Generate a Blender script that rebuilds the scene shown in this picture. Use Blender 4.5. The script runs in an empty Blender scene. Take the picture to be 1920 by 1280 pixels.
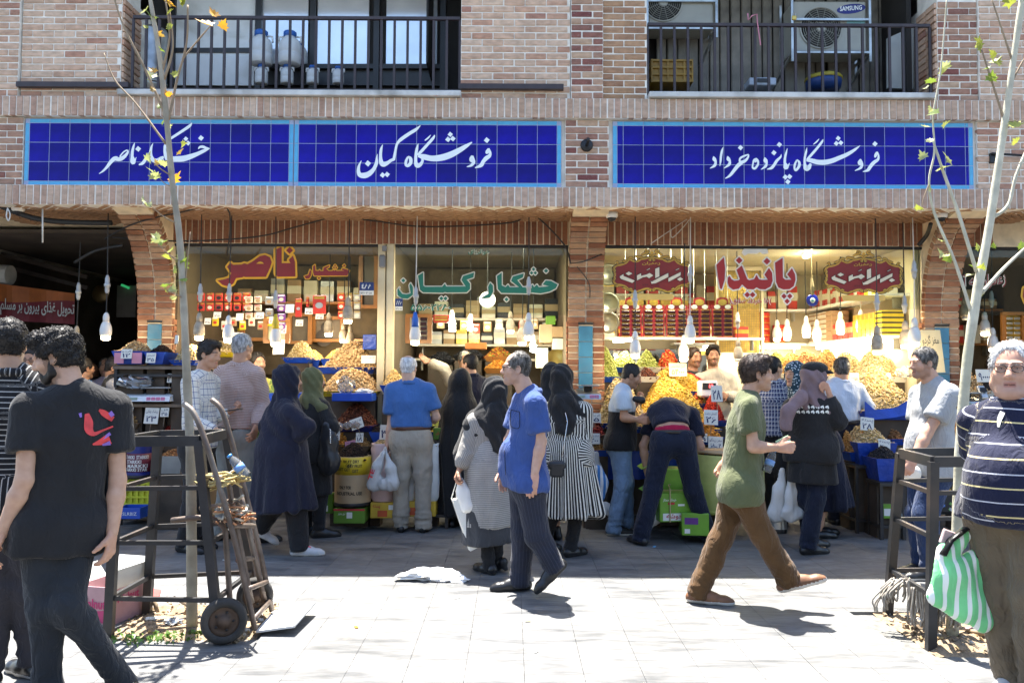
import bpy,math,random
import numpy as np
from mathutils import Vector,Matrix,geometry
sc=bpy.context.scene
COL=sc.collection
PI=math.pi
R=random.Random(7)
NR=np.random.RandomState(11)
FPX=1500.0
cam=bpy.data.cameras.new('camera')
cam.sensor_width=36.0;cam.lens=36.0*FPX/1920.0
cam.clip_start=0.05;cam.clip_end=500
camo=bpy.data.objects.new('camera',cam);COL.objects.link(camo)
PITCH=math.atan(64/FPX);ROLL=math.radians(0.27)
CM=Matrix.Rotation(PI/2+PITCH,4,'X')@Matrix.Rotation(ROLL,4,'Z')
CM=Matrix.Translation((0,0,1.5))@CM
camo.matrix_world=CM
sc.camera=camo
world=bpy.data.worlds.new('World');sc.world=world;world.use_nodes=True
wn=world.node_tree;bg=wn.nodes['Background']
sky=wn.nodes.new('ShaderNodeTexSky');sky.sky_type='NISHITA';sky.sun_disc=False
SUN=Vector((-0.115,0.262,0.958)).normalized()
sky.sun_elevation=math.asin(SUN.z);sky.sun_rotation=math.atan2(SUN.x,SUN.y)
wn.links.new(sky.outputs[0],bg.inputs[0]);bg.inputs[1].default_value=0.085
sl=bpy.data.lights.new('sun','SUN');sl.energy=4.4;sl.angle=math.radians(0.5);sl.color=(1,0.955,0.88)
so=bpy.data.objects.new('sun',sl);COL.objects.link(so)
so.matrix_world=Matrix.Translation((-3,6,20))@SUN.to_track_quat('Z','Y').to_matrix().to_4x4()
vs=sc.view_settings
vs.view_transform='Standard';vs.look='None';vs.gamma=1;vs.use_curve_mapping=False
vs.exposure=2.42
cy=sc.cycles
cy.use_denoising=True
cy.max_bounces=8;cy.diffuse_bounces=4;cy.glossy_bounces=4;cy.transmission_bounces=6;cy.transparent_max_bounces=12
cy.sample_clamp_indirect=4.0
cy.caustics_reflective=False;cy.caustics_refractive=False
def U(px,py,Y):
 """the point of the vertical plane y = Y that is seen at picture point (px, py)"""
 v=CM.to_3x3()@Vector(((px-960)/FPX,(640-py)/FPX,-1))
 return Vector((0,0,1.5))+v*(Y/v.y)
def G(px,py):
 v=CM.to_3x3()@Vector(((px-960)/FPX,(640-py)/FPX,-1))
 return Vector((0,0,1.5))+v*(-1.5/v.z)
WLOC={}
def wl(o):return WLOC.get(o.name,Vector((0,0,0)))if o else Vector((0,0,0))
def tag(o,label=None,cat=None,group=None,kind=None):
 if label:o['label']=label
 if cat:o['category']=cat
 if group:o['group']=group
 if kind:o['kind']=kind
 return o
def thing(name,label,cat,loc=(0,0,0),group=None):
 o=bpy.data.objects.new(name,None);COL.objects.link(o)
 o.empty_display_size=0.05
 o.location=loc;WLOC[o.name]=Vector(loc)
 return tag(o,label,cat,group)
def link(name,me,parent=None,loc=None):
 o=bpy.data.objects.new(name,me);COL.objects.link(o)
 if parent:o.parent=parent
 if loc is not None:o.location=loc
 WLOC[o.name]=wl(parent)+(Vector(loc)if loc is not None else Vector((0,0,0)))
 return o
def copy_thing(root,loc,label=None):
 r=root.copy();COL.objects.link(r);r.location=loc;WLOC[r.name]=Vector(loc)
 if label:r['label']=label
 for ch in list(root.children):
  c=ch.copy();COL.objects.link(c);c.parent=r
  for g in list(ch.children):
   d=g.copy();COL.objects.link(d);d.parent=c
 return r
class MB:
 def __init__(s):s.v=[];s.f=[];s.m=[];s.n=0;s.c=None
 def add(s,v,f,mi=0):
  v=[tuple(p)for p in v]
  s.v+=v
  s.f+=[tuple(i+s.n for i in q)for q in f]
  s.m+=[mi]*len(f);s.n+=len(v);return s
 def box(s,c,d,rot=None,mi=0,bev=0.0):
  x,y,z=(k/2 for k in d)
  if bev:
   b=min(bev,x*.9,y*.9,z*.9)
   vs=[]
   for sx in(-1,1):
    for sy in(-1,1):
     for sz in(-1,1):
      vs+=[(sx*(x-b),sy*(y-b),sz*z),(sx*(x-b),sy*y,sz*(z-b)),(sx*x,sy*(y-b),sz*(z-b))]
   I=lambda a,b_,c_,k:((a*2+b_)*2+c_)*3+k
   fs=[]
   for z_ in(0,1):fs.append((I(0,0,z_,0),I(1,0,z_,0),I(1,1,z_,0),I(0,1,z_,0))[::1 if z_ else-1])
   for y_ in(0,1):fs.append((I(0,y_,0,1),I(1,y_,0,1),I(1,y_,1,1),I(0,y_,1,1))[::-1 if y_ else 1])
   for x_ in(0,1):fs.append((I(x_,0,0,2),I(x_,1,0,2),I(x_,1,1,2),I(x_,0,1,2))[::1 if x_ else-1])
   for a in(0,1):
    for b_ in(0,1):
     fs.append((I(0,a,b_,0),I(0,a,b_,1),I(1,a,b_,1),I(1,a,b_,0))[::1 if a!=b_ else-1])
     fs.append((I(a,0,b_,0),I(a,0,b_,2),I(a,1,b_,2),I(a,1,b_,0))[::-1 if a!=b_ else 1])
     fs.append((I(a,b_,0,1),I(a,b_,0,2),I(a,b_,1,2),I(a,b_,1,1))[::1 if a!=b_ else-1])
     for c_ in(0,1):
      fs.append((I(a,b_,c_,0),I(a,b_,c_,1),I(a,b_,c_,2))[::1 if(a+b_+c_)%2 else-1])
  else:
   vs=[(sx*x,sy*y,sz*z)for sx in(-1,1)for sy in(-1,1)for sz in(-1,1)]
   fs=[(0,1,3,2),(4,6,7,5),(0,4,5,1),(2,3,7,6),(0,2,6,4),(1,5,7,3)]
  c=Vector(c)
  vs=[(rot@Vector(p)if rot else Vector(p))+c for p in vs]
  return s.add(vs,fs,mi)
 def bar(s,a,b,w,h=None,mi=0,up=(0,0,1)):
  """a square bar from a to b, w wide, h deep"""
  a=Vector(a);b=Vector(b);d=b-a;h=h or w
  z=d.normalized();u=Vector(up)
  if abs(z.dot(u))>.95:u=Vector((1,0,0))
  x=u.cross(z).normalized();y=z.cross(x)
  m=Matrix((x,y,z)).transposed()
  return s.box((a+b)/2,(w,h,d.length),m,mi)
 def tube(s,pts,r,n=8,mi=0,cap=True,flat=1.0):
  pts=[Vector(p)for p in pts];N=len(pts)
  rs=[r]*N if not hasattr(r,'__len__')else list(r)
  vs=[];t0=None;x=None
  for i,p in enumerate(pts):
   t=(pts[min(i+1,N-1)]-pts[max(i-1,0)])
   t=t.normalized()if t.length>1e-9 else Vector((0,0,1))
   if x is None:
    u=Vector((0,1,0))if abs(t.y)<.9 else Vector((1,0,0))
    x=(u-t*u.dot(t)).normalized()
   else:
    x=x-t*x.dot(t);x.normalize()
   y=t.cross(x)
   for k in range(n):
    a=2*PI*k/n
    vs.append(p+(x*math.cos(a)*flat+y*math.sin(a))*rs[i])
  fs=[]
  for i in range(N-1):
   for k in range(n):
    k2=(k+1)%n
    fs.append((i*n+k,i*n+k2,(i+1)*n+k2,(i+1)*n+k))
  if cap:fs+=[tuple(range(n))[::-1],tuple(range((N-1)*n,N*n))]
  return s.add(vs,fs,mi)
 def lathe(s,prof,n=16,o=(0,0,0),mi=0,sx=1,sy=1,mat=None,cap=True):
  o=Vector(o);vs=[]
  for r,z in prof:
   for k in range(n):
    a=2*PI*k/n
    p=Vector((r*math.cos(a)*sx,r*math.sin(a)*sy,z))
    vs.append((mat@p if mat else p)+o)
  fs=[]
  for i in range(len(prof)-1):
   for k in range(n):
    k2=(k+1)%n
    fs.append((i*n+k,i*n+k2,(i+1)*n+k2,(i+1)*n+k))
  if prof[0]==prof[-1]:cap=False
  if cap and prof[0][0]>1e-5:fs.append(tuple(range(n))[::-1])
  if cap and prof[-1][0]>1e-5:fs.append(tuple(range((len(prof)-1)*n,len(prof)*n)))
  return s.add(vs,fs,mi)
 def quad(s,a,b,c,d,mi=0):return s.add([a,b,c,d],[(0,1,2,3)],mi)
 def build(s,name,mats,parent=None,smooth=False,col=None,me_only=False):
  L=wl(parent)
  me=bpy.data.meshes.new(name)
  me.from_pydata([(p[0]-L.x,p[1]-L.y,p[2]-L.z)for p in s.v],[],s.f)
  if not isinstance(mats,(list,tuple)):mats=[mats]
  for m in mats:me.materials.append(m)
  if len(mats)>1:me.polygons.foreach_set('material_index',s.m)
  if smooth:me.polygons.foreach_set('use_smooth',[True]*len(me.polygons))
  if col is not None:
   a=me.color_attributes.new('Col','FLOAT_COLOR','POINT')
   a.data.foreach_set('color',np.asarray(col,np.float32).ravel())
  me.update()
  if me_only:return me
  return link(name,me,parent)
MATS={}
def srgb(h):
 if isinstance(h,str):
  h=h.lstrip('#');c=[int(h[i:i+2],16)/255 for i in(0,2,4)]
  return tuple(x/12.92 if x<=.04045 else((x+.055)/1.055)**2.4 for x in c)
 return tuple(h[:3])
def nmat(name):
 m=bpy.data.materials.new(name);m.use_nodes=True
 nt=m.node_tree;return m,nt,nt.nodes['Principled BSDF'],nt.nodes,nt.links
def noise(nt,scale,detail=4,coord='Object',stretch=None,dist=0):
 tc=nt.nodes.new('ShaderNodeTexCoord')
 n=nt.nodes.new('ShaderNodeTexNoise');n.inputs['Scale'].default_value=scale;n.inputs['Detail'].default_value=detail
 n.inputs['Distortion'].default_value=dist
 src=tc.outputs[coord]if coord!='World' else nt.nodes.new('ShaderNodeNewGeometry').outputs['Position']
 if stretch:
  mp=nt.nodes.new('ShaderNodeMapping');mp.inputs['Scale'].default_value=stretch
  nt.links.new(src,mp.inputs[0]);src=mp.outputs[0]
 nt.links.new(src,n.inputs['Vector']);return n
def ramp(nt,src,stops):
 r=nt.nodes.new('ShaderNodeValToRGB');e=r.color_ramp.elements
 while len(e)<len(stops):e.new(0.5)
 for i,(p,c)in enumerate(stops):
  e[i].position=p;e[i].color=(*srgb(c),1)if not isinstance(c,float)else(c,c,c,1)
 nt.links.new(src,r.inputs[0]);return r
def mixc(nt,a,b,f,mode='MIX'):
 m=nt.nodes.new('ShaderNodeMix');m.data_type='RGBA';m.blend_type=mode
 for k,v in((0,f),(6,a),(7,b)):
  if hasattr(v,'is_linked')or hasattr(v,'links'):nt.links.new(v,m.inputs[k])
  elif k==0:m.inputs[k].default_value=v
  else:m.inputs[k].default_value=(*srgb(v),1)
 return m.outputs[2]
def bumpn(nt,p,h,strength=.3,dist=.01):
 b=nt.nodes.new('ShaderNodeBump');b.inputs['Strength'].default_value=strength;b.inputs['Distance'].default_value=dist
 nt.links.new(h,b.inputs['Height']);nt.links.new(b.outputs[0],p.inputs['Normal']);return b
def M(name,col,rough=.6,var=.18,scale=6,bump=.15,bscale=60,metal=0,rnd=0.0,dirt=None,spec=.5,bdist=.004):
 """a plain worn surface: colour broken up by noise, fine relief, a little change from object to object"""
 if name in MATS:return MATS[name]
 m,nt,p,N,L=nmat(name)
 c=srgb(col)
 n=noise(nt,scale,5)
 lo=tuple(x*(1-var)for x in c);hi=tuple(min(1,x*(1+var))for x in c)
 r=ramp(nt,n.outputs[0],[(.3,lo),(.7,hi)])
 out=r.outputs[0]
 if dirt:
  n2=noise(nt,2.3,6,dist=.6)
  r2=ramp(nt,n2.outputs[0],[(.48,0.0),(.72,1.0)])
  out=mixc(nt,out,dirt,r2.outputs[0])
 if rnd:
  oi=N.new('ShaderNodeObjectInfo')
  r3=ramp(nt,oi.outputs['Random'],[(0,1-rnd),(1,1+rnd*.0+.0)])
  out=mixc(nt,out,r3.outputs[0],1.0,'MULTIPLY')
 L.new(out,p.inputs['Base Color'])
 p.inputs['Roughness'].default_value=rough;p.inputs['Metallic'].default_value=metal
 p.inputs['Specular IOR Level'].default_value=spec
 if bump:bumpn(nt,p,noise(nt,bscale,3).outputs[0],bump,bdist)
 MATS[name]=m;return m
def Memit(name,col,s):
 if name in MATS:return MATS[name]
 m,nt,p,N,L=nmat(name)
 p.inputs['Base Color'].default_value=(*srgb(col),1);p.inputs['Emission Color'].default_value=(*srgb(col),1)
 p.inputs['Emission Strength'].default_value=s;MATS[name]=m;return m
def Mattr(name,rough=.7,attr='Col',spec=.4,bump=.0,sub=0.0):
 if name in MATS:return MATS[name]
 m,nt,p,N,L=nmat(name)
 a=N.new('ShaderNodeAttribute');a.attribute_name=attr
 n=noise(nt,35,3);r=ramp(nt,n.outputs[0],[(.3,.86),(.7,1.0)])
 L.new(mixc(nt,a.outputs['Color'],r.outputs[0],1.0,'MULTIPLY'),p.inputs['Base Color'])
 p.inputs['Roughness'].default_value=rough;p.inputs['Specular IOR Level'].default_value=spec
 if bump:bumpn(nt,p,noise(nt,240,2).outputs[0],bump,.002)
 if sub:p.inputs['Subsurface Weight'].default_value=sub;p.inputs['Subsurface Radius'].default_value=(.012,.005,.003)
 MATS[name]=m;return m
def Mglass(name,tint=(1,1,1),rough=0.02,alpha=.12):
 """window glass or clear plastic: mostly see-through, reflecting by angle"""
 if name in MATS:return MATS[name]
 m,nt,p,N,L=nmat(name)
 tr=N.new('ShaderNodeBsdfTransparent');tr.inputs[0].default_value=(*tint,1)
 gl=N.new('ShaderNodeBsdfGlossy');gl.inputs['Roughness'].default_value=rough
 df=N.new('ShaderNodeBsdfDiffuse');df.inputs[0].default_value=(.5,.5,.48,1)
 fr=N.new('ShaderNodeFresnel');fr.inputs[0].default_value=1.3
 m1=N.new('ShaderNodeMixShader');m1.inputs[0].default_value=alpha
 L.new(tr.outputs[0],m1.inputs[1]);L.new(df.outputs[0],m1.inputs[2])
 m2=N.new('ShaderNodeMixShader');L.new(fr.outputs[0],m2.inputs[0])
 L.new(m1.outputs[0],m2.inputs[1]);L.new(gl.outputs[0],m2.inputs[2])
 L.new(m2.outputs[0],N['Material Output'].inputs[0]);MATS[name]=m;return m
_AR={}
def _reg(s,base,n):
 for i,ch in enumerate(s):pass
for ch,b,n in(('ا',0xFE8D,2),('ب',0xFE8F,4),('پ',0xFB56,4),('ت',0xFE95,4),('ث',0xFE99,4),('ج',0xFE9D,4),('چ',0xFB7A,4),('ح',0xFEA1,4),('خ',0xFEA5,4),('د',0xFEA9,2),('ذ',0xFEAB,2),('ر',0xFEAD,2),('ز',0xFEAF,2),('س',0xFEB1,4),('ش',0xFEB5,4),('ص',0xFEB9,4),('ط',0xFEC1,4),('ع',0xFEC9,4),('غ',0xFECD,4),('ف',0xFED1,4),('ق',0xFED5,4),('ک',0xFB8E,4),('گ',0xFB92,4),('ل',0xFEDD,4),('م',0xFEE1,4),('ن',0xFEE5,4),('ه',0xFEE9,4),('و',0xFEED,2),('ی',0xFBFC,4),('آ',0xFE81,2)):
 _AR[ch]=(b,n)
def shape_fa(s):
 out=[]
 for i,ch in enumerate(s):
  if ch not in _AR:out.append(ch);continue
  b,n=_AR[ch]
  pj=i>0 and s[i-1]in _AR and _AR[s[i-1]][1]==4
  nj=n==4 and i+1<len(s)and s[i+1]in _AR
  k=(3 if nj else 1)if pj else(2 if nj else 0)
  out.append(chr(b+k))
 r=[];num=''
 for ch in reversed(out):
  if ch in '۰۱۲۳۴۵۶۷۸۹٤0123456789.,':num=ch+num
  else:r.append(num);num='';r.append(ch)
 r.append(num)
 return ''.join(r)
_TX={}
def text_geo(s,fa=False,bold=0.0):
 key=(s,fa,bold)
 if key in _TX:return _TX[key]
 c=bpy.data.curves.new('t','FONT');c.body=shape_fa(s)if fa else s;c.size=1;c.offset=bold
 c.resolution_u=2;c.fill_mode='FRONT'
 o=bpy.data.objects.new('t',c);COL.objects.link(o)
 dg=bpy.context.evaluated_depsgraph_get();e=o.evaluated_get(dg);me=e.to_mesh()
 v=np.zeros(len(me.vertices)*3);me.vertices.foreach_get('co',v);v=v.reshape(-1,3)
 f=[tuple(p.vertices)for p in me.polygons]
 e.to_mesh_clear();bpy.data.objects.remove(o);bpy.data.curves.remove(c)
 if len(v):
  v[:,0]-=v[:,0].min();w=v[:,0].max();v[:,1]-=v[:,1].min();h=v[:,1].max()
 else:w=h=1
 _TX[key]=(v,f,w,h);return _TX[key]
def put_text(mb,s,o,ux,uy,w,h,mi=0,fa=False,bold=0.0):
 """text s filling the w x h box whose lower-left corner is o, along ux / uy"""
 v,f,tw,th=text_geo(s,fa,bold)
 if not len(v):return
 o=Vector(o);ux=Vector(ux).normalized();uy=Vector(uy).normalized()
 mb.add([o+ux*(p[0]/tw*w)+uy*(p[1]/th*h)for p in v],f,mi)
def tess(poly):
 tr=geometry.tessellate_polygon([[Vector((p[0],p[1],0))for p in poly]])
 return[tuple(t)for t in tr]
def face_front(mb0,i0):
 pass
def spline(pts,n=5):
 P=[np.array(p,float)for p in pts]
 if len(P)<3:return P
 out=[]
 for i in range(len(P)-1):
  p0=P[max(i-1,0)];p1=P[i];p2=P[i+1];p3=P[min(i+2,len(P)-1)]
  for k in range(n):
   t=k/n
   out.append(.5*((2*p1)+(-p0+p2)*t+(2*p0-5*p1+4*p2-p3)*t*t+(-p0+3*p1-3*p2+p3)*t**3))
 out.append(P[-1]);return out
class Ink:
 """lettering drawn in picture units on the plane y = Y and turned into thin flat geometry"""
 def __init__(s,Y,x0=0,y0=0,k=1.0):s.Y=Y;s.x0=x0;s.y0=y0;s.k=k;s.mb=MB();s.z=0
 def _p(s,x,y,lift):return U(s.x0+x/s.k,s.y0+y/s.k,s.Y-lift)
 def poly(s,pts,mi=0,lift=0.0):
  s.z+=1;l=lift+s.z*4e-5
  s.mb.add([s._p(x,y,l)for x,y in pts],tess([(p[0],-p[1])for p in pts]),mi)
 def stroke(s,pts,mi=0,lift=0.0,n=5,closed=False):
  """pen stroke: points (x, y, width)"""
  P=spline(pts,n)if n>1 else[np.array(p,float)for p in pts]
  s.z+=1;l=lift+s.z*4e-5;L=[];Rr=[]
  for i,p in enumerate(P):
   t=P[min(i+1,len(P)-1)][:2]-P[max(i-1,0)][:2]
   t=t/(np.linalg.norm(t)+1e-9);nn=np.array((-t[1],t[0]))*p[2]/2
   L.append(p[:2]+nn);Rr.append(p[:2]-nn)
  vs=[s._p(*q,l)for q in L]+[s._p(*q,l)for q in Rr];N=len(P)
  s.mb.add(vs,[(i,i+1,N+i+1,N+i)for i in range(N-1)],mi)
 def dot(s,x,y,r,mi=0,lift=0.0,a=1.0):
  s.poly([(x-r,y+r*.1),(x-r*.1,y-r*a),(x+r,y-r*.1),(x+r*.1,y+r*a)],mi,lift)
 def edge(s,pts,w,mi=0,lift=0.0):
  """an even outline of width w round a closed polygon"""
  N=len(pts)
  for i in range(N):
   a=pts[i];b=pts[(i+1)%N]
   s.stroke([(a[0],a[1],w*2),(b[0],b[1],w*2)],mi,lift,n=1)
   s.poly([(a[0]+w*math.cos(k*PI/4),a[1]+w*math.sin(k*PI/4))for k in range(8)],mi,lift)
   # ================================================================ the ground
def brickmat(name,stops,white=.35,seed=0.0,warm=None):
 m,nt,p,N,L=nmat(name)
 oi=N.new('ShaderNodeObjectInfo')
 r=ramp(nt,oi.outputs['Random'],stops);r.color_ramp.interpolation='LINEAR'
 n=noise(nt,14,6,'World',(1,1,2.2));n2=noise(nt,60,4,'World')
 r1=ramp(nt,n.outputs[0],[(.3,.72),(.7,1.12)])
 c=mixc(nt,r.outputs[0],r1.outputs[0],1.0,'MULTIPLY')
 r2=ramp(nt,n2.outputs[0],[(.56,0.0),(.8,white)])
 c=mixc(nt,c,(.5,.44,.38),r2.outputs[0])
 n3=noise(nt,1.1,5,'World',dist=.8)
 r3=ramp(nt,n3.outputs[0],[(.35,.9),(.65,1.0)])
 c=mixc(nt,c,r3.outputs[0],1.0,'MULTIPLY')
 L.new(c,p.inputs['Base Color']);p.inputs['Roughness'].default_value=.85;p.inputs['Specular IOR Level'].default_value=.25
 bumpn(nt,p,n2.outputs[0],.5,.004)
 return m
mBrick=brickmat('brick_tan',[(0,(.58,.36,.245)),(.2,(.64,.43,.30)),(.45,(.70,.50,.36)),(.75,(.62,.40,.275)),(.92,(.54,.30,.20)),(1,(.42,.21,.15))])
mBrickP=brickmat('brick_maroon',[(0,(.50,.32,.22)),(.3,(.44,.25,.17)),(.5,(.24,.085,.07)),(.7,(.56,.38,.25)),(1,(.2,.065,.06))])
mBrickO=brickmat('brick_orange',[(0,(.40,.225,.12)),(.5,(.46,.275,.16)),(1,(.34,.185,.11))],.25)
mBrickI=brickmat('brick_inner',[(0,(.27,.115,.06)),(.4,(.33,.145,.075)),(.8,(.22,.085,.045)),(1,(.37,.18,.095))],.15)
mBrickS=brickmat('brick_soldier',[(0,(.50,.33,.23)),(.3,(.59,.42,.31)),(.6,(.54,.37,.265)),(.85,(.47,.29,.21)),(1,(.64,.47,.35))],.45)
mMortar=M('white_mortar',(.80,.75,.66),.95,.16,9,.4,90,bdist=.003)
mMortarW=M('warm_mortar',(.72,.60,.42),.95,.16,9,.4,90)
mConc=M('concrete',(.42,.40,.37),.9,.2,4,.3,40)
mSteel=M('dark_brown_steel',(.035,.022,.024),.45,.25,12,.1,50)
mStone=M('pale_sill_stone',(.55,.54,.51),.6,.2,5,.15,40,dirt=(.25,.23,.2))
mPlaster=M('cream_plaster',(.62,.55,.42),.8,.12,3,.15,30)
mWhite=M('white_board',(.74,.73,.68),.6,.06,3,.08,30)
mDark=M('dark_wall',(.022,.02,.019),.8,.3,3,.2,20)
def slabmat():
 m,nt,p,N,L=nmat('pavement_stone')
 n=noise(nt,3.2,8,'World',(.55,2.4,1),.4);n2=noise(nt,.5,5,'World');n3=noise(nt,26,6,'World',(.35,1.6,1))
 r=ramp(nt,n.outputs[0],[(.3,(.082,.086,.092)),(.5,(.158,.157,.155)),(.72,(.205,.202,.196))])
 oi=N.new('ShaderNodeObjectInfo');ro=ramp(nt,oi.outputs['Random'],[(0,.97),(1,1.0)])
 c=mixc(nt,r.outputs[0],ro.outputs[0],1.0,'MULTIPLY')
 r2=ramp(nt,n3.outputs[0],[(.42,1.0),(.60,.6)])
 c=mixc(nt,c,r2.outputs[0],.7,'MULTIPLY')
 r3=ramp(nt,n2.outputs[0],[(.36,.78),(.62,1.0)]);c=mixc(nt,c,r3.outputs[0],1.0,'MULTIPLY')
 n4=noise(nt,9,3,'World');r4=ramp(nt,n4.outputs[0],[(.68,0.0),(.78,.5)]);c=mixc(nt,c,(.16,.135,.11),r4.outputs[0])
 L.new(c,p.inputs['Base Color'])
 rr=ramp(nt,n.outputs[0],[(.3,.5),(.7,.78)]);L.new(rr.outputs[0],p.inputs['Roughness'])
 bumpn(nt,p,n3.outputs[0],.35,.003);return m
mSlab=slabmat()
mJoint=M('pavement_joint',(.13,.128,.12),.95,.3,20,.3,80)
mSoil=M('dry_soil',(.24,.175,.11),.95,.35,14,.9,60,bdist=.02)
mAsph=M('asphalt',(.06,.06,.058),.9,.3,8,.4,120)
SOIL=[(-2.36,-1.46,4.52,5.32),(2.32,3.3,4.42,5.2)]
ground=MB();ground.quad((-60,-60,-.06),(60,-60,-.06),(60,60,-.06),(-60,60,-.06))
tag(ground.build('ground',mAsph),kind='structure')
pv=MB();pv.box((0,5.9,-.035),(14.6,19,.03));pave=pv.build('pavement',mJoint);tag(pave,kind='structure')
SL=.3
def slab_mesh(k):
 mb=MB();mb.box((0,0,-.0125),(SL-.0012-.0004*k,SL-.0012,.025),bev=.0006)
 return mb.build('paving_slab',mSlab,me_only=True)
slab_me=[slab_mesh(k)for k in range(3)]
cells=[]
for j in range(46):
 y=-2+SL*(j+.5)
 off=0.15*(j%2)*0
 for i in range(-24,24):
  x=SL*(i+.5)+.07
  if any(a-.02<x<b+.02 and c-.02<y<d+.02 for a,b,c,d in SOIL):continue
  if y>11.6:continue
  cells.append((x,y))
vis=[c for c in cells if c[1]>3.55 and abs(c[0])<.655*c[1]+.1 and c[1]<8.3]
vis.sort(key=lambda c:c[1]);near=vis[:296];ns=set(near)
for x,y in near:
 o=link('paving_slab',slab_me[R.randrange(3)],pave,(x,y,R.uniform(-.0006,.0006)))
 o.rotation_euler=(R.uniform(-.001,.001),R.uniform(-.001,.001),R.choice((0,PI)))
mb=MB()
for c in cells:
 if c not in ns:
  mb.box((c[0],c[1],-.0125+R.uniform(-.001,.001)),(SL-.0016,SL-.0016,.025))
tag(mb.build('paving_slabs_beyond',mSlab,pave),kind='stuff')
def soil_patch(a,b,c,d):
 n=26;mb=MB();vs=[];fs=[]
 for j in range(n+1):
  for i in range(n+1):
   x=a+(b-a)*i/n;y=c+(d-c)*j/n
   e=min(i,j,n-i,n-j)/n
   vs.append((x,y,-.02+min(e*.25,.03)+R.uniform(-.008,.012)))
 for j in range(n):
  for i in range(n):
   fs.append((j*(n+1)+i,j*(n+1)+i+1,(j+1)*(n+1)+i+1,(j+1)*(n+1)+i))
 mb.add(vs,fs);o=mb.build('soil',mSoil,None,True);tag(o,kind='structure')
 mb=MB()
 for k in range(420):
  x=R.uniform(a+.02,b-.02);y=R.uniform(c+.02,d-.02);s=R.uniform(.004,.017)
  mb.box((x,y,R.uniform(.0,.015)),(s*R.uniform(.8,2),s*R.uniform(.8,2),s*.7),Matrix.Rotation(R.uniform(0,6),3,Vector((R.random(),R.random(),1)).normalized()),R.choice((0,0,1,2)))
 tag(mb.build('soil_debris',[mSoil,M('dry_leaf_bits',(.32,.22,.1),.8),M('pale_pebbles',(.5,.46,.4),.8)]),'crumbs of soil, pebbles and dry leaf bits under the %s tree'%('slim grey' if a<0 else 'leaning pale'),'debris',kind='stuff')
for s_ in SOIL:soil_patch(*s_)
# ================================================================ the brick building
YF=7.8
bld=thing('brick_building','tan brick shop building with two blue tiled name bands and balconies over lit nut shops','building',(0,YF,0))
_bm={}
def brick_me(w,h,mat,d=.06):
 k=(round(w,3),round(h,3),mat.name,round(d,3))
 if k not in _bm:
  L_=[]
  for q in range(3):
   mb=MB();j=lambda:R.uniform(-.0025,.0025)
   mb.box((j(),0,j()),(w+j(),d,h+j()),bev=.0035)
   L_.append(mb.build('brick',mat,me_only=True))
  _bm[k]=L_
 return R.choice(_bm[k])
def brick(name,parent,x,z,w,h,Y,mat,d=.06,tilt=None):
 o=link(name,brick_me(w,h,mat,d),parent,Vector((x,Y+d/2+R.uniform(-.003,.002),z))-wl(parent))
 if tilt is not None:o.rotation_euler=tilt
 else:o.rotation_euler=(0,R.uniform(-.006,.006),R.uniform(-.01,.01))
 return o
BW,BH,JT=.2,.055,.0125
CO=BH+JT
def bond(parent,x0,x1,z0,z1,Y,mat,off=.5,name='brick'):
 """running bond between x0..x1, z0..z1"""
 r=0;z=z0+BH/2
 while z+BH/2<z1+.01:
  x=x0-(off*(BW+JT)if r%2 else 0)
  while x<x1-.02:
   a=max(x,x0);b=min(x+BW,x1)
   if b-a>.025:brick(name,parent,(a+b)/2,z,b-a,BH,Y,mat)
   x+=BW+JT
  z+=CO;r+=1
def wallpart(name,x0,x1,z0,z1,Y,depth,mat=None,y0=None):
 mb=MB();mb.box(((x0+x1)/2,Y+.007+depth/2,(z0+z1)/2),(x1-x0,depth,z1-z0))
 return mb.build(name,mat or mMortar,bld)
ZS,ZT=4.225,6.02
def panel(x0,x1,Y,mat,depth=.38,vx0=None,vx1=None,nm='wall_panel'):
 w=wallpart(nm,x0,x1,ZS,ZT,Y,depth)
 bond(w,max(x0,-5.2)+.004,min(x1,5.2)-.004,ZS+.005,5.22,Y,mat)
 return w
panel(-6.7,-4.885,YF-.03,mBrick,nm='wall_pier')
panel(-4.875,-3.89,YF,mBrick)
panel(-.52,.565,YF,mBrick)
panel(.57,.885,YF-.04,mBrickP,nm='wall_pier')
panel(.887,1.326,YF+.01,mBrickO)
panel(4.21,4.60,YF,mBrickP)
panel(4.605,6.7,YF-.03,mBrick,nm='wall_pier')
for xj,sgn in((-3.89,1),(4.21,-1)):
 w=wallpart('jamb',xj-(.06 if sgn>0 else 0),xj+(0 if sgn>0 else.06),ZS,5.3,YF+.38,.3)
 z=ZS+.03
 while z<5.22:
  for k in range(2):
   o=brick('brick',w,xj+sgn*.001,z,.17,BH,YF+.1+k*.19-.03,mBrick,.04)
   o.rotation_euler=(0,0,PI/2);o.location.x=xj+sgn*.004;o.location.y=.1+k*.19
  z+=CO
wallpart('sign_band',-6.7,6.7,3.34,4.03,YF+.022,.3)
for x0,x1 in((-5.1,-4.825),(.515,.945),(4.575,5.1)):
 w=wallpart('band_pier',x0,x1,3.345,4.022,YF-.015,.03)
 bond(w,x0+.003,x1-.003,3.352,4.02,YF-.015,mBrickP if x0<4 else mBrick,.45)
def soldier(z0,z1,Y,xa,xb,mat,name,part,step=.0675,rows=1,mort=None,depth=.3,thick=.25):
 mb=MB();mb.box(((xa+xb)/2,Y+.008+thick/2,(z0+z1)/2),(xb-xa,thick,z1-z0-.002))
 w=mb.build(part,mort or mMortar,bld)
 x=xa+step/2
 while x<xb:
  if abs(x)<5.12:
   for r in range(rows):
    h=(z1-z0)/rows
    brick(name,w,x+R.uniform(-.003,.003),z0+h*(r+.5),.054,h-.006,Y+R.uniform(-.003,.003),mat)
  x+=step
 return w
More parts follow.
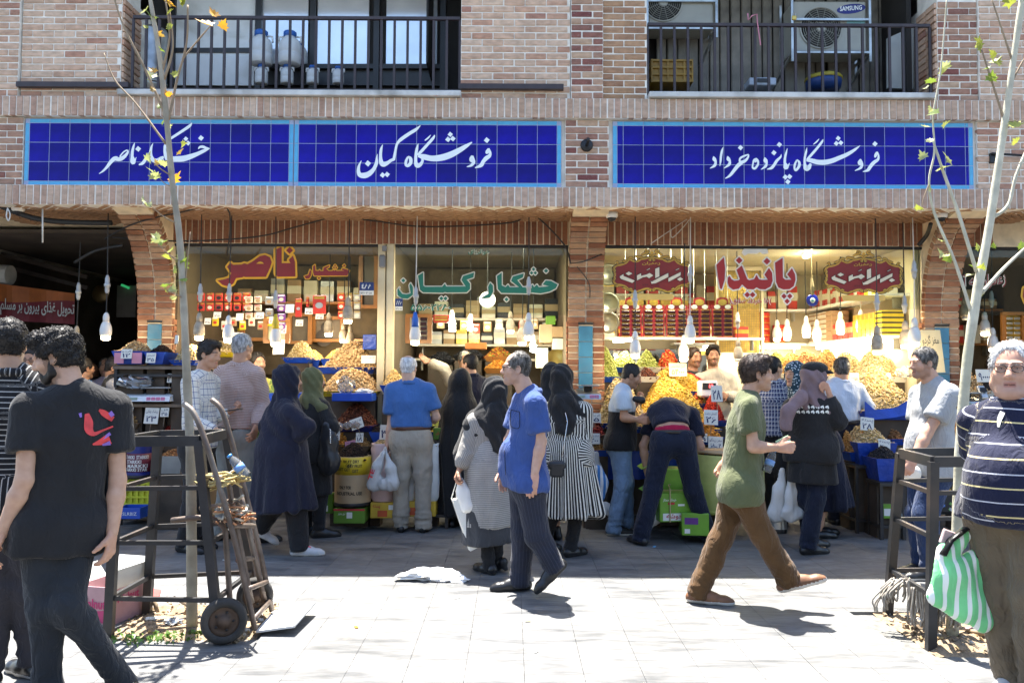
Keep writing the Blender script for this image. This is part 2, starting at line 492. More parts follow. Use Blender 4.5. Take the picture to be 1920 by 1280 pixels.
soldier(4.027,4.222,YF-.055,-6.7,6.7,mBrickS,'soldier_brick','soldier_course')
soldier(3.148,3.343,YF-.055,-6.7,6.7,mBrickS,'soldier_brick','soldier_course',.0672)
mb=MB()
for sg in(-1,1):
 for k in range(24):
  x=sg*(5.155+k*.0672)
  for z0,z1 in((4.027,4.222),(3.148,3.343)):
   if x*sg<6.68:mb.box((x,YF-.025,(z0+z1)/2),(.054,.06,z1-z0-.006))
 for(za,zb,yy)in((ZS,5.9,YF-.03),(3.35,4.02,YF+.018)):
  r=0;z=za+.035
  while z<zb-.02:
   x=5.205 if za>4 else 5.105;x+=.1 if r%2 else 0
   while x<6.6:mb.box((sg*(x+.1),yy+.03,z),(.2,.06,BH));x+=.2125
   z+=CO;r+=1
tag(mb.build('bricks_beyond',mBrickS,bld),kind='stuff')
YG=8.5
mb=MB();mb.box((0,(YF+15)/2+.1,3.24),(13.4,15-YF-.1,.16));mb.build('floor_slab',mMortarW,bld)
mb=MB();w_=.0667;c45=math.cos(PI/4)
for i in range(-130,130):
 for j in range(-40,40):
  for hv in(0,1):
   ox=i*w_+j*3*w_;oy=i*w_-j*3*w_
   if hv==0:cx,cy_,sx,sy=ox+1.5*w_,oy+.5*w_,.182,.047
   else:cx,cy_,sx,sy=ox+3.5*w_,oy-.5*w_,.047,.182
   X=(cx-cy_)*c45;Yy=(cx+cy_)*c45+8.2
   if YF+.055<Yy<YG+.3 and abs(X)<5.4:
    mb.box((X,Yy,3.156+R.uniform(-.002,.002)),(sx,sy,.02),Matrix.Rotation(PI/4,3,'Z'))
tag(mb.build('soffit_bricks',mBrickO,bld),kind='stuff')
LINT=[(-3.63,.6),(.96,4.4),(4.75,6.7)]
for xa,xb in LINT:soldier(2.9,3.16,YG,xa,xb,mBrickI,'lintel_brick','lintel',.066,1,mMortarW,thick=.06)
mTeal=M('teal_tile',(.06,.22,.33),.35,.2,5,.1,30,dirt=(.2,.24,.25))
def pillar(xl,xr):
 w=xr-xl;xc=(xl+xr)/2
 mb=MB();mb.box((xc,YG+.16,1.58),(w-.012,.3,3.16))
 def yf(z):
  t=min(max((z-2.12)/(3.15-2.12),0),1)
  return YG-.66*(1-math.sqrt(max(0,1-t*t))*1.0)if t<.97 else YG-.66*(1-.243*(1-t)/.03)
 zs=[2.1+k*.0525 for k in range(21)]
 for a,b in zip(zs,zs[1:]):
  ya,yb=yf(a)+.01,yf(b)+.01
  mb.add([(xl+.008,ya,a),(xr-.008,ya,a),(xr-.008,yb,b),(xl+.008,yb,b),(xl+.008,YG+.05,a),(xr-.008,YG+.05,a),(xr-.008,YG+.05,b),(xl+.008,YG+.05,b)],[(0,1,2,3),(0,3,7,4),(1,5,6,2)])
 p=mb.build('pillar',mMortarW,bld)
 z=.03;r=0
 while z<2.06:
  if z<1.38:
   for k,(a,b)in enumerate(((xl,xc-.006),(xc+.006,xr))if r%2 else((xl,xl+.115),(xl+.127,xr-.127),(xr-.115,xr))):
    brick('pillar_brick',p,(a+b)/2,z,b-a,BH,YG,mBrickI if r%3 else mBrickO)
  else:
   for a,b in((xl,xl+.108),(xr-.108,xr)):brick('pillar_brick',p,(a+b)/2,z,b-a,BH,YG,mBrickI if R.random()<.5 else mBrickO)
  for sgn,xx in((-1,xl),(1,xr)):
   if z>.9 and xx*sgn<0 or(z>.9 and abs(xx)<1):
    o=brick('pillar_brick',p,xx,z,.16 if r%2 else.19,BH,YG,mBrickI,.03)
    o.rotation_euler=(0,0,PI/2);o.location=Vector((xx+sgn*.002,YG+.105,z))-wl(p)
  z+=CO;r+=1
 for k in range(4):
  mb=MB();mb.box((xc,YG+.006,1.37+.165*(k+.5)),(.148,.02,.16),bev=.003);mb.build('tile',mTeal,p)
 mb=MB();mb.box((xc,YG+.004,2.055),(.15,.03,.02));mb.build('tile_cap',mDark,p)
 n=17;L=0;path=[]
 z=2.1
 while z<3.12:
  path.append(z)
  s=(yf(z+.01)-yf(z-.01))/.02
  z+=CO/math.sqrt(1+s*s)
 for z in path:
  s=(yf(z+.01)-yf(z-.01))/.02
  ang=math.atan(s)
  for a,b in((xl,xc-.007),(xc+.007,xr)):
   o=link('bracket_brick',brick_me(b-a,BH,mBrickO if R.random()<.6 else mBrickI,.08),p,Vector(((a+b)/2,yf(z)+.036,z))-wl(p))
   o.rotation_euler=(-ang,0,0)
pillar(-3.99,-3.62);pillar(.598,.968);pillar(4.39,4.76)
mb=MB();mb.box((0,11.4,6.05),(13.4,7.4,.16));mb.build('roof',mConc,bld)
mb=MB();mb.box((-6.62,11.4,2.95),(.16,7.2,6.1));mb.box((6.62,11.4,2.95),(.16,7.2,6.1));mb.box((0,15.0,2.95),(13.2,.16,6.1));mb.build('outer_wall',mConc,bld)
mb=MB();mb.box((-2.19,YF+.1,4.252),(3.36,.4,.055),bev=.006)
mb.build('sill',mStone,bld)
mb=MB();mb.box((2.73,YF+.1,4.252),(2.8,.4,.055),bev=.006);mb.build('sill',mStone,bld)
mb=MB();mb.box((-4.33,YF-.035,4.335),(1.1,.06,.05));mb.box((-.02,YF-.035,4.335),(1.03,.06,.05));mb.build('steel_rail',mSteel,bld)
def railing(x0,x1,z0,z1,label):
 t=thing('railing',label,'railing',((x0+x1)/2,YF+.06,z0),'balcony railings')
 mb=MB();mb.bar((x0,YF+.06,z1),(x1,YF+.06,z1),.035,.03);mb.build('top_rail',mSteel,t)
 mb=MB();mb.bar((x0,YF+.06,z0),(x1,YF+.06,z0),.035,.03);mb.build('bottom_rail',mSteel,t)
 n=round((x1-x0)/.133);mb=MB();mb.box((0,0,(z1-z0)/2),(.024,.02,z1-z0-.03));me=mb.build('picket',mSteel,me_only=True)
 for k in range(n+1):link('picket',me,t,((x0-x1)/2+(x1-x0)*k/n,0,0))
 return t
railing(-3.80,-.535,4.325,5.06,'dark steel railing across the balcony with the white containers')
railing(1.34,4.16,4.30,5.01,'dark steel railing across the balcony with the air conditioners')
# ================================================================ tiled name bands
mTile=M('cobalt_tile',(.008,.003,.28),.16,.35,5,.25,9,rnd=.38,bdist=.002,spec=.15)
mTileT=M('turquoise_tile',(.07,.36,.60),.2,.12,9,.05,20)
mGrout=M('pale_grout',(.34,.40,.56),.8,.05)
mLet=M('white_glaze',(.82,.86,.86),.3,.04)
YT=YF+.008
def tile_sign(x0,x1,cols,label,lead=.2):
 """cols: the widths of the tile columns"""
 t=thing('tile_sign',label,'sign',((x0+x1)/2,YT,3.345),'blue tiled shop name bands')
 zt,zb=4.012,3.348;b=.043
 mb=MB();mb.box(((x0+x1)/2,YT+.004,(zt+zb)/2),(x1-x0,.016,zt-zb));mb.build('backing',mGrout,t)
 rows=3;rh=(zt-zb-2*b)/rows
 cache={}
 def tl(nm,xc,zc,w,h,m):
  k=(round(w,3),round(h,3),nm)
  if k not in cache:
   mb=MB();mb.box((0,0,0),(w-.006,.014,h-.006),bev=.0015);cache[k]=mb.build(nm,m,me_only=True)
  o=link(nm,cache[k],t,Vector((xc,YT+R.uniform(-.0005,.0005),zc))-wl(t))
  o.rotation_euler=(R.uniform(-.004,.004),0,R.uniform(-.006,.006))
 x=x0+b
 for w in cols:
  for r in range(rows):tl('tile',x+w/2,zb+b+rh*(r+.5),w,rh,mTile)
  tl('border_tile',x+w/2,zt-b/2,w,b,mTileT);tl('border_tile',x+w/2,zb+b/2,w,b,mTileT)
  x+=w
 for xx in(x0+b/2,x1-b/2):
  for r in range(rows):tl('border_tile',xx,zb+b+rh*(r+.5),b,rh,mTileT)
 return t
def cols_for(x0,x1,first):
 W=x1-x0-.086;out=[first];W-=first
 while W>.2:out.append(.1985);W-=.1985
 if W>.02:out.append(W)
 return out
s1=tile_sign(-4.815,-2.165,cols_for(-4.815,-2.165,.1985),'blue tile band with the shorter white name, at the end with the slim tree')
s2=tile_sign(-2.158,.478,cols_for(-2.158,.478,.172),'blue tile band with white name, between slim tree and pipe stub')
s3=tile_sign(.985,4.54,cols_for(.985,4.54,.06),'long blue tile band with white name, below the air conditioners')
YL=YT-.0085
ik=Ink(YL,180,225,8.727)
for st in([(50,880,10),(110,840,30),(180,770,45),(240,690,60),(300,635,70),(350,635,75)],[(330,640,60),(400,640,65),(470,595,55),(520,530,35),(515,495,30)],[(515,492,20),(465,515,22),(420,560,22),(390,605,25)],[(633,372,8),(612,440,36),(594,530,46),(590,620,48)],[(592,600,48),(605,680,90),(615,725,40)],[(620,690,60),(645,640,20),(660,610,8)],[(855,535,8),(835,590,30),(800,660,50),(760,710,50),(700,735,20)],[(932,385,8),(905,450,36),(893,540,50),(905,610,60),(945,660,70),(1000,660,55),(1060,625,45),(1110,610,40)],[(1100,640,40),(1040,680,50),(970,720,15)],[(1130,420,45),(1125,500,45),(1140,580,60),(1170,640,80)],[(1570,48,10),(1530,100,45),(1400,190,45),(1230,300,40),(1165,350,40),(1130,430,40)],[(1140,600,60),(1200,640,85),(1300,640,90),(1420,635,95),(1530,605,85),(1650,560,65),(1780,500,50),(1860,465,15)],[(1675,475,15),(1700,445,35),(1750,440,45),(1800,460,40),(1850,468,20)]):ik.stroke(st)
for d in((690,475,48),(1470,310,40),(1507,380,42),(1435,385,40),(1718,297,48)):ik.dot(*d)
ik.mb.build('lettering',mLet,s1)
ik=Ink(YL,660,230,7.111)
for st in([(125,508,8),(95,570,30),(85,640,45),(105,695,62),(165,705,75),(230,680,68),(290,620,50),(325,540,45),(330,470,25),(340,420,6)],[(408,295,8),(388,360,35),(380,450,40),(390,530,60),(420,555,70),(470,540,50),(520,505,40),(560,490,40)],[(555,500,40),(575,400,34),(590,320,32),(610,270,35),(660,220,45),(760,150,45),(850,95,40),(912,40,10)],[(745,452,20),(780,480,45),(780,540,46),(745,575,40),(718,560,36),(722,510,36),(748,455,24)],[(884,280,8),(865,350,36),(852,440,40),(850,530,45),(870,570,66),(910,560,50),(940,510,35),(930,460,30)],[(1103,165,10),(1080,210,36),(1000,300,38),(900,410,38),(875,435,20)],[(1050,165,8),(1015,205,22),(970,240,14)],[(880,445,30),(950,455,70),(1060,478,75),(1180,470,85),(1300,435,85),(1420,375,70),(1520,315,50),(1600,262,15)],[(1605,440,30),(1600,490,75),(1622,530,45),(1590,570,35),(1530,590,10)],[(1820,345,20),(1803,390,50),(1785,412,20)],[(1820,345,25),(1842,400,34),(1832,445,46),(1790,475,56),(1750,520,50),(1720,570,50),(1640,603,14)]):ik.stroke(st)
for d in((212,545,42),(408,700,38),(468,692,38),(1310,158,36),(1280,225,38),(1345,215,38),(1797,235,40)):ik.dot(*d)
ik.mb.build('lettering',mLet,s2)
ik=Ink(YL,1320,245,11.294)
for st in([(205,545,15),(215,600,80),(245,660,50),(225,740,60),(125,800,12)],[(405,350,8),(380,430,45),(360,540,50),(350,660,40),(335,752,10)],[(500,540,15),(515,600,80),(545,650,50),(530,720,60),(420,800,12)],[(945,505,25),(860,535,40),(775,580,45),(755,640,40),(790,670,70),(870,640,60),(930,570,42),(945,510,30)],[(800,680,80),(720,740,80),(640,840,70),(550,950,55),(450,1015,15)],[(1100,585,25),(1140,640,45),(1140,720,45),(1080,800,50),(1030,780,40),(1040,690,35),(1060,630,50),(1100,590,30)],[(1080,620,60),(1110,665,60)],[(1285,565,12),(1300,630,90),(1325,690,50),(1300,760,55),(1205,825,12)],[(1635,500,8),(1620,560,40),(1540,640,60),(1490,720,60),(1430,790,60),(1335,820,14)],[(1765,375,8),(1740,470,40),(1715,580,50),(1710,690,55)],[(1712,680,50),(1735,770,110),(1745,820,60)],[(1760,760,80),(1795,720,30),(1812,685,8)]):ik.stroke(st)
for d in((773,362,58),(1480,470,58),(1595,298,58),(1722,985,58),(1812,975,58),(1775,1085,58)):ik.dot(*d)
ik.x0,ik.k=1480,10.667
for st in([(150,580,20),(195,630,50),(195,710,55),(135,790,50),(105,760,40),(110,680,45),(150,590,30)],[(352,342,8),(335,430,40),(310,540,45),(308,660,50),(335,755,100),(390,735,90),(430,660,40)],[(678,172,8),(650,230,45),(540,370,50),(400,530,50),(350,580,30)],[(595,165,10),(550,220,30),(480,278,14)],[(340,590,50),(440,600,85),(560,630,95),(700,635,100),(850,605,95),(1000,545,85),(1150,480,75),(1300,390,55),(1415,300,14)],[(1425,568,25),(1420,640,110),(1450,690,60),(1420,750,50),(1310,803,12)],[(1750,425,25),(1728,490,60),(1710,540,24)],[(1755,425,30),(1783,500,36),(1770,580,55),(1690,640,70),(1620,720,70),(1570,790,60),(1470,822,12)]):ik.stroke(st)
for d in((977,155,50),(940,258,52),(1030,245,52),(1713,268,55)):ik.dot(*d)
ik.mb.build('lettering',mLet,s3)
mIron=M('black_iron',(.03,.03,.032),.4,.2,20,.1,60,metal=.6)
t=thing('pipe_stub','dark round pipe stub sticking out of the brick between the tile bands','pipe',U(1100,272,YF-.02))
p0=U(1100,273,YF-.02)
mb=MB();mb.lathe([(.062,0),(.062,.012),(.05,.02),(.02,.022)],18,p0,mat=Matrix.Rotation(PI/2,3,'X'));mb.build('flange',mIron,t,True)
mb=MB();mb.tube([p0,p0+Vector((0,-.12,0)),p0+Vector((0,-.16,.02))],.016,10);mb.build('stub',mIron,t,True)
t=thing('wall_bracket','small dark steel bracket with a rod on brick behind the leaning pale tree','bracket',U(1862,297,YF-.02))
p0=U(1862,297,YF-.02)
mb=MB();mb.box(p0,(.07,.03,.1),bev=.004);mb.build('plate',mIron,t)
mb=MB();mb.tube([p0+Vector((-.03,-.03,.04)),p0+Vector((.3,-.06,.01))],.012,8);mb.build('rod',mIron,t)
# ================================================================ balconies
mDoorW=M('white_door_paint',(.78,.81,.83),.5,.08,4,.05,40,dirt=(.45,.45,.42))
mPane=M('pane_reflection_curtain',(.84,.88,.92),.12,.1,2.5,.05,10,metal=.55)  # bluish white stands for bright sky reflected in the panes, and one white curtain
mZinc=M('zinc_sheet',(.42,.43,.42),.3,.35,7,.2,25,metal=.8)
mCorr=M('weathered_sheet',(.2,.18,.15),.65,.45,5,.3,20,rnd=.35)
YB=8.7
bal=thing('balcony_room','balcony front with white door, dark framed panes behind the containers','balcony front',(-2.2,YB,4.25))
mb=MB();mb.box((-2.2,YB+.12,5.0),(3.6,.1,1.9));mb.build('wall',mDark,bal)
for x0,x1,y0,y1,m,nm in((325,478,-40,158,mDoorW,'door_leaf'),(488,578,-40,122,mPane,'pane'),(592,692,-40,122,mPane,'pane'),(722,820,-40,128,mPane,'pane')):
 a=U(x0,y1,YB);b=U(x1,y0,YB)
 mb=MB();mb.box(((a.x+b.x)/2,YB+.05,(a.z+b.z)/2),(b.x-a.x,.03,b.z-a.z),bev=.004);mb.build(nm,m,bal)
mF=M('near_black_frame',(.018,.018,.02),.4,.2)
mb=MB()
for px,wd in((320,.05),(483,.06),(585,.08),(706,.16),(830,.12)):
 a=U(px,160,YB);mb.bar((a.x,YB+.02,4.2),(a.x,YB+.02,5.9),wd,.06)
for py in(93,):
 a=U(325,py,YB);b=U(478,py,YB);mb.bar((a.x,YB+.03,a.z),(b.x,YB+.03,b.z),.05,.03,up=(0,1,0))
a=U(488,126,YB);b=U(830,126,YB);mb.bar(a,b,.05,.06,up=(0,1,0))
mb.build('frame',mF,bal)
mb=MB();a=U(500,158,YB);b=U(840,130,YB);mb.box(((a.x+b.x)/2,YB+.04,(a.z+b.z)/2),(b.x-a.x,.04,b.z-a.z));mb.build('lower_panel',mF,bal)
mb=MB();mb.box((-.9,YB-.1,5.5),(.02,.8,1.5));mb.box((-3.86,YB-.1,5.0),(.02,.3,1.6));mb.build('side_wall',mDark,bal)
t=thing('metal_tank','shiny dented zinc water tank behind railing beside the white door','tank',U(280,160,8.5))
c=U(281,160,8.5);mb=MB();mb.lathe([(.17,.0),(.17,.3),(.175,.31),(.17,.32),(.17,.9),(.16,.93)],20,(c.x,8.5,4.28));mb.build('drum',mZinc,t,True)
mb=MB();mb.lathe([(.178,.32),(.18,.335),(.178,.35)],20,(c.x,8.5,4.28));mb.build('hoop',mZinc,t,True)
mCan=M('white_plastic',(.68,.70,.71),.4,.05,4,.03);mLid=M('blue_plastic_lid',(.02,.12,.45),.4,.1)
def can(px,py,Y,h,label):
 b=U(px,py,Y);r=h*.32
 t=thing('water_can',label,'container',b,'white blue-lidded containers on the balcony')
 mb=MB();mb.lathe([(r*.9,0),(r,.02*h),(r*1.02,.3*h),(r*.98,.32*h),(r*1.02,.34*h),(r,.62*h),(r*.8,.74*h),(r*.52,.8*h),(r*.52,.86*h)],18,b);mb.build('body',mCan,t,True)
 mb=MB();mb.lathe([(r*.6,.84*h),(r*.6,.97*h),(r*.5,h)],18,b);mb.build('lid',mLid,t,True)
 for s in(-1,1):
  mb=MB();mb.tube([b+Vector((s*r*.55,0,.84*h)),b+Vector((s*r*1.0,0,.84*h)),b+Vector((s*r*1.05,0,.66*h))],.012,6)
  mb.build('handle',mCan,t,True)
for a in((490,158,8.45,.21,'lower white container with blue lid, nearest the white door'),(538,158,8.45,.21,'lower white container with blue lid, under a stacked one and left of centre pane'),(586,158,8.5,.20,'lower white container with blue lid, third along the balcony floor'),(634,158,8.5,.19,'low white container with blue lid, last along the balcony floor'),(489,122,8.47,.37,'tall white container stacked on top, nearest the white door'),(543,122,8.45,.36,'tall white container stacked on top with its blue lid fully in view'),(562,124,8.75,.26,'greyish container behind the stacked white container')):can(*a)
bal2=thing('balcony_back','balcony back of weathered upright metal sheets behind the air conditioners','balcony front',(2.7,YB,4.25))
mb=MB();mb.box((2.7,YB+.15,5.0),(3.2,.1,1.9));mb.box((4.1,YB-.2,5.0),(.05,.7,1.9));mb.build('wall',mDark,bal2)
mb=MB();mb.box((0,0,.8),(.105,.03,1.6),bev=.01);me=mb.build('sheet',mCorr,me_only=True)
for k in range(22):
 px=1240+k*20;o=link('sheet',me,bal2,Vector((U(px,160,YB).x,YB+R.uniform(-.02,.02),4.26))-wl(bal2))
mACw=M('ac_casing',(.34,.34,.30),.45,.1,5,.04,30,dirt=(.35,.34,.3));mACd=M('ac_dark_grille',(.03,.03,.03),.5)
def ac(px0,py0,px1,py1,Y,fan,label,logo=False):
 a=U(px0,py1,Y);b=U(px1,py0,Y);W=b.x-a.x;H=b.z-a.z;c=(a+b)/2
 t=thing('air_conditioner',label,'air conditioner',(c.x,Y,a.z),'outdoor air conditioner units')
 mb=MB();mb.box((c.x,Y+.15,c.z),(W,.3,H),bev=.012);mb.build('casing',mACw,t)
 fx,fz,fr=U(fan[0],fan[1],Y).x,U(fan[0],fan[1],Y).z,fan[2]
 o=Vector((fx,Y,fz));mt=Matrix.Rotation(PI/2,3,'X')
 mb=MB();mb.lathe([(fr*.98,.001),(0,.001)],28,o,mat=mt);mb.build('fan_opening',mACd,t)
 mb=MB()
 mb.lathe([(fr,0),(fr*1.06,.006),(fr*1.06,.016),(fr,.018)],28,o,mat=mt,cap=False)
 for k in range(8):
  rr=fr*(k+1.5)/9.5;mb.lathe([(rr-.002,.012),(rr+.002,.012),(rr+.002,.016),(rr-.002,.016)],28,o,mat=mt,cap=False)
 for k in range(14):
  an=k*PI/7;mb.bar(o+Vector((math.cos(an)*.04,-.014,math.sin(an)*.04)),o+Vector((math.cos(an)*fr,-.014,math.sin(an)*fr)),.004)
 mb.lathe([(.05,.016),(.045,.022),(0,.024)],16,o,mat=mt);mb.build('grille',mACw,t)
 mb=MB()
 for s in(-.02,W+.02):
  mb.bar((a.x+s,Y-.03,a.z-.12),(a.x+s,Y-.03,b.z+.1),.025);mb.bar((a.x+s,Y+.33,a.z-.12),(a.x+s,Y+.33,b.z+.1),.025)
 for z in(a.z-.02,c.z+.06):
  mb.bar((a.x-.03,Y-.03,z),(b.x+.03,Y-.03,z),.022,up=(0,1,0))
 for s in(-.02,W+.02):mb.bar((a.x+s,Y-.03,a.z-.02),(a.x+s,Y+.33,a.z-.02),.022);mb.bar((a.x+s,Y-.03,a.z-.02),(a.x+s-.1,Y+.3,a.z-.3),.022)
 mb.build('frame',mZinc,t)
 if logo:
  ikk=Ink(Y-.003);ikk.poly([(1596+27*math.cos(k*PI/12),17+9*math.sin(k*PI/12)-3*math.cos(k*PI/12))for k in range(24)])
  put_text(ikk.mb,'SAMSUNG',U(1575,21.5,Y-.005),U(1617,17.5,Y)-U(1575,20.5,Y),(0,0,1),.235,.05,1,bold=.02)
  ikk.mb.build('badge',[M('badge_navy',(.008,.012,.16),.4),mLet],t)
  mb=MB();q0=U(1588,38,Y-.004);q1=U(1622,50,Y-.004);mb.box(((q0.x+q1.x)/2,Y-.002,(q0.z+q1.z)/2),(q1.x-q0.x,.004,q0.z-q1.z));mb.build('sticker',M('teal_sticker',(.2,.45,.5),.5),t)
ac(1487,3,1624,97,8.35,(1539,53,.215),'grey air conditioner with oval blue badge and large round fan',True)
ac(1216,-22,1338,52,8.4,(1243,5,.2),'grey air conditioner cut by the top of the picture above the yellow crate')
mBoard=M('grey_board',(.36,.38,.37),.7,.12,4)
t=link_b=MB();a=U(1664,165,8.2);b=U(1712,55,8.2)
link_b.add([U(1664,165,8.2),U(1713,167,8.2),U(1713,50,8.2),U(1664,72,8.2)],[(0,1,2,3)]);v4=link_b.v[:]
link_b.add([(p[0],p[1]+.03,p[2])for p in v4],[(3,2,1,0)]);link_b.f+=[(0,4,5,1),(1,5,6,2),(2,6,7,3),(3,7,4,0)];link_b.m+=[0]*4
tag(link_b.build('board',mBoard),'grey slanted-top board standing at the end of the balcony','board')
def crate(name,c,d,mat,label,rows=3,cols=5,cat='crate',group=None,rot=0):
 t=thing(name,label,cat,c,group);t.rotation_euler.z=rot
 L=Vector(c);W,D,H=d;mb=MB()
 mb.box(L+Vector((0,0,.008)),(W,D,.016))
 for s in(-1,1):
  for r in range(rows+1):
   z=.012+(H-.024)*r/rows
   mb.box(L+Vector((0,s*D/2,z)),(W,.012,.02));mb.box(L+Vector((s*W/2,0,z)),(.012,D,.02))
  for k in range(cols+1):
   x=-W/2+W*k/cols;mb.box(L+Vector((x,s*D/2-s*.004,H/2)),(.018,.01,H))
  for k in range(cols):
   y=-D/2+D*k/(cols-1);mb.box(L+Vector((s*(W/2-.004),y,H/2)),(.01,.018,H))
 mb.build('lattice',mat,t)
 mb=MB();mb.box(L+Vector((0,0,H*.5)),(W-.03,D-.03,H*.96));mb.build('lining',mat,t)
 return t
crate('crate',U(1255,164,8.3),(.42,.3,.24),M('amber_plastic',(.30,.17,.015),.45),'amber plastic crate on the balcony under the cut-off air conditioner')
t=thing('metal_box','small pale blue-grey metal box on the balcony floor','box',U(1425,166,8.2))
b=U(1425,166,8.2);mb=MB();mb.box(b+Vector((0,0,.04)),(.28,.2,.08),bev=.01);mb.build('case',M('bluegrey_metal',(.4,.46,.55),.4),t)
mb=MB();mb.box(b+Vector((0,-.1,.045)),(.12,.02,.04));mb.build('slot',mF,t)
t=thing('paint_bucket','yellow and blue bucket on the balcony under the badged air conditioner','bucket',U(1544,167,8.2))
b=U(1544,167,8.2);mb=MB();mb.lathe([(.17,0),(.185,.1)],20,b);mb.build('tub',M('bucket_blue',(.015,.05,.2),.4),t,True)
mb=MB();mb.lathe([(.187,.08),(.19,.1),(.17,.125),(.08,.13),(0,.13)],20,b);mb.build('lid',M('bucket_yellow',(.35,.29,.03),.4),t,True)
mb=MB();mb.tube([U(1402,26,YF+.03),U(1403,38,YF+.02),U(1410,30,YF+.02),U(1419,27,YF+.03),U(1420,42,YF+.02),U(1426,85,YF+.03)],.006,6)
tag(mb.build('ribbon',M('pink_ribbon',(.6,.22,.3),.6)),'pink ribbon tied to the railing before the metal sheets','ribbon')
t=thing('padlock','small brass padlock hanging on the railing by the air conditioner','padlock',U(1489,33,YF+.03))
b=U(1489,34,YF+.03);mb=MB();mb.box(b,(.045,.025,.045),bev=.006);mb.build('body',M('brass',(.55,.38,.1),.35,metal=.8),t)
mb=MB();mb.tube([b+Vector((-.014,0,.02)),b+Vector((-.014,0,.045)),b+Vector((.014,0,.045)),b+Vector((.014,0,.02))],.005,6);mb.build('shackle',mZinc,t)
# ================================================================ shop shells
YBK=11.2
def shell(x0,x1,back,wallm,label,ceil=2.93,y0=YG+.08):
 t=thing('shop_room',label,'shop',((x0+x1)/2,back,0))
 mb=MB();mb.box(((x0+x1)/2,back+.05,1.5),(x1-x0,.1,3.0));mb.build('back_wall',wallm,t)
 for x in(x0,x1):
  mb=MB();mb.box((x,(y0+back)/2,1.5),(.04,back-y0-.01,3.0));mb.build('side_wall',wallm,t)
 mb=MB();mb.box(((x0+x1)/2,(y0+back)/2,ceil+.03),(x1-x0-.05,back-y0-.01,.06));mb.build('ceiling',wallm,t)
 return t
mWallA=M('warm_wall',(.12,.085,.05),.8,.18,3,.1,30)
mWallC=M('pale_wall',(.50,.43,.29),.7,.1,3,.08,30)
mWood=M('varnished_wood',(.30,.13,.035),.4,.3,5,.1,30)
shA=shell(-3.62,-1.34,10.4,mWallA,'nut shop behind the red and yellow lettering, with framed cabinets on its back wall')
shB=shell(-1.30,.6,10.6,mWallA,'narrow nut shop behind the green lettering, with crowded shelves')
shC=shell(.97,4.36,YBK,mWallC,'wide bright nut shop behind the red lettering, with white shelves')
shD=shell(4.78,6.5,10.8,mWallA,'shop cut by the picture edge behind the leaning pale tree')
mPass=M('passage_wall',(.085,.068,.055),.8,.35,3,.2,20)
pas=thing('passage','dark covered passage under the end arch, with a red banner inside','passage',(-5.2,14,0))
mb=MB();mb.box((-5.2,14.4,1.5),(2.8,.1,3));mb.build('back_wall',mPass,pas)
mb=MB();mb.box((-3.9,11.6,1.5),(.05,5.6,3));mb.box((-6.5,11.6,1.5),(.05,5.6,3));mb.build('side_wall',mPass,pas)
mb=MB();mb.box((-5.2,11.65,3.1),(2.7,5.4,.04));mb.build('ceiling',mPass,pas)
mb=MB()
a=U(-10,462,10.2);b=U(150,500,10.2)
for k,(p,q)in enumerate((((-20,470),(165,520)),((-20,492),(165,540)))):mb.bar(U(*p,10.2),U(*q,10.2),.05,.05)
mb.build('beam',M('passage_beam',(.05,.04,.035),.7),pas)
bn=thing('banner','maroon and orange banner with white script deep in the dark passage','banner',U(65,560,9.5))
mb=MB();P=[]
nb=16
for k in range(nb+1):
 f=k/nb;x=-30+170*f;P+=[U(x,528+22*f,9.5+.03*math.sin(k)),U(x,560+4*math.sin(f*5)+8*f,9.5+.03*math.sin(k)),U(x,598+10*f,9.5+.03*math.sin(k))]
mb.add(P,[(3*k,3*k+1,3*k+4,3*k+3)for k in range(nb)],1);mb.add(P,[(3*k+1,3*k+2,3*k+5,3*k+4)for k in range(nb)],0)
mb.build('cloth',[M('banner_maroon',(.12,.012,.018),.7),M('banner_orange',(.25,.07,.012),.7)],bn)
mb=MB();put_text(mb,'تحویل غذای بیرون بر مسلم',U(0,590,9.45),U(140,590,9.45)-U(0,580,9.45),(0,0,1),.88,.2,0,True,.02);mb.build('lettering',M('banner_grey',(.38,.40,.38),.6),bn)
mb=MB();mb.tube([U(-10,514,9.6),U(20,516,9.6)],.12,14);tag(mb.build('duct',M('pale_duct',(.4,.4,.38),.6)),'pale round duct end above the red banner in the passage','duct')
mb=MB();mb.bar(U(95,504,12),U(120,508,12),.03);mb.build('neon_strip',Memit('green_neon',(.05,.6,.2),.10),pas)
mb=MB();mb.bar(U(228,534,12.5),U(242,540,12.5),.035);mb.build('neon_strip',Memit('green_neon',(.05,.6,.2),.10),pas)
mb=MB();mb.lathe([(.12,0),(.14,.01),(.12,.03),(0,.035)],20,U(190,551,12.2),mat=Matrix.Rotation(PI/2,3,'X'));tag(mb.build('plaque',M('brass_plate',(.3,.22,.1),.4,metal=.6),None,True),'round metal plaque on the dark passage wall','plaque')
mb=MB();mb.box((U(238,565,12.6).x,12.6,U(238,565,12.6).z),(.3,.05,.5));tag(mb.build('shutter',M('grey_shutter',(.25,.25,.25),.5)),'grey shutter panel at the end of the dark passage','shutter')
mPost=M('cream_post',(.66,.56,.36),.55,.1,4,.08,30,dirt=(.45,.36,.2))
t=thing('shop_post','cream painted metal post between the red lettering and the green lettering','post',U(723,985,YG))
xa,xb=U(708,500,YG).x,U(738,500,YG).x
mb=MB();mb.box(((xa+xb)/2-.045,YG+.06,1.45),(.078,.1,2.9),bev=.004);mb.box(((xa+xb)/2+.045,YG+.07,1.45),(.078,.1,2.9),bev=.004);mb.build('shaft',mPost,t)
mb=MB();c=U(717,490,YG-.02);mb.box(c,(.07,.04,.14),bev=.015);mb.build('sensor_box',M('grey_plastic',(.2,.2,.2),.5),t)
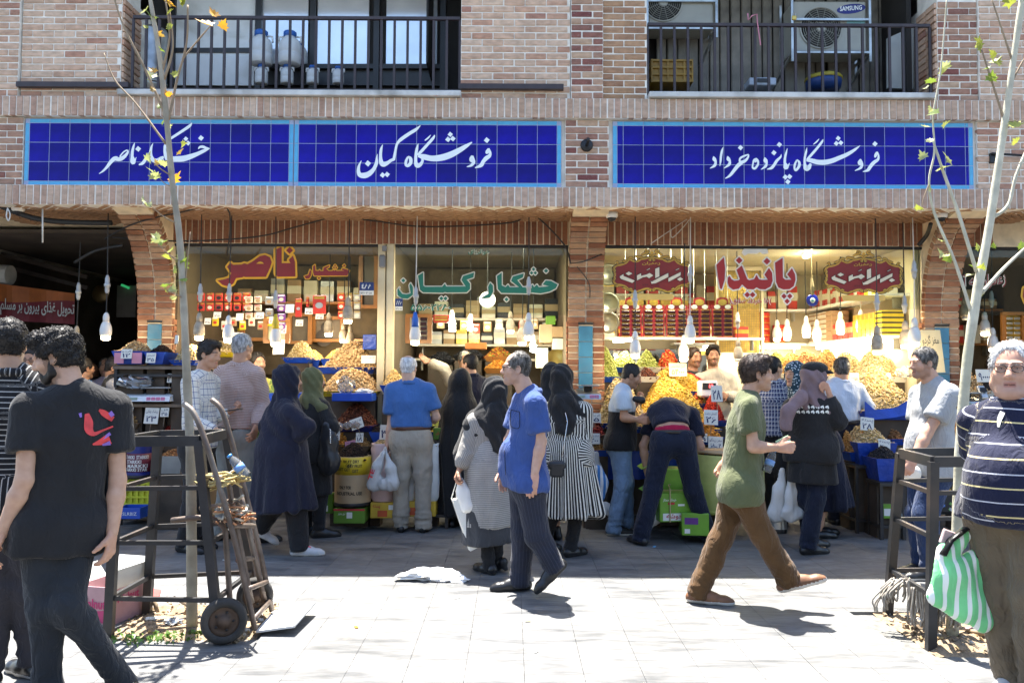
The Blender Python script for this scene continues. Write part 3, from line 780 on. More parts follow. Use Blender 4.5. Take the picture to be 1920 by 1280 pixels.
mb=MB();c=U(721,466,YG-.01);mb.box(c,(.05,.03,.06),bev=.006);mb.build('junction_box',M('grey_plastic',(.2,.2,.2),.5),t)
# ================================================================ shop windows and their lettering
mGlass=Mglass('window_glass',(.90,.94,.88),.01,.006)
mRed=M('vinyl_red',(.34,.012,.01),.4,.05);mRedD=M('vinyl_dark_red',(.22,.012,.008),.4,.08);mYel=M('vinyl_yellow',(.70,.36,.01),.4,.05)
mGrn=M('vinyl_green',(.012,.16,.10),.4,.05);mCre=M('vinyl_cream',(.72,.66,.52),.4,.05);mWht=M('vinyl_white',(.74,.74,.68),.4,.04)
mGold=M('vinyl_gold',(.50,.30,.03),.35,.15);mBlk=M('vinyl_black',(.012,.012,.012),.5)
def window(x0,x1,z0,z1,label,Y=YG+.05,splits=()):
 t=thing('shop_window',label,'shop window',((x0+x1)/2,Y,z0))
 xs=[x0,*splits,x1]
 for a,b in zip(xs,xs[1:]):
  mb=MB();mb.box(((a+b)/2,Y,(z0+z1)/2),(b-a-.004,.008,z1-z0));mb.build('pane',mGlass,t)
 mb=MB();mb.bar((x0,Y-.01,z1),(x1,Y-.01,z1),.03,.03,up=(0,1,0));mb.build('head_rail',mDark,t)
 return t
wA=window(-3.62,-1.44,2.36,2.885,'glass front with large red and yellow lettering')
wB=window(-1.255,.598,2.15,2.885,'glass front with green and cream lettering and a phone number',splits=(U(896,520,YG).x,))
wC=window(.968,4.39,2.23,2.885,'wide glass front with red lettering between two red and gold badges',splits=(U(1330,520,YG).x,U(1560,520,YG).x))
wD=window(4.76,6.45,2.17,2.885,'glass front at the picture edge behind the leaning pale tree')
YW=YG+.04
def letters(ik,polys,dots,e,mi,me):
 for p in polys:ik.edge(p,e,me)
 for d in dots:
  x,y,r=d[:3];ik.edge([(x-r,y),(x,y-r),(x+r,y),(x,y+r)],e,me)
 for p in polys:ik.poly(p,mi,.0012)
 for d in dots:
  x,y,r=d[:3];ik.poly([(x-r,y),(x,y-r),(x+r,y),(x,y+r)],mi,.0012)
ik=Ink(YW,400,455,6.4)
letters(ik,[[(50,452),(120,442),(190,420),(215,365),(165,290),(205,240),(235,265),(340,262),(370,247),(410,258),(470,225),(560,160),(620,148),(680,175),(700,235),(680,300),(630,410),(380,412),(365,405),(350,415),(272,425),(240,490),(180,525),(110,505)],[(745,85),(810,50),(820,60),(820,245),(925,245),(905,205),(955,155),(980,230),(985,405),(770,408),(745,370)]],[(915,92,42)],24,0,1)
ik.poly([(515,252),(540,232),(565,225),(590,235),(607,252)],1,.003)
letters(ik,[[(1092,402),(1140,387),(1153,350),(1160,325),(1175,340),(1172,390),(1150,430),(1112,432)],[(1197,282),(1220,264),(1225,335),(1260,340),(1275,325),(1285,340),(1320,340),(1322,300),(1393,270),(1388,290),(1350,312),(1385,338),(1430,338),(1440,325),(1450,338),(1470,325),(1480,338),(1575,335),(1540,327),(1550,307),(1590,317),(1632,335),(1608,395),(1210,395),(1197,360)]],[(1570,275,15),(1461,274,12),(1447,298,12),(1475,298,12),(1267,425,15)],11,0,1)
ik.mb.build('lettering',[mRedD,mYel],wA)
ik=Ink(YW,740,460,6.0)
letters(ik,[[(55,470),(50,500),(85,545),(130,552),(180,540),(165,450),(180,425),(205,470),(205,555),(150,598),(80,595),(35,560),(32,500)],[(262,340),(320,305),(322,450),(340,465),(535,465),(565,430),(580,462),(800,462),(752,390),(770,345),(893,305),(886,360),(810,385),(848,430),(848,490),(810,528),(590,530),(565,525),(545,532),(320,528),(285,500)],[(982,590),(1060,545),(1050,470),(1075,420),(1105,450),(1108,520),(1070,585),(1010,595)],[(1150,345),(1205,305),(1205,450),(1250,470),(1275,440),(1295,470),(1400,470),(1310,400),(1330,350),(1453,314),(1443,360),(1380,390),(1440,470),(1530,470),(1550,440),(1568,470),(1600,440),(1622,470),(1740,460),(1665,440),(1700,395),(1760,400),(1833,440),(1810,485),(1740,520),(1640,540),(1540,530),(1480,540),(1200,535),(1160,490)]],[(97,395,24),(525,597,24),(572,597,24),(1703,287,24),(1562,268,20),(1540,310,20),(1582,310,20),(1258,608,24)],12,0,1)
for(s_,x_,y_,w_,h_,b_)in(('۵۵۶۰۲۲۸۰',180,735,460,78,.03),('هوالرزاق',828,108,240,66,.015)):
 o_=ik._p(x_,y_,.002);put_text(ik.mb,s_,o_,(1,0,0),(0,0,1),w_/6/176.5,h_/6/176.5,1,True,b_+.045)
 put_text(ik.mb,s_,o_+Vector((0,-.0015,0)),(1,0,0),(0,0,1),w_/6/176.5,h_/6/176.5,0,True,b_)
ik.mb.build('lettering',[mGrn,mCre],wB)
ik=Ink(YW,1330,455,10.105)
letters(ik,[[(135,420),(275,275),(300,480),(290,700),(235,880),(205,870),(160,640)],[(350,660),(385,630),(420,690),(470,720),(550,715),(580,690),(515,515),(615,430),(720,690),(760,710),(850,690),(895,605),(940,690),(1000,705),(1110,700),(1045,605),(1130,475),(1190,570),(1200,720),(1160,830),(1060,885),(960,880),(895,845),(840,885),(720,880),(620,790),(560,870),(450,890),(370,830),(345,750)],[(1245,380),(1390,285),(1395,660),(1440,700),(1555,700),(1475,600),(1565,480),(1625,600),(1635,700),(1600,820),(1520,880),(1400,885),(1310,850),(1265,750)]],[(565,335,65),(1090,352,65),(718,985,55),(820,985,55),(1415,1012,52),(1525,1012,52),(1475,1108,52)],26,0,1)
o_=ik._p(370,1178,.002)
for k,(mi,b_)in enumerate(((1,.075),(0,.03))):
 put_text(ik.mb,'(۱۵ خرداد سابق)',o_+Vector((0,-.0015*k,0)),(1,0,0),(0,0,1),820/10.105/176.5,140/10.105/176.5,mi,True,b_)
ik.poly([(610,190),(640,130),(700,90),(800,75),(900,90),(1000,80),(1100,120),(1120,210),(1000,215),(960,180),(900,210),(740,210),(660,250)],1,0)
put_text(ik.mb,'بسم الله الرحمن الرحیم',ik._p(635,205,.004),(1,0,0),(0,0,1),465/10.105/176.5,100/10.105/176.5,0,True,.0)
ik.mb.build('lettering',[mRed,mWht],wC)
def badge(dx,dy,fl):
 ik=Ink(YW,1140+dx,465+dy,11.294)
 half=[(930,215),(860,205),(700,240),(600,292),(520,272),(450,222),(425,275),(350,335),(180,375),(112,425),(125,500),(160,565),(125,640),(115,715),(180,772),(330,790),(430,860),(480,905),(600,930),(700,890),(830,852),(930,885)]
 full=half+[(1860-x,y)for x,y in half[-2:0:-1]]
 ik.edge(full,34,1);ik.poly(full,0,.002);ik.z+=40
 for i in range(len(full)):
  a,b=full[i],full[(i+1)%len(full)]
  ik.stroke([(a[0],a[1],30),((a[0]+b[0])/2,(a[1]+b[1])/2,44),(b[0],b[1],30)],2,.004)
 def sym(st,mi=2,l=.005):
  for s_ in(0,1):ik.stroke([(1860-x if s_ else x,y,w)for x,y,w in st],mi,l)
 for st in([(560,215,20),(590,180,40),(660,190,44),(740,200,20)],[(700,150,16),(780,110,44),(840,95,40),(850,60,34),(800,50,30),(790,80,16)],[(840,140,20),(890,150,34),(930,190,20)],[(430,230,24),(470,205,40),(510,205,30),(515,235,20)],[(300,290,14),(360,275,40),(420,240,14)],[(160,320,20),(190,300,36),(215,320,28),(190,345,20)],[(130,430,20),(150,480,36),(120,520,20)],[(130,690,20),(150,640,36),(120,600,20)],[(150,800,20),(190,810,36),(215,790,28)],[(440,870,24),(480,860,36),(515,880,24)],[(300,840,14),(360,850,40),(430,910,14)],[(860,250,20),(900,260,34),(905,230,24)],[(860,880,20),(900,900,34),(905,870,24)]):
  sym([(x,y,w+18)for x,y,w in st],1,.0045);sym(st)
 ik.poly([(930,55),(970,100),(950,130),(930,160),(910,130),(890,100)],2,.006)
 L=[[(250,600),(330,550),(325,590),(570,690),(515,738),(280,655),(255,630)],[(440,500),(515,540),(435,580),(372,540)],[(612,580),(700,535),(698,590),(820,560),(880,528),(960,580),(870,640),(820,605),(740,620),(615,685)],[(815,465),(890,425),(885,440),(825,468)],[(1000,440),(1085,405),(1088,600),(1000,638)],[(905,690),(925,715),(1060,640),(1275,530),(1278,610),(1240,630),(1010,745),(920,755)],[(1278,640),(1540,510),(1535,580),(1280,715)],[(1530,615),(1595,660),(1520,700),(1462,660)],[(1430,465),(1505,428),(1500,442),(1440,470)]]
 for p in L:ik.edge(p,9,1,.006)
 for p in L:ik.poly(p,3,.009)
 o_=ik._p(720,365,.012);put_text(ik.mb,'زعفران',o_,(1,0,0),(0,0,1),390/11.294/176.5,75/11.294/176.5,2,True,.03)
 o_=ik._p(730,815,.012);put_text(ik.mb,'تأسیس ۱۳۳۹'.replace('أ','ا'),o_,(1,0,0),(0,0,1),350/11.294/176.5,55/11.294/176.5,1,True,.0)
 a0,a1=470,1400
 ik.poly([(a0+60,970),(a1-60,970),(a1-20,985),(a1,1030),(a1-20,1085),(a1-60,1100),(a0+60,1100),(a0+20,1085),(a0,1030),(a0+20,985)],4,.002)
 o_=ik._p(510,1085,.009);put_text(ik.mb,'برند محبوب سال ۹۵',o_,(1,0,0),(0,0,1),850/11.294/176.5,85/11.294/176.5,1,True,.02)
 ik.mb.build('badge',[mRedD,mBlk,mGold,mCre,M('vinyl_gold_pale',(.62,.44,.12),.35,.1)],wC)
badge(0,0,0);badge(397,2,1)
ik=Ink(YW,1800,500,4)
for(s_,x_,y_,w_,h_)in(('زعفران',150,170,200,110),('به آ',20,170,110,110)):
 for mi,b_ in((1,.05),(0,.01)):
  put_text(ik.mb,s_,ik._p(x_,y_,.002+.0015*(1-mi)),(1,0,.1),(0,0,1),w_/4/176.5,h_/4/176.5,mi,True,b_)
letters(ik,[[(470,220),(478,160),(520,140),(590,150),(590,300),(540,290),(490,270)]],[],16,0,2)
ik.mb.build('lettering',[mRedD,mCre,mYel],wD)
def plate(px0,py0,px1,py1,Y,txt,label,sub):
 a=U(px0,py1,Y);b=U(px1,py0,Y)
 t=thing('number_plate',label,'number plate',a)
 w=b.x-a.x;h=b.z-a.z
 mb=MB();mb.box(((a.x+b.x)/2,Y,a.z+h*.68),(w,.006,h*.64));mb.build('plate',M('plate_navy',(.01,.03,.14),.4),t)
 mb=MB();mb.box(((a.x+b.x)/2,Y,a.z+h*.17),(w,.006,h*.34));mb.build('strip',mWht,t)
 mb=MB();put_text(mb,txt,(a.x+w*.15,Y-.005,a.z+h*.48),(1,0,0),(0,0,1),w*.7,h*.38,0,True,.03);put_text(mb,sub,(a.x+w*.08,Y-.005,a.z+h*.08),(1,0,0),(0,0,1),w*.8,h*.16,1,True,.02)
 mb.build('lettering',[mWht,mBlk],t)
plate(674,529,701,553,YG-.02,'٨٨٤','blue and white street number plate at the end of the red and yellow window','۱۳۶۰۳۰۵۱')
plate(741,560,755,582,YG+.03,'۸۸۶','dim blue number plate low on the green lettered glass, behind a bulb cord','۱۳۶۰۵')
# ================================================================ hanging bulbs
mLampW=M('lamp_white',(.72,.70,.66),.45,.06,6,.04);mCordW=M('cord_white',(.55,.53,.48),.6);mCordB=M('cord_black',(.015,.015,.015),.6);mLampD=M('lamp_dusty',(.34,.29,.22),.7,.3,20)
mGlow=Memit('lamp_glow',(1,.84,.55),3.5)
def bulb(px,py,Y,label,s=1.0,watt=5.0,top=None,dusty=False,plug=None,cord=None,dark=False):
 """py: bottom of the glowing end"""
 b=U(px,py,Y);k=s
 t=thing('hanging_bulb',label,'hanging bulb',b,'bulbs hung on cords over the nuts')
 m=mLampD if dusty else mLampW
 mb=MB();mb.lathe([(.04*k,.035*k),(.055*k,.06*k),(.058*k,.1*k),(.05*k,.15*k),(.035*k,.185*k),(.03*k,.19*k)],16,b);mb.build('body',m,t,True)
 mb=MB();mb.lathe([(0,0),(.03*k,.002),(.042*k,.012*k),(.045*k,.036*k),(.04*k,.04*k)],16,b);mb.build('diffuser',mCordW if dark else mGlow,t,True)
 mb=MB();mb.lathe([(.03*k,.188*k),(.031*k,.24*k),(.022*k,.27*k),(.01*k,.285*k)],12,b);mb.build('socket',m,t,True)
 zt=top if top else(3.14 if Y<YG else 2.92)
 sway=R.uniform(-.01,.01)
 mb=MB();mb.tube([b+Vector((0,0,.28*k)),Vector((b.x+sway,Y,(b.z+zt)/2)),Vector((b.x+sway*2,Y+R.uniform(-.03,.03),zt))],.006,5);mb.build('cord',cord or mCordB,t)
 if 'taped' in label:
  mb=MB();mb.lathe([(.036*k,.185*k),(.036*k,.25*k),(.026*k,.29*k),(.016*k,.34*k)],12,b);mb.build('tape',M('tape_blue',(.02,.12,.5),.5)if 'blue' in label else M('tape_amber',(.6,.45,.03),.5),t,True)
 if plug:
  zc=U(px,plug,Y).z;o=Vector((b.x+sway,Y,zc))
  mb=MB();mb.lathe([(.012,-.1),(.022,-.07),(.022,-.03),(.03,-.028),(.03,.0),(.022,.005),(.022,.05),(.01,.09)],10,o);mb.build('connector',M('connector_grey',(.42,.43,.43),.5,.1),t,True)
 if watt and not dark:
  l=bpy.data.lights.new('bulb_light','POINT');l.energy=watt*.44;l.color=(1,.80,.50);l.shadow_soft_size=.04
  lo=bpy.data.objects.new('bulb_light',l);COL.objects.link(lo);lo.parent=t;lo.location=(0,0,-.05)
 return t
for a in((198,638,8.15,'bulb hanging alone in front of the dark passage',1.0,5,None,False,532,mCordB),(143,655,8.6,'dark unlit bulb on a black cord by the red banner',.9,0,None,True,545,mCordB,True),(373,638,8.2,'first lit bulb after the slim tree, hanging before the red packets',1.0,5,None,True,548,mCordB),(428,643,8.2,'lit bulb hanging just over the grey-haired man in the striped shirt',1.0,5,None,False,548,mCordB),(516,650,8.3,'bulb with a yellow taped neck over the navy headscarf',1.0,5,None,False,560,mCordB),(652,607,8.4,'larger lit bulb under the number plate',1.0,5,None,True,None,mCordB),(616,631,9.4,'bulb hanging before the portrait frame inside the first shop',1.0,5,None,True,None,mCordB),(643,643,9.6,'small bulb left of a pair over the upper walnut heap',.85,4,None,True,None,mCordB),(656,648,9.6,'small bulb right of a pair over the upper walnut heap',.85,4,None,True,None,mCordB),(778,647,8.2,'bulb with blue taped neck over the bald man in the blue shirt',1.0,5,None,False,553,mCordW),(991,638,8.2,'bulb over the balding man with glasses',1.0,5,None,False,535,mCordB),(979,648,8.6,'bulb half hidden behind the one over the balding man',1.0,4,None,True,None,mCordB),(957,625,9.2,'dim bulb inside the green lettered shop by the cartons',.9,4,None,True,None,mCordB),(1191,672,8.2,'bulb hanging before the red saffron cards, over the head of the two-tone shirt',1.0,5,None,False,560,mCordB),(1294,643,8.2,'bulb on a white cord hung at the end of the first gold badge',1.0,5,None,False,512,mCordW),(1282,678,8.5,'bulb just below another one, beside the seller in the black shirt',1.0,1.2,None,False,None,mCordB),(1384,678,9.0,'grey bulb on black cord near the wire mesh',.9,0,None,True,600,mCordB,True),(1512,484,9.2,'bulb high up beside the blue eye charm',1.0,5,None,False,None,mCordW),(1645,665,8.2,'dusty bulb over the man in the white shirt',1.05,5,None,True,565,mCordB),(1698,654,8.4,'brownish dusty bulb left of the white one near the handwritten sheet',1.05,4,None,True,570,mCordB),(1715,650,8.15,'greyish bulb on a twisted white cord by the handwritten sheet',1.05,4,None,False,505,mCordW),(1457,640,10.0,'first small bulb of the row by the red tins',.95,3,None,False,None,mCordB),(1476,638,10.0,'second small bulb of the row before the red tins',.95,3,None,False,None,mCordB),(1512,633,9.8,'small bulb below the blue eye charm',.95,3,None,False,None,mCordB),(1532,640,9.8,'small bulb just right of the one below the eye charm',.95,3,None,False,None,mCordB),(1576,627,9.4,'bulb before the stacked pale boxes',.95,3,None,False,None,mCordB),(1614,624,9.4,'bulb before the brown boxes under the second gold badge',.95,3,None,False,None,mCordW),(1847,630,8.9,'upper bulb in the shop behind the leaning tree',.95,5,None,False,None,mCordB),(1862,660,8.8,'lower bulb over the seller in the shop behind the leaning tree',.95,5,None,False,560,mCordB),(1809,600,9.0,'dim bulb right beside the end pillar',.9,0,None,True,None,mCordB,True)):
 bulb(*a[:3],a[3],*a[4:])
def cfl(px,py,Y,label):
 b=U(px,py,Y);t=thing('hanging_bulb',label,'hanging bulb',b,'bulbs hung on cords over the nuts')
 mb=MB();mb.tube([b+Vector((.028*math.cos(k*.7),.028*math.sin(k*.7),.004*k))for k in range(26)],.011,6);mb.build('spiral',Memit('cool_glow',(.9,1,.82),9),t,True)
 mb=MB();mb.lathe([(.03,.1),(.033,.16),(.015,.2)],12,b);mb.build('socket',mLampW,t,True)
 mb=MB();mb.tube([b+Vector((0,0,.2)),Vector((b.x,Y,2.92))],.005,5);mb.build('cord',mCordB,t)
 l=bpy.data.lights.new('bulb_light','POINT');l.energy=1.2;l.color=(.95,1,.8);l.shadow_soft_size=.05
 lo=bpy.data.objects.new('bulb_light',l);COL.objects.link(lo);lo.parent=t;lo.location=(0,-.02,-.06)
cfl(847,614,9.0,'bare white spiral lamp over the seller reaching out his arm');cfl(882,620,9.3,'bare white spiral lamp before the golden bags');cfl(1000,660,8.9,'bare glowing spiral lamp beside the brick pillar')
b=U(914,562,8.9);t=thing('globe_lamp','white striped glowing globe lamp behind the green letters','lamp',b)
mb=MB();mb.lathe([(.015,-.085)]+[(.085*math.cos(a),.085*math.sin(a))for a in[k*PI/10-PI/2 for k in range(1,10)]]+[(.015,.085)],20,b);mb.build('globe',Memit('globe_glow',(1,1,.86),1.1),t,True)
mb=MB()
for k in range(10):
 mb.tube([b+Vector((.088*math.cos(a)*math.cos(k*PI/5),.088*math.cos(a)*math.sin(k*PI/5),.088*math.sin(a)))for a in[q*PI/8-PI/2 for q in range(9)]],.005,4)
mb.build('rib',mLampW,t)
mb=MB();mb.tube([b+Vector((0,0,.085)),Vector((b.x,b.y,2.92))],.005,5);mb.build('cord',mCordB,t)
def tube_lamp(p,q,label,w):
 t=thing('tube_lamp',label,'tube lamp',p);p=Vector(p);q=Vector(q)
 mb=MB();mb.tube([p,q],.018,8);mb.build('tube',Memit('tube_glow',(1,.96,.80),8),t,True)
 mb=MB();mb.bar(p+Vector((0,.0,.035)),q+Vector((0,0,.035)),.05,.02,up=(0,1,0));mb.build('holder',mWhite,t)
 l=bpy.data.lights.new('tube_light','AREA');l.shape='RECTANGLE';l.size=(q-p).length;l.size_y=.05;l.energy=w*.22;l.color=(1,.9,.68)
 lo=bpy.data.objects.new('tube_light',l);COL.objects.link(lo);lo.parent=t
 d=(q-p).normalized();lo.rotation_euler=(0,0,math.atan2(d.y,d.x));lo.location=(q-p)/2+Vector((0,0,-.03))
tube_lamp(U(1150,640,9.6),U(1185,637,9.6),'short bright tube lamp on the shelf edge under the red saffron cards',8)
tube_lamp((4.20,8.9,1.90),(4.20,11.0,1.90),'bright tube lamp under the lower side shelf over the heaped pistachios',15)
tube_lamp((2.6,10.85,1.90),(3.9,10.85,1.90),'bright tube lamp under the lower back shelf by the red tins',18)
tube_lamp((1.3,8.63,2.918),(2.0,8.63,2.918),'ceiling tube lamp just behind the glass over the first gold badge',44)
tube_lamp((3.0,8.63,2.918),(3.7,8.63,2.918),'ceiling tube lamp just behind the glass over the second gold badge',44)
tube_lamp((-.8,8.64,2.928),(.1,8.64,2.928),'added ceiling tube lamp brightening the green lettered shop',30)  # added behind the lintel, nearly out of sight, to brighten this shop
tube_lamp((-3.0,8.64,2.928),(-2.0,8.64,2.928),'added ceiling tube lamp brightening the first shop',24)  # another added tube, tucked up at the ceiling as extra light
# ================================================================ nuts, trays, cartons
OCT_V=np.array([(1,0,0),(-1,0,0),(0,1,0),(0,-1,0),(0,0,1),(0,0,-1)],float)
OCT_F=np.array([(0,2,4),(2,1,4),(1,3,4),(3,0,4),(2,0,5),(1,2,5),(3,1,5),(0,3,5)])
mNut=Mattr('nut_skins',.75,spec=.25)
def rotmats(n):
 q=NR.normal(size=(n,4));q/=np.linalg.norm(q,axis=1,keepdims=True);w,x,y,z=q.T
 return np.stack([1-2*(y*y+z*z),2*(x*y-z*w),2*(x*z+y*w),2*(x*y+z*w),1-2*(x*x+z*z),2*(y*z-x*w),2*(x*z-y*w),2*(y*z+x*w),1-2*(x*x+y*y)],1).reshape(n,3,3)
def grains(P,size,cols,asp=(1.3,.9,.75),vary=.25):
 n=len(P);s=size*(1+vary*NR.uniform(-1,1,n));Rm=rotmats(n)
 loc=OCT_V[None]*np.array(asp)[None,None]*s[:,None,None]
 V=np.einsum('nij,nkj->nki',Rm,loc)+P[:,None]
 F=OCT_F[None]+6*np.arange(n)[:,None,None]
 C=np.array(cols)[NR.randint(0,len(cols),n)]*NR.uniform(.72,1.18,(n,1))
 C=np.concatenate([C,np.ones((n,1))],1)
 return V.reshape(-1,3),F.reshape(-1,3),np.repeat(C,6,0)
def fast_mesh(name,V,F,C,mat,parent=None,smooth=False):
 L=wl(parent);V=np.asarray(V,np.float32)-np.array(L,np.float32)
 me=bpy.data.meshes.new(name);me.vertices.add(len(V));me.vertices.foreach_set('co',V.ravel())
 k=F.shape[1];me.loops.add(F.size);me.loops.foreach_set('vertex_index',F.astype(np.int32).ravel())
 me.polygons.add(len(F));me.polygons.foreach_set('loop_start',np.arange(0,F.size,k,dtype=np.int32))
 try:me.polygons.foreach_set('loop_total',np.full(len(F),k,dtype=np.int32))
 except Exception:pass
 if smooth:me.polygons.foreach_set('use_smooth',np.ones(len(F),bool))
 me.update(calc_edges=True)
 if C is not None:
  a=me.color_attributes.new('Col','FLOAT_COLOR','POINT');a.data.foreach_set('color',np.asarray(C,np.float32).ravel())
 me.materials.append(mat);return link(name,me,parent)
NUTC=dict(walnut=[(.60,.40,.19),(.52,.32,.14),(.66,.47,.25)],pist=[(.56,.42,.22),(.50,.36,.17),(.63,.50,.30),(.40,.30,.10)],almond=[(.34,.16,.06),(.27,.11,.04),(.42,.22,.09)],raisin=[(.025,.014,.012),(.045,.022,.018),(.015,.01,.01)],gold=[(.66,.40,.05),(.72,.47,.08),(.60,.33,.035),(.74,.52,.14)],chili=[(.36,.02,.012),(.26,.012,.008),(.45,.04,.02)],date=[(.11,.035,.018),(.17,.05,.025),(.07,.02,.012)],apricot=[(.60,.25,.03),(.50,.18,.02),(.68,.32,.06)],green=[(.33,.36,.08),(.24,.28,.05),(.42,.42,.13)],red=[(.52,.04,.015),(.60,.10,.02),(.42,.02,.01),(.55,.25,.06)],black=[(.02,.02,.024),(.04,.04,.045)],pea=[(.66,.47,.2),(.60,.40,.15)],spice=[(.60,.28,.015)],brown=[(.40,.22,.07),(.32,.16,.05),(.48,.29,.11)],jewel=[(.5,.12,.03),(.6,.35,.04),(.3,.03,.02),(.2,.22,.04)],plum=[(.16,.015,.02),(.24,.02,.02),(.09,.01,.012)])
mTub=M('blue_tub',(.012,.07,.42),.4,.2,5,.05,30);mTarp=M('blue_tarp',(.010,.055,.36),.45,.25,6,.5,18,bdist=.02);mTubD=M('deep_blue_tub',(.01,.02,.16),.4,.2)
mWoodR=M('rough_wood',(.16,.12,.085),.85,.3,6,.3,40);mBlackF=M('black_steel',(.022,.022,.024),.45,.3,10,.15,40,dirt=(.07,.05,.04))
mDimW=M('dim_boards',(.075,.055,.038),.85,.3,5,.2,30)
def heap(label,px0,px1,ptop,pbot,Y,dep,kind,size=.011,tray=None,th=.05,n=None,lean=.6,pw=2.6,flat=False,asp=(1.3,.9,.75),drop=.9,nm='nut_heap',cat='nut heap'):
 a=U(px0,pbot,Y);b=U(px1,pbot,Y);top=U((px0+px1)/2,ptop,Y+dep*lean)
 W=b.x-a.x;cx=(a.x+b.x)/2;z0=a.z;H=max(.02,top.z-z0)
 t=thing(nm,label,cat,(cx,Y+dep/2,z0),'heaps of nuts, seeds and dried fruit')
 if tray:
  mb=MB();iw=W/2;d=dep/2;o=.025
  for q in range(1):
   ring=lambda e,z:[(cx-iw-e,Y-e,z),(cx+iw+e,Y-e,z),(cx+iw+e,Y+dep+e,z),(cx-iw-e,Y+dep+e,z)]
   V=ring(-.03,z0-th)+ring(.012,z0+.012)+ring(.004,z0+.012)+ring(-.03,z0-th+.01)
   F=[(3,2,1,0),(12,13,14,15)]
   for r in range(3):
    for k in range(4):F.append((r*4+k,r*4+(k+1)%4,r*4+4+(k+1)%4,r*4+4+k))
   mb.add(V,F)
  mb.build('tray',tray,t)
  if drop and z0-th>.04:
   zb=max(0.0,z0-th-drop);mb=MB();mb.box((cx,Y+dep/2+.02,(z0-th+zb)/2-.004),(W*.93,dep*.9,z0-th-zb));mb.build('support',mDimW,t)
 def hz(u,v):
  l=lean*2-1;vv=(v-l)/(1-l)if True else v
  vv=np.where(v<l,(l-v)/(1+l),(v-l)/(1-l))
  r=np.minimum((np.abs(u)**pw+np.abs(vv)**pw)**(1/pw),1.0);q_=np.sqrt(r*r+.02)-.14
  base=1-np.maximum(q_/.87,0)**1.3
  base=base*(1+(.16*np.sin(u*5+px0)*np.cos(v*4+px1)+.08*np.sin(u*13+px1)*np.sin(v*11))*(.3+r))
  return z0+H*np.maximum(base,0)**.95
 N=14;g=np.linspace(-1,1,N);UU,VV=np.meshgrid(g,g)
 Z=hz(UU,VV)-size*.6;V=np.stack([cx+UU*W/2,Y+dep/2+VV*dep/2,Z],-1).reshape(-1,3)
 F=np.array([(j*N+i,j*N+i+1,(j+1)*N+i+1,(j+1)*N+i)for j in range(N-1)for i in range(N-1)])
 cols=NUTC[kind];mc=np.array(cols).mean(0)*.8
 fast_mesh('mound',V,F,np.tile(np.append(mc,1),(len(V),1)),mNut,t,True)
 if size>.003:
  slope=math.sqrt(1+(2*H/min(W,dep))**2)
  n=n or int(min(2600,W*dep*slope/(size*size*1.9)))
  u=NR.uniform(-1,1,n);v=NR.uniform(-1,1,n)
  P=np.stack([cx+u*W/2,Y+dep/2+v*dep/2,hz(u,v)+NR.uniform(-.3,.5,n)*size],1)
  V,F,C=grains(P,size,cols,asp)
  o=fast_mesh('loose_nuts',V,F,C,mNut,t);tag(o,kind='stuff')
 return t
mCard=M('price_card',(.70,.68,.60),.7,.05,6,.05);mInk=M('marker_ink',(.01,.015,.09),.6)
def card(px0,py0,px1,py1,Y,big,small,label,mat=None,tilt=0,ink=None,fa=True,stick=True):
 a=U(px0,py1,Y);b=U(px1,py0,Y);W=b.x-a.x;H=b.z-a.z;c=(a+b)/2
 t=thing('price_card',label,'price card',(c.x,Y,a.z),'handwritten price cards');t.rotation_euler=(-.2,tilt,0)
 o=Vector(t.location)
 mb=MB();mb.box(o+Vector((0,0,H/2)),(W,.004,H));mb.build('card',mat or mCard,t)
 mb=MB()
 if small:put_text(mb,small,o+Vector((-W*.42,-.0035,H*.62)),(1,0,0),(0,0,1),W*.84,H*.26,0,fa)
 if big:put_text(mb,big,o+Vector((-W*.36,-.0035,H*.12)),(1,0,0),(0,0,1),W*.72,H*(.42 if small else.6),0,fa,.02)
 if mb.v:mb.build('lettering',ink or mInk,t)
 if stick:mb=MB();mb.bar(o+Vector((0,.006,-.1)),o+Vector((0,.006,H*.4)),.01,.004);mb.build('stick',mWoodR,t)
 return t
def carton(px0,py0,px1,py1,Y,dep,mat,label,prints=(),flaps=0,rot=0,cat='carton',group=None,nm='carton'):
 """prints: (text, u0, v0, u1, v1, material, vertical) on the front face; text None = a coloured patch"""
 a=U(px0,py1,Y);b=U(px1,py0,Y);W=b.x-a.x;H=b.z-a.z
 t=thing(nm,label,cat,((a.x+b.x)/2,Y+dep/2,a.z),group)
 L=Vector(t.location);t.rotation_euler.z=rot
 mb=MB();mb.box(L+Vector((0,0,H/2)),(W,dep,H),bev=.006);mb.build('body',mat,t)
 mb=MB();mb.box(L+Vector((0,0,H+.001)),(W*.99,.05,.002));mb.build('tape',M('carton_tape',(.45,.33,.16),.35),t)
 for k in range(flaps):
  s=(-1,1)[k%2];mb=MB();mb.box(L+Vector((s*W/2+s*.05,0,H+.03)),(.13,dep*.96,.004),Matrix.Rotation(-s*-.5,3,'Y'));mb.build('flap',mat,t)
 for i,(tx,u0,v0,u1,v1,m,vert)in enumerate(prints):
  mb=MB();o=L+Vector((-W/2+u0*W,-dep/2-.0012-.0006*i,v0*H));w=(u1-u0)*W;h=(v1-v0)*H
  if tx is None:mb.quad(o,o+Vector((w,0,0)),o+Vector((w,0,h)),o+Vector((0,0,h)))
  elif vert:put_text(mb,tx,o+Vector((w,0,0)),(0,0,1),(-1,0,0),h,w,0,any(ord(ch)>1500 for ch in tx),.02)
  else:put_text(mb,tx,o,(1,0,0),(0,0,1),w,h,0,any(ord(ch)>1500 for ch in tx),.02)
  mb.build('print' if tx is None else 'lettering',m,t)
 return t
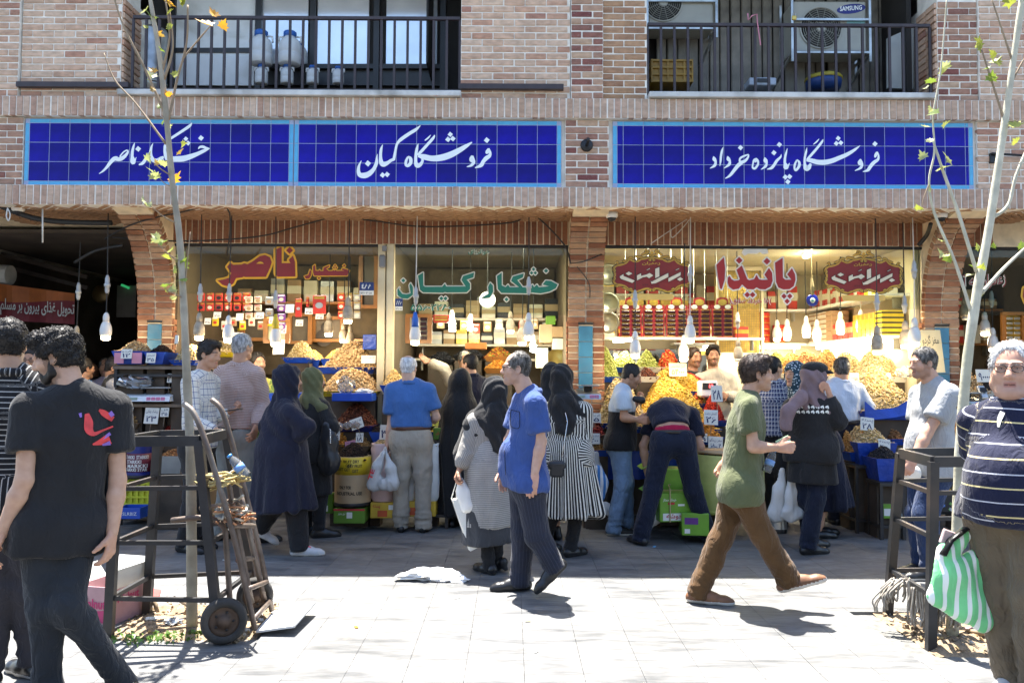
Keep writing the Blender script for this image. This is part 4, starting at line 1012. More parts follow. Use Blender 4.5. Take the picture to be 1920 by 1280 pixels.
mKraft=M('kraft_board',(.42,.30,.17),.85,.12,5,.1,60,dirt=(.3,.2,.1));mGreenC=M('green_carton',(.15,.34,.03),.45,.15,5);mGreenD=M('dark_green_carton',(.10,.22,.02),.5,.2,4)
mYelC=M('yellow_carton',(.55,.36,.03),.5,.2,6);mPinkC=M('pink_print',(.62,.25,.32),.6,.1);mRedP=M('red_print',(.5,.02,.03),.5);mTealP=M('teal_print',(.02,.16,.15),.6);mWhP=M('white_print',(.75,.75,.70),.5,.04)
def stand(px0,px1,py,Y,dep,label,mat=None,skirt=0,legs=True,zmin=0.0,nm='table',slats=0):
 a=U(px0,py,Y);b=U(px1,py,Y);z=a.z
 t=thing(nm,label,'stand',((a.x+b.x)/2,Y+dep/2,zmin));L=Vector(t.location)
 W=b.x-a.x
 mb=MB();mb.box(((a.x+b.x)/2,Y+dep/2,z-.015),(W,dep,.03));mb.build('top',mat or mWoodR,t)
 if skirt:
  mb=MB();n=24;vs=[]
  for k in range(n+1):
   x=a.x+W*k/n;y=Y-.006+.012*math.sin(k*1.7);vs+=[(x,y,z+.004),(x+.01*math.sin(k),y-.012*math.sin(k*2.3),z-skirt+.015*math.sin(k*1.1))]
  mb.add(vs,[(2*k,2*k+2,2*k+3,2*k+1)for k in range(n)]);mb.build('skirt',mTarp,t,True)
 if legs:
  for x in(a.x+.02,b.x-.02):
   for y in(Y+.03,Y+dep-.03):
    mb=MB();mb.bar((x,y,zmin),(x,y,z-.03),.03);mb.build('leg',mBlackF,t)
  mb=MB()
  for x in(a.x+.02,b.x-.02):mb.bar((x,Y+.03,zmin+.12),(x,Y+dep-.03,zmin+.12),.025)
  mb.bar((a.x+.02,Y+.03,zmin+.12),(b.x-.02,Y+.03,zmin+.12),.025);mb.build('stretcher',mBlackF,t)
 return t
stand(212,375,686,8.0,.4,'upper plank shelf at the first pillar, under the blue and pink trays',zmin=U(0,725,8.0).z,legs=True)
stand(225,345,757,8.0,.5,'weighing stand of rough wood at the first pillar',mWoodR)
heap('walnut halves in a blue and pink box on the upper shelf at the first pillar',212,268,641,660,8.02,.3,'walnut',.014,mTub,.12)
heap('black raisins in a small blue box beside the walnuts at the first pillar',272,308,648,662,8.02,.3,'raisin',.009,mTub,.11)
heap('pistachios in a blue tray on the upper shelf behind the slim tree',318,366,648,677,8.0,.36,'pist',.012,mTub,.04)
heap('pistachios in the tilted blue tub beside the weighing scale',312,336,706,742,8.1,.2,'pist',.012,mTub,.05)
for x0,x1 in((214,232),(247,266)):
 a=U(x0,681,7.985);b=U(x1,661,7.985);mb=MB();mb.box(((a.x+b.x)/2,7.985,(a.z+b.z)/2),(b.x-a.x,.004,b.z-a.z));tag(mb.build('paper_label',mPinkC),'pink paper label on the front of the walnut box, %s'%('nearer the dark passage' if x0<220 else 'nearer the raisins'),'label')
card(226,654,247,672,7.97,'۱۲','گردو','price card on the blue and pink walnut box',stick=False)
card(273,661,291,680,7.97,'۳۵','کشمش','price card on the small black raisin box',stick=False)
card(327,628,334,644,8.1,None,None,'small blank card standing over the pistachio tray by the slim tree')
card(313,700,322,717,8.05,'۲',None,'little card standing in the tilted pistachio tub')
def scale(px0,px1,py,Y,label,mat,pink=True):
 a=U(px0,py,Y);b=U(px1,py,Y);W=b.x-a.x;c=Vector(((a.x+b.x)/2,Y+.16,a.z))
 t=thing('weighing_scale',label,'scale',c)
 mb=MB();mb.add([c+Vector(p)for p in((-W/2,-.17,0),(W/2,-.17,0),(W/2,.15,0),(-W/2,.15,0),(-W/2,-.15,.05),(W/2,-.15,.05),(W/2*.95,.13,.10),(-W/2*.95,.13,.10))],[(3,2,1,0),(0,1,5,4),(1,2,6,5),(2,3,7,6),(3,0,4,7),(4,5,6,7)]);mb.build('base',mat,t)
 mb=MB();mb.box(c+Vector((0,.02,.135)),(W*.92,.27,.014),bev=.005);mb.build('pan',mZinc,t)
 mb=MB();mb.box(c+Vector((0,.02,.105)),(.08,.08,.05));mb.build('post',mIron,t)
 mb=MB();mb.box(c+Vector((-W*.3,-.163,.026)),(W*.25,.006,.026),Matrix.Rotation(-.35,3,'X'));mb.build('display',M('lcd_green',(.25,.3,.22),.3),t)
 for i in range(4):
  for j in range(2):
   mb=MB();mb.box(c+Vector((W*(.06+.1*i),-.1665+.004*j,.018+.017*j)),(W*.08,.006,.012),Matrix.Rotation(-.35,3,'X'));mb.build('key',M('scale_key',(.6,.12,.25)if pink else(.3,.3,.32),.4),t)
 return t
scale(228,318,752,7.95,'white shop scale with clear bags on its pan at the first pillar',mCan)
scale(1083,1127,748,8.0,'flat scale with rows of pink keys beside the central pillar',mZinc)
scale(1806,1852,762,8.0,'grey scale by the leaning tree at the end pillar',mZinc,False)
mBag=Mglass('clear_film',(.97,.97,.97),.12,.32);mBagW=M('white_film',(.72,.72,.70),.35,.06,10,.4,14,bdist=.02)
def crumple(name,c,r,mat,label,cat='plastic bag',sq=.6,seed=1,parent=None,n=20,jag=.25):
 rr=random.Random(seed);c=Vector(c);mb=MB();vs=[];A=[rr.uniform(0,6)for _ in range(8)]
 for j in range(n//2+1):
  th=PI*j/(n//2)
  for i in range(n):
   ph=2*PI*i/n
   q=1+jag*(math.sin(3*ph+A[0]+2*th)*.4+math.sin(5*ph+A[1]-3*th)*.3+math.sin(9*ph+7*th+A[2])*.2+rr.uniform(-.3,.3))
   vs.append(c+Vector((r[0]*math.sin(th)*math.cos(ph)*q,r[1]*math.sin(th)*math.sin(ph)*q,max(-r[2]*.98,r[2]*math.cos(th)*q))))
 fs=[(j*n+i,j*n+(i+1)%n,(j+1)*n+(i+1)%n,(j+1)*n+i)for j in range(n//2)for i in range(n)]
 mb.add(vs,fs);o=mb.build(name,mat,parent,False)
 return tag(o,label,cat)if label else o
crumple('plastic_bag',U(258,722,8.05)+Vector((0,0,.03)),(.2,.12,.07),mBag,'clear plastic bags lying on the white shop scale',seed=3)
heap('dried figs behind two cards under the white scale',225,258,762,795,8.0,.3,'brown',.013,mWoodR,.05)
card(232,762,247,779,7.98,'۱۳','انجیر','small tilted card in the dried figs under the scale',tilt=.15)
card(226,788,248,803,7.96,None,'پاک سالم','wide card at the foot of the dried figs',tilt=-.03)
card(269,764,296,794,7.96,'۲۳','زرشک پفکی','large handwritten card over the red barberries',tilt=.03)
card(300,764,316,781,7.97,'۳۵','گل','small card next to the large one over the red barberries')
heap('bright red barberries heaped in a bin behind the steel guard',280,345,795,826,7.95,.35,'chili',.009,mWoodR,.1)
card(298,809,320,823,7.93,None,'زرشک','pale card lying on the red barberries',tilt=.1)
heap('orange spice powder heaped in the blue barrel',228,280,810,824,7.7,.28,'spice',.002,None)
heap('almonds heaped in the grey metal bin behind the steel guard',291,341,842,857,7.75,.26,'almond',.009,M('bin_metal',(.32,.34,.34),.5,.2,5,metal=.4),.16)
def barrel(px0,px1,py0,py1,Y,mat,label,band=None,texts=(),nm='barrel',rim=None):
 a=U(px0,py1,Y);b=U(px1,py0,Y);r=(b.x-a.x)/2;H=b.z-a.z;c=Vector(((a.x+b.x)/2,Y+r,a.z))
 t=thing(nm,label,'barrel',c)
 mb=MB();mb.lathe([(r*.985,0),(r,.02),(r,H*.98),(r*.985,H),(r*.95,H),(r*.95,H-.04),(0,H-.04)],32,c);mb.build('body',mat,t,True)
 mb=MB();mb.lathe([(r*1.0,.0),(r*1.025,.01),(r*1.025,.03),(r,.035)],32,c);mb.build('rim',rim or mIron,t,True)
 if band:
  z0,z1,bm=band;mb=MB();mb.lathe([(r*1.006,H*z0),(r*1.006,H*z1)],32,c);ob=mb.build('band',bm,t,True)
 for tx,u,z,w,h,m in texts:
  v,f,tw,th=text_geo(tx,any(ord(ch)>1500 for ch in tx),.025);mb=MB();vs=[]
  for p in v:
   an=u-PI/2+(p[0]/tw-.5)*w/r;vs.append(c+Vector((math.cos(an)*r*1.012,math.sin(an)*r*1.012,z*H+p[1]/th*h)))
  mb.add(vs,f);mb.build('lettering',m,t)
 return t
barrel(228,275,826,898,7.68,mTubD,'blue plastic drum wrapped in a maroon printed sleeve behind the steel guard',(.18,.66,M('sleeve_maroon',(.13,.012,.03),.5)),[('STARKKI  STARKKI',.1,.52,.24,.035,mWhP),('STARKKI',-.1,.40,.15,.035,mWhP),('MARKKI',.2,.29,.2,.035,mWhP),('STARKKI STAR',.0,.2,.24,.03,mWhP)])
crate('crate',U(250,947,7.7)+Vector((0,.15,0)),(.28,.28,.22),M('lime_plastic',(.50,.52,.02),.4),'lime yellow plastic crate under the maroon drum')
t=thing('open_box','small navy blue open carton on the pavement by the lime crate','box',U(240,972,7.45));b=Vector(t.location)
mb=MB();mb.box(b+Vector((0,.1,.005)),(.22,.2,.01));mb.build('floor',mTubD,t)
for d,s_ in(((0,0,.05),(.22,.006,.1)),((0,.2,.05),(.22,.006,.1)),((-.11,.1,.05),(.006,.2,.1)),((.11,.1,.05),(.006,.2,.1))):
 mb=MB();mb.box(b+Vector(d),s_);mb.build('side',mTub,t)
mb=MB();put_text(mb,'STABILO'[:0]or 'SLRBIZ',b+Vector((-.05,-.005,.03)),(1,0,0),(0,0,1),.13,.03);mb.build('lettering',mWhP,t)
carton(291,888,336,905,7.85,.3,M('cream_carton',(.6,.55,.45),.7,.1),'shallow white and red carton between metal bin and tall brown carton',[(None,0,0,.3,1,mRedP,0),('١١١١',.5,.15,.85,.5,mRedP,0)])
IF=[('IFFCO',.08,.08,.4,.92,mRedP,1),('PKCBS38',.44,.08,.62,.92,mTealP,1),('COCOA BUTTER SUBSTITUTE',.66,.08,.76,.92,mTealP,1),('A DIVISION OF IFFCO CORPORATION',.8,.1,.87,.8,mTealP,1)]
carton(291,907,338,980,7.85,.25,mKraft,'tall brown carton with red vertical letters behind the steel guard',IF)
carton(345,907,392,980,7.9,.25,mKraft,'tall brown carton mostly hidden behind black trouser legs',IF)
stand(440,706,737,8.5,1.3,'blue draped counter of the first shop',mTarp,.35)
heap('pale chickpeas in a blue bin at the back of the first shop',560,598,657,676,9.4,.4,'pea',.010,mTub,.12)
heap('yellow split peas in a blue bin at the back of the first shop',603,645,657,674,9.4,.4,'gold',.009,mTub,.12)
heap('upper great heap of walnuts on a blue sheet in the first shop',598,702,643,690,8.75,.55,'walnut',.019,mTarp,.06)
heap('lower great heap of walnuts over yellow tape in the first shop',592,706,690,735,8.3,.5,'walnut',.017,M('yellow_tape_tray',(.55,.42,.02),.4),.045)
heap('dried yellow fruit beside the lower walnut heap, behind the olive scarf',574,604,698,722,8.4,.3,'gold',.013,mTub)
heap('pale seeds in a bin behind the grey-haired man',365,445,640,662,9.0,.4,'pist',.012,M('yellow_tape_tray',(.55,.42,.02),.4),.04)
heap('mixed nuts in a bin behind the seller in yellow and green',530,580,640,672,9.2,.4,'pist',.012,mTub)
card(677,666,704,681,8.55,None,'گردوی ایرانی','wide white card stuck in the upper walnut heap')
carton(680,627,706,655,8.9,.2,mTarp,'blue wrapped bundle above the upper walnut heap',cat='bundle',nm='bundle')
carton(622,737,697,752,8.05,.28,mTub,'shallow bright blue box with bags on it, under the walnuts',cat='box',nm='box')
crumple('plastic_bag',U(648,722,8.15),(.09,.08,.085),mBag,'knotted clear bag standing on the shallow blue box',seed=5)
crumple('plastic_bag',U(682,734,8.15),(.09,.07,.03),mBagW,'folded white bag lying on the shallow blue box',seed=6)
heap('dark dates heaped under the shallow blue box',622,698,757,800,8.05,.4,'date',.014,mTubD,.05)
heap('brown seeds heaped beside the dried apricots, under the dark dates',648,692,815,838,7.95,.25,'brown',.011,mWoodR)
heap('dried apricots behind the black handbag',618,650,805,835,7.98,.3,'apricot',.014,mWoodR)
for k,(x,y)in enumerate(((636,800),(652,798),(668,797))):crumple('nut_bag',U(x,y,7.95),(.045,.04,.04),Mglass('amber_film',(.75,.5,.3),.1,.4),'small tied bag of brown nuts, %s of three under the dates'%('first','middle','last')[k],seed=20+k)
card(660,783,684,803,7.93,'۳۹۰۰','توت خشک','tilted white card over the brown seeds',tilt=-.35)
card(667,811,681,829,7.92,'۱۸','آجیل','small white card in the brown seeds');card(623,808,637,825,7.93,'۱۹','زرد','small card in the dried apricots')
card(648,826,668,838,7.85,None,'مویز','pink card behind the heap of black currants',mPinkC,-.2)
barrel(620,690,857,951,7.62,mKraft,'brown fibre drum stencilled in black, wrapped with yellow tape at the top',(.64,.99,M('tape_yellow',(.58,.42,.02),.35,.1)),[('ONLY FOR',-.25,.36,.12,.032,mBlk),('INDUSTRIAL USE',-.05,.24,.26,.032,mBlk),('DRY FRUIT',-.35,.88,.16,.028,mBlk),('DRY',.35,.88,.06,.03,mBlk),('GET',-.05,.80,.06,.03,mBlk),('DRY FRUIT',.3,.79,.14,.028,mBlk),('FRUIT GET',-.4,.72,.15,.03,mBlk),('GET',.3,.69,.06,.03,mBlk)])
heap('black currants heaped on the brown fibre drum',627,685,830,862,7.66,.28,'raisin',.009,None)
carton(625,953,684,981,7.65,.3,mGreenD,'green carton under the brown fibre drum',[(None,.42,.35,.6,.75,mWhP,0),(None,.0,.85,1,.98,mRedP,0),('آجیل خشکبار',.15,.55,.38,.75,mWhP,0)])
carton(600,925,625,962,7.9,.2,mGreenD,'dark green carton behind the handbag woman, beside the drum',[(None,.2,.1,.6,.4,mWhP,0)])
carton(694,942,740,971,7.75,.3,mYelC,'yellow carton under the pink sack, left of the grey trousers',[('پسته',.1,.6,.4,.85,mRedP,0),(None,.3,.1,.7,.5,M('pot_red',(.5,.08,.02),.5),0),(None,.75,.55,.95,.85,mWhP,0)])
carton(760,940,817,968,7.78,.3,mYelC,'yellow carton under white sacks, right of the grey trousers',[(None,.1,.1,.4,.6,M('pot_red',(.5,.08,.02),.5),0),(None,.6,.4,.8,.8,mWhP,0)])
def sack(px0,px1,py0,py1,Y,mat,label):
 a=U(px0,py1,Y);b=U(px1,py0,Y);w=(b.x-a.x)/2;H=b.z-a.z;c=Vector(((a.x+b.x)/2,Y+w*.8,a.z));n=24;mb=MB();pr=((.85,0),(1.0,.06),(1.04,.3),(1.0,.6),(.98,.82),(1.02,.9),(.95,.96),(1.0,1.0),(.9,1.0),(.85,.94))
 vs=[c+Vector((w*r*math.cos(2*PI*k/n)*(1+.03*math.sin(k*5+j)),w*.8*r*math.sin(2*PI*k/n)*(1+.04*math.sin(k*3+2*j)),z*H))for j,(r,z)in enumerate(pr)for k in range(n)]
 mb.add(vs,[(j*n+k,j*n+(k+1)%n,(j+1)*n+(k+1)%n,(j+1)*n+k)for j in range(len(pr)-1)for k in range(n)])
 o=mb.build('sack',mat,None,True);return tag(o,label,'sack','open sacks on cartons')
mSackP=M('pink_woven',(.62,.45,.43),.7,.1,10,.3,80);mSackW=M('white_woven',(.68,.68,.65),.65,.1,10,.3,80)
sack(692,740,832,941,7.75,mSackP,'pinkish white sack behind the carrier bags, left of the grey trousers');sack(745,778,845,940,7.8,mSackW,'white sack seen between the grey trouser legs');sack(782,822,832,940,7.78,mSackW,'white sack right of the grey trousers')
heap('pistachios filling the pinkish sack left of the grey trousers',696,736,823,835,7.79,.25,'pist',.012,None);heap('pale nuts filling the white sack right of the grey trousers',786,819,826,836,7.82,.2,'pist',.012,None)
heap('black seeds in a small blue box behind the old man',694,714,800,812,8.0,.2,'raisin',.008,mTub,.1);heap('yellow corn in a blue box right of the old man',804,822,806,812,8.0,.2,'gold',.01,mTub,.1)
card(711,796,728,824,7.9,'۳',None,'tall card behind the wrist watch of the old man',tilt=.05)
heap('puffed corn in the bright blue tub behind the old man',714,752,694,724,8.3,.35,'pea',.013,mTub,.08)
stand(800,842,826,7.9,.5,'narrow black stand right of the white sacks',mBlackF);carton(812,802,838,824,7.95,.25,mGreenD,'dark green carton on the narrow black stand',[('فندق',.2,.4,.8,.7,mRedP,0)])
stand(745,1055,800,8.9,.8,'dark counter of the green lettered shop',M('counter_dark',(.06,.05,.04),.6),.4)
heap('jewel-coloured jellies in an upper bin of the green lettered shop',908,962,652,670,9.8,.3,'jewel',.014,mWood,.05);heap('orange jellies in a lower bin of the green lettered shop',908,962,676,692,9.6,.3,'apricot',.014,mWood,.05)
heap('black olives in a bin behind the reaching arm',800,850,660,676,9.9,.3,'black',.016,mIron,.05);heap('dark blue sweets in a bin behind the boy',850,905,652,668,9.9,.3,'black',.016,mIron,.05)
heap('green mixed seeds at the counter behind the black chador',745,830,760,800,8.75,.3,'green',.012,mIron,.05);heap('golden nuts on the counter behind the balding man',985,1050,745,775,8.8,.3,'gold',.013,mIron,.05)
stand(1112,1318,846,7.95,1.5,'blue skirted front table of the wide shop',mTarp,.26)
heap('dark red dried plums behind price cards beside the two-tone shirt',1098,1136,786,817,7.9,.3,'plum',.016,mWoodR);heap('brown dates on the table edge beside the pale jeans',1104,1142,822,846,7.88,.25,'brown',.015,mTub)
heap('brown berries at the edge of the striped dress',1094,1106,800,822,7.95,.2,'brown',.014,mWoodR)
card(1103,774,1127,792,7.95,'۱۵','آلو خشک','card standing behind the dark red plums');card(1101,812,1125,832,7.84,'۱۲۰۰','خرمای مضافتی','card standing before the dark red plums')
heap('pale walnut pieces sloping behind the two-tone shirt',1128,1222,713,795,8.05,.7,'pist',.017,mTarp,.05,lean=.85,pw=4)
heap('great golden raisin slope in the middle of the wide shop',1212,1352,708,806,8.0,1.0,'gold',.0145,mTarp,.05,lean=.86,n=3600,pw=4)
heap('orange dried apricots at the front corner of the golden slope',1306,1356,788,822,7.9,.3,'apricot',.017,mTub,.06)
heap('dark red chilli flakes behind a number card',1330,1366,744,790,8.2,.5,'chili',.009,mTarp);heap('red barberries along the top edge of the golden slope',1262,1335,700,722,8.9,.4,'chili',.011,mTarp)
heap('lime green pistachio slivers beside the central pillar',1124,1165,655,708,9.0,.6,'green',.012,mTub,.05,lean=.7);heap('pale green slivers behind the lime green heap',1150,1200,660,690,9.5,.4,'green',.012,mTub)
heap('bright green kernels over the head of the two-tone shirt',1198,1240,660,690,9.2,.4,'green',.016,mWhite);heap('bright red berries beside the green kernels',1240,1280,658,690,9.2,.4,'red',.016,mWhite);heap('yellow green raisins below the red berries',1235,1285,690,706,9.0,.3,'gold',.014,mWhite)
heap('dark berries behind the clear bag',1200,1235,690,708,9.0,.3,'date',.014,mWhite)
heap('upper golden raisin bank behind the great slope',1226,1340,694,735,8.75,.5,'gold',.0145,mTarp,.05,lean=.8,pw=4)
heap('yellow nut bank along the blue table edge behind the two-tone shirt',1138,1215,745,802,7.99,.3,'pea',.014,mTarp,.05,pw=4)
card(1255,680,1288,705,8.7,'۵۴۰۰۰','آجیل مخصوص','framed yellow price sign under the double bulbs',M('sign_cream',(.62,.58,.36),.5),ink=M('sign_yellow_ink',(.62,.42,.01),.5),stick=False)
card(1320,768,1346,796,7.86,'۲۶','کشمش درشت','white card with a large number on the golden slope',tilt=.05);card(1334,722,1355,753,8.1,'۲۸',None,'tall card with a large number before the sellers')
card(1328,818,1355,846,7.82,'۲ ۶۵۰۰','مغز زردآلو','card leaning on the front of the apricots',tilt=.06);card(1310,812,1326,828,7.84,'۹','هلو','little card half behind the apricot card',tilt=.06);card(1203,776,1222,798,7.93,'۱۵','بادام','brown card behind the bending man',mKraft)
heap('small wrapped sweets in front of the apricots',1306,1330,826,848,7.9,.2,'jewel',.013,mTub);heap('foil wrapped sweets before the two sellers',1300,1330,735,758,8.6,.3,'jewel',.014,mTub)
t=thing('counter_scale','white scale with a lit red display before the two sellers','scale',U(1330,745,8.55));b=Vector(t.location)
mb=MB();mb.box(b+Vector((0,.08,.09)),(.2,.14,.18),bev=.02);mb.build('case',mCan,t);mb=MB();mb.box(b+Vector((0,.006,.12)),(.14,.008,.07));mb.build('screen',M('screen_dark',(.03,.03,.03),.3),t);mb=MB();put_text(mb,'13',b+Vector((.0,-.001,.1)),(1,0,0),(0,0,1),.04,.04);mb.build('digits',Memit('red_led',(1,.05,.05),3),t)
barrel(1312,1452,856,968,7.35,M('lime_woven_drum',(.48,.50,.16),.6,.12,12,.5,30),'wide lime green woven drum behind the man in the green shirt',None,(),'drum',M('lime_rim',(.4,.42,.1),.6));b=U(1382,853,7.35)
mb=MB();mb.lathe([(.345,.0),(.345,.02),(0,.025)],32,b+Vector((0,.345,0)));tag(mb.build('board_disc',mKraft,None,True),'round brown board lying on top of the lime woven drum','board')
t=carton(1232,924,1296,978,7.28,.32,mGreenC,'bright green carton tied with string between the legs of the bending man',[(None,.1,.05,.75,.3,mWhP,0),('خوشه',.2,.08,.7,.28,mRedP,0),(None,.25,.6,.45,.68,mRedP,0),(None,.55,.55,.75,.62,mWhP,0),('خرمای ممتاز',.1,.7,.5,.82,mWhP,0)],2,.12)
L=Vector(t.location);mb=MB();mb.tube([L+Vector((-.06,-.17,0)),L+Vector((-.06,-.172,.29)),L+Vector((-.02,0,.31)),L+Vector((.03,.1,.3))],.006,5);mb.build('string',M('straw_string',(.5,.4,.2),.8),t)
carton(1282,962,1332,1004,7.2,.28,mGreenC,'green carton on the pavement at the right foot of the bending man',[(None,.1,.5,.6,.8,M('purple_print',(.12,.03,.2),.5),0),(None,.1,.1,.3,.3,mWhP,0)],0,-.1)
carton(1318,930,1356,965,7.5,.25,mGreenC,'green carton with a small red badge against the woven drum',[(None,.35,.45,.6,.85,mRedP,0)])
carton(1225,880,1290,925,7.55,.3,M('lime_carton',(.26,.5,.06),.5,.15),'opened pale green carton behind the bright green one',(),2)
stand(1460,1706,745,8.55,1.6,'long white side counter of the wide shop',mWhite,.3)
for k,(x0,x1,y0,y1,Yk,kd)in enumerate(((1452,1490,668,700,10.0,'green'),(1482,1524,666,702,9.8,'brown'),(1510,1552,664,704,9.6,'almond'),(1545,1590,662,706,9.4,'brown'))):
 heap('%s nut ridge on the side counter, %s from the wire mesh'%(('greenish','light brown','dark brown','tan')[k],('first','second','third','fourth')[k]),x0-8,x1+8,y0-4,y1,Yk,.5,kd,.013,mWhite,pw=3.5)
heap('pale pistachio ridge on the side counter, behind the white shirt',1575,1640,660,706,9.1,.5,'pist',.013,mWhite);heap('large pistachio ridge on the side counter, nearest the handwritten sheet',1622,1706,655,708,8.8,.5,'pist',.013,mWhite)
heap('amber sultanas right behind the white shirt',1600,1650,705,730,8.7,.3,'gold',.012,mTarp);heap('great pistachio heap over the blue sheet beside the grey T-shirt',1612,1735,690,772,8.15,.6,'pist',.014,mTarp,.08,lean=.84,pw=4)
for x0,x1,s_,l_ in((1594,1611,'۵۸/۰۰۰','first'),(1621,1640,'۵۲/۰۰۰','second'),(1652,1671,'۳۶/۰۰۰','third')):card(x0,699,x1,715,8.55,s_,None,'yellowish edge card %s in the row under the side counter heaps'%l_,stick=False,ink=mBlk)
crumple('plastic_bag',U(1698,697,8.5),(.1,.08,.06),mBag,'clear bag at the rim of the great pistachio heap',seed=8)
mb=MB();P=[U(1622,752,8.1),U(1640,768,8.05),U(1680,764,8.0),U(1712,745,8.0)];Q=[U(1622,785,8.08),U(1642,786,8.0),U(1680,782,7.97),U(1712,775,7.97)]
mb.add(P+Q,[(0,1,5,4),(1,2,6,5),(2,3,7,6)]);S_=mb.v[:];mb.add([(p[0],p[1]+.01,p[2])for p in S_],[(4,5,1,0),(5,6,2,1),(6,7,3,2)]);tag(mb.build('blue_sheet',mTarp,None,True),'blue plastic sheet hanging under the great pistachio heap','sheet')
stand(1604,1692,872,7.75,.6,'black frame stand under the blue pistachio boxes',mBlackF);stand(1650,1700,905,7.45,.3,'lower black frame stand under the black seeds',mBlackF)
heap('salted pistachios in the blue box beside the white shirt',1609,1680,797,832,7.8,.45,'pist',.014,mTarp,.22);heap('black sunflower seeds in the lower blue box at the steel guard',1645,1700,838,862,7.5,.3,'black',.010,mTarp,.2)
heap('nuts in a bin beside the dark trousers, left of the blue box',1594,1610,810,850,7.9,.3,'brown',.013,mTub,.08);heap('brown nuts at the back of the blue boxes by the grey T-shirt',1672,1700,802,825,8.1,.25,'almond',.013,mTub)
card(1613,782,1638,807,7.95,'۲۸','پسته','grey card standing at the back of the salted pistachios',tilt=.12);card(1647,823,1669,846,7.74,'۲۶۰۰۰','پسته','white card with a big number in the salted pistachios',tilt=.1)
for x0,x1,y0,y1,Yk,l_ in((1596,1640,892,945,8.2,'stacked pale styrofoam box under the black frame stand'),(1642,1690,900,945,8.2,'pale styrofoam box near the steel guard under the stands')):carton(x0,y0,x1,y1,Yk,.3,M('styrofoam',(.6,.6,.57),.8,.05),l_,(),cat='box',nm='foam_box')
t=thing('jar','small clear jar with green label under the lower black stand','jar',U(1686,985,7.5));b=Vector(t.location);mb=MB();mb.lathe([(.035,0),(.038,.02),(.038,.11),(.028,.13),(.028,.15),(0,.15)],14,b);mb.build('glass',mBag,t,True);mb=MB();mb.lathe([(.039,.03),(.039,.08)],14,b);mb.build('label',mGreenC,t,True)
carton(1656,945,1672,972,7.5,.1,mGreenC,'small green pack under the lower black stand',[(None,.1,.2,.9,.7,mWhP,0)],cat='pack',nm='pack')
card(1708,616,1771,698,8.35,None,'مغز گردو ممتاز','tall cream handwritten sheet taped beside the end pillar',M('sheet_cream',(.62,.52,.30),.7,.08),stick=False,ink=mBlk)
stand(1800,1915,790,8.0,.6,'stand of the stall behind the leaning pale tree',mWoodR)
heap('walnut heap in the stall behind the leaning tree',1805,1870,697,735,8.5,.5,'walnut',.016,mWhite);heap('shelled walnuts beside the card reader behind the leaning tree',1806,1850,722,748,8.25,.3,'walnut',.015,mWhite)
heap('dark dried mushrooms under the grey scale',1800,1842,785,830,7.85,.3,'brown',.016,mWoodR);heap('yellow lentils at the foot of the leaning tree stall',1800,1830,835,858,7.8,.25,'gold',.008,mTub)
card(1832,692,1862,716,8.3,'۹۰۰۰۰',None,'yellow edged card in the walnut heap behind the leaning tree',stick=False);card(1802,818,1824,834,7.75,'۸۵',None,'brown cardboard price sign under the grey scale',mKraft);card(1822,780,1838,790,7.78,'۱۲',None,'bluish small card under the grey scale')
t=thing('card_reader','grey card payment reader leaning by the shelled walnuts','card reader',U(1842,745,8.15));b=Vector(t.location);rt=Matrix.Rotation(-.6,3,'X')
mb=MB();mb.box(b+Vector((0,0,.05)),(.08,.04,.16),rt,bev=.01);mb.build('case',mZinc,t);mb=MB();mb.box(b+Vector((0,-.024,.08)),(.06,.006,.05),rt);mb.build('screen',mIron,t)
t=thing('floral_bag','black bag printed with colourful flowers behind the grey T-shirt','bag',U(1784,965,7.4));b=Vector(t.location)
mb=MB();mb.box(b+Vector((0,.06,.22)),(.26,.12,.44),bev=.03);mb.build('body',mBlk,t)
for k in range(26):
 mb=MB();c=b+Vector((R.uniform(-.11,.11),-.002-k*5e-5,R.uniform(.04,.4)));r=R.uniform(.012,.024)
 mb.add([c+Vector((r*math.cos(a)*(1 if q%2 else.55),0,r*math.sin(a)*(1 if q%2 else.55)))for q,a in enumerate([PI*q/5 for q in range(10)])],[tuple(range(10))]);mb.build('flower',M('flower_%d'%(k%5),((.5,.3,.02),(.45,.05,.05),(.1,.2,.5),(.15,.35,.08),(.5,.5,.48))[k%5],.6),t)
ORD=('first','second','third','fourth','fifth','sixth','seventh','eighth','ninth','tenth','eleventh','twelfth','thirteenth','fourteenth','fifteenth','sixteenth','seventeenth','eighteenth','nineteenth','twentieth','twenty-first','twenty-second','twenty-third','twenty-fourth','twenty-fifth')
# ================================================================ shelves and stock inside the shops
def shelf(x0,y0,x1,y1,z,label,depth=.28,mat=None,th=.028,side='back'):
 t=thing('shelf',label,'shelf',((x0+x1)/2,(y0+y1)/2,z))
 mb=MB();mb.box(((x0+x1)/2,(y0+y1)/2,z-th/2),(abs(x1-x0),abs(y1-y0),th));mb.build('board',mat or mWhite,t)
 mb=MB()
 if side=='back':
  for x in(x0+.1,x1-.1):mb.box((x,y1-.05,z-.09),(.02,.1,.12))
 else:
  for y in(y0+.2,y1-.2):mb.box((x1-.05,y,z-.09),(.1,.02,.12))
 mb.build('bracket',mZinc,t);return t
_SQ={}
def nth(label):
 k=_SQ.get(label,0);_SQ[label]=k+1;return '%s %s'%(ORD[min(k,24)],label)
def stock(x,y,z,w,d,h,mats,label,grp,cat='box',nm='box',band=True,yaw=0):
 label=nth(label)
 t=thing(nm,label,cat,(x,y,z),grp);L=Vector((x,y,z));t.rotation_euler.z=yaw
 mb=MB();mb.box(L+Vector((0,0,h/2)),(w,d,h),bev=.004);mb.build('body',mats[0],t)
 if band and len(mats)>1:
  mb=MB();mb.box(L+Vector((0,0,h*.55)),(w+.004,d+.004,h*.35));mb.build('label_band',mats[1],t)
 return t
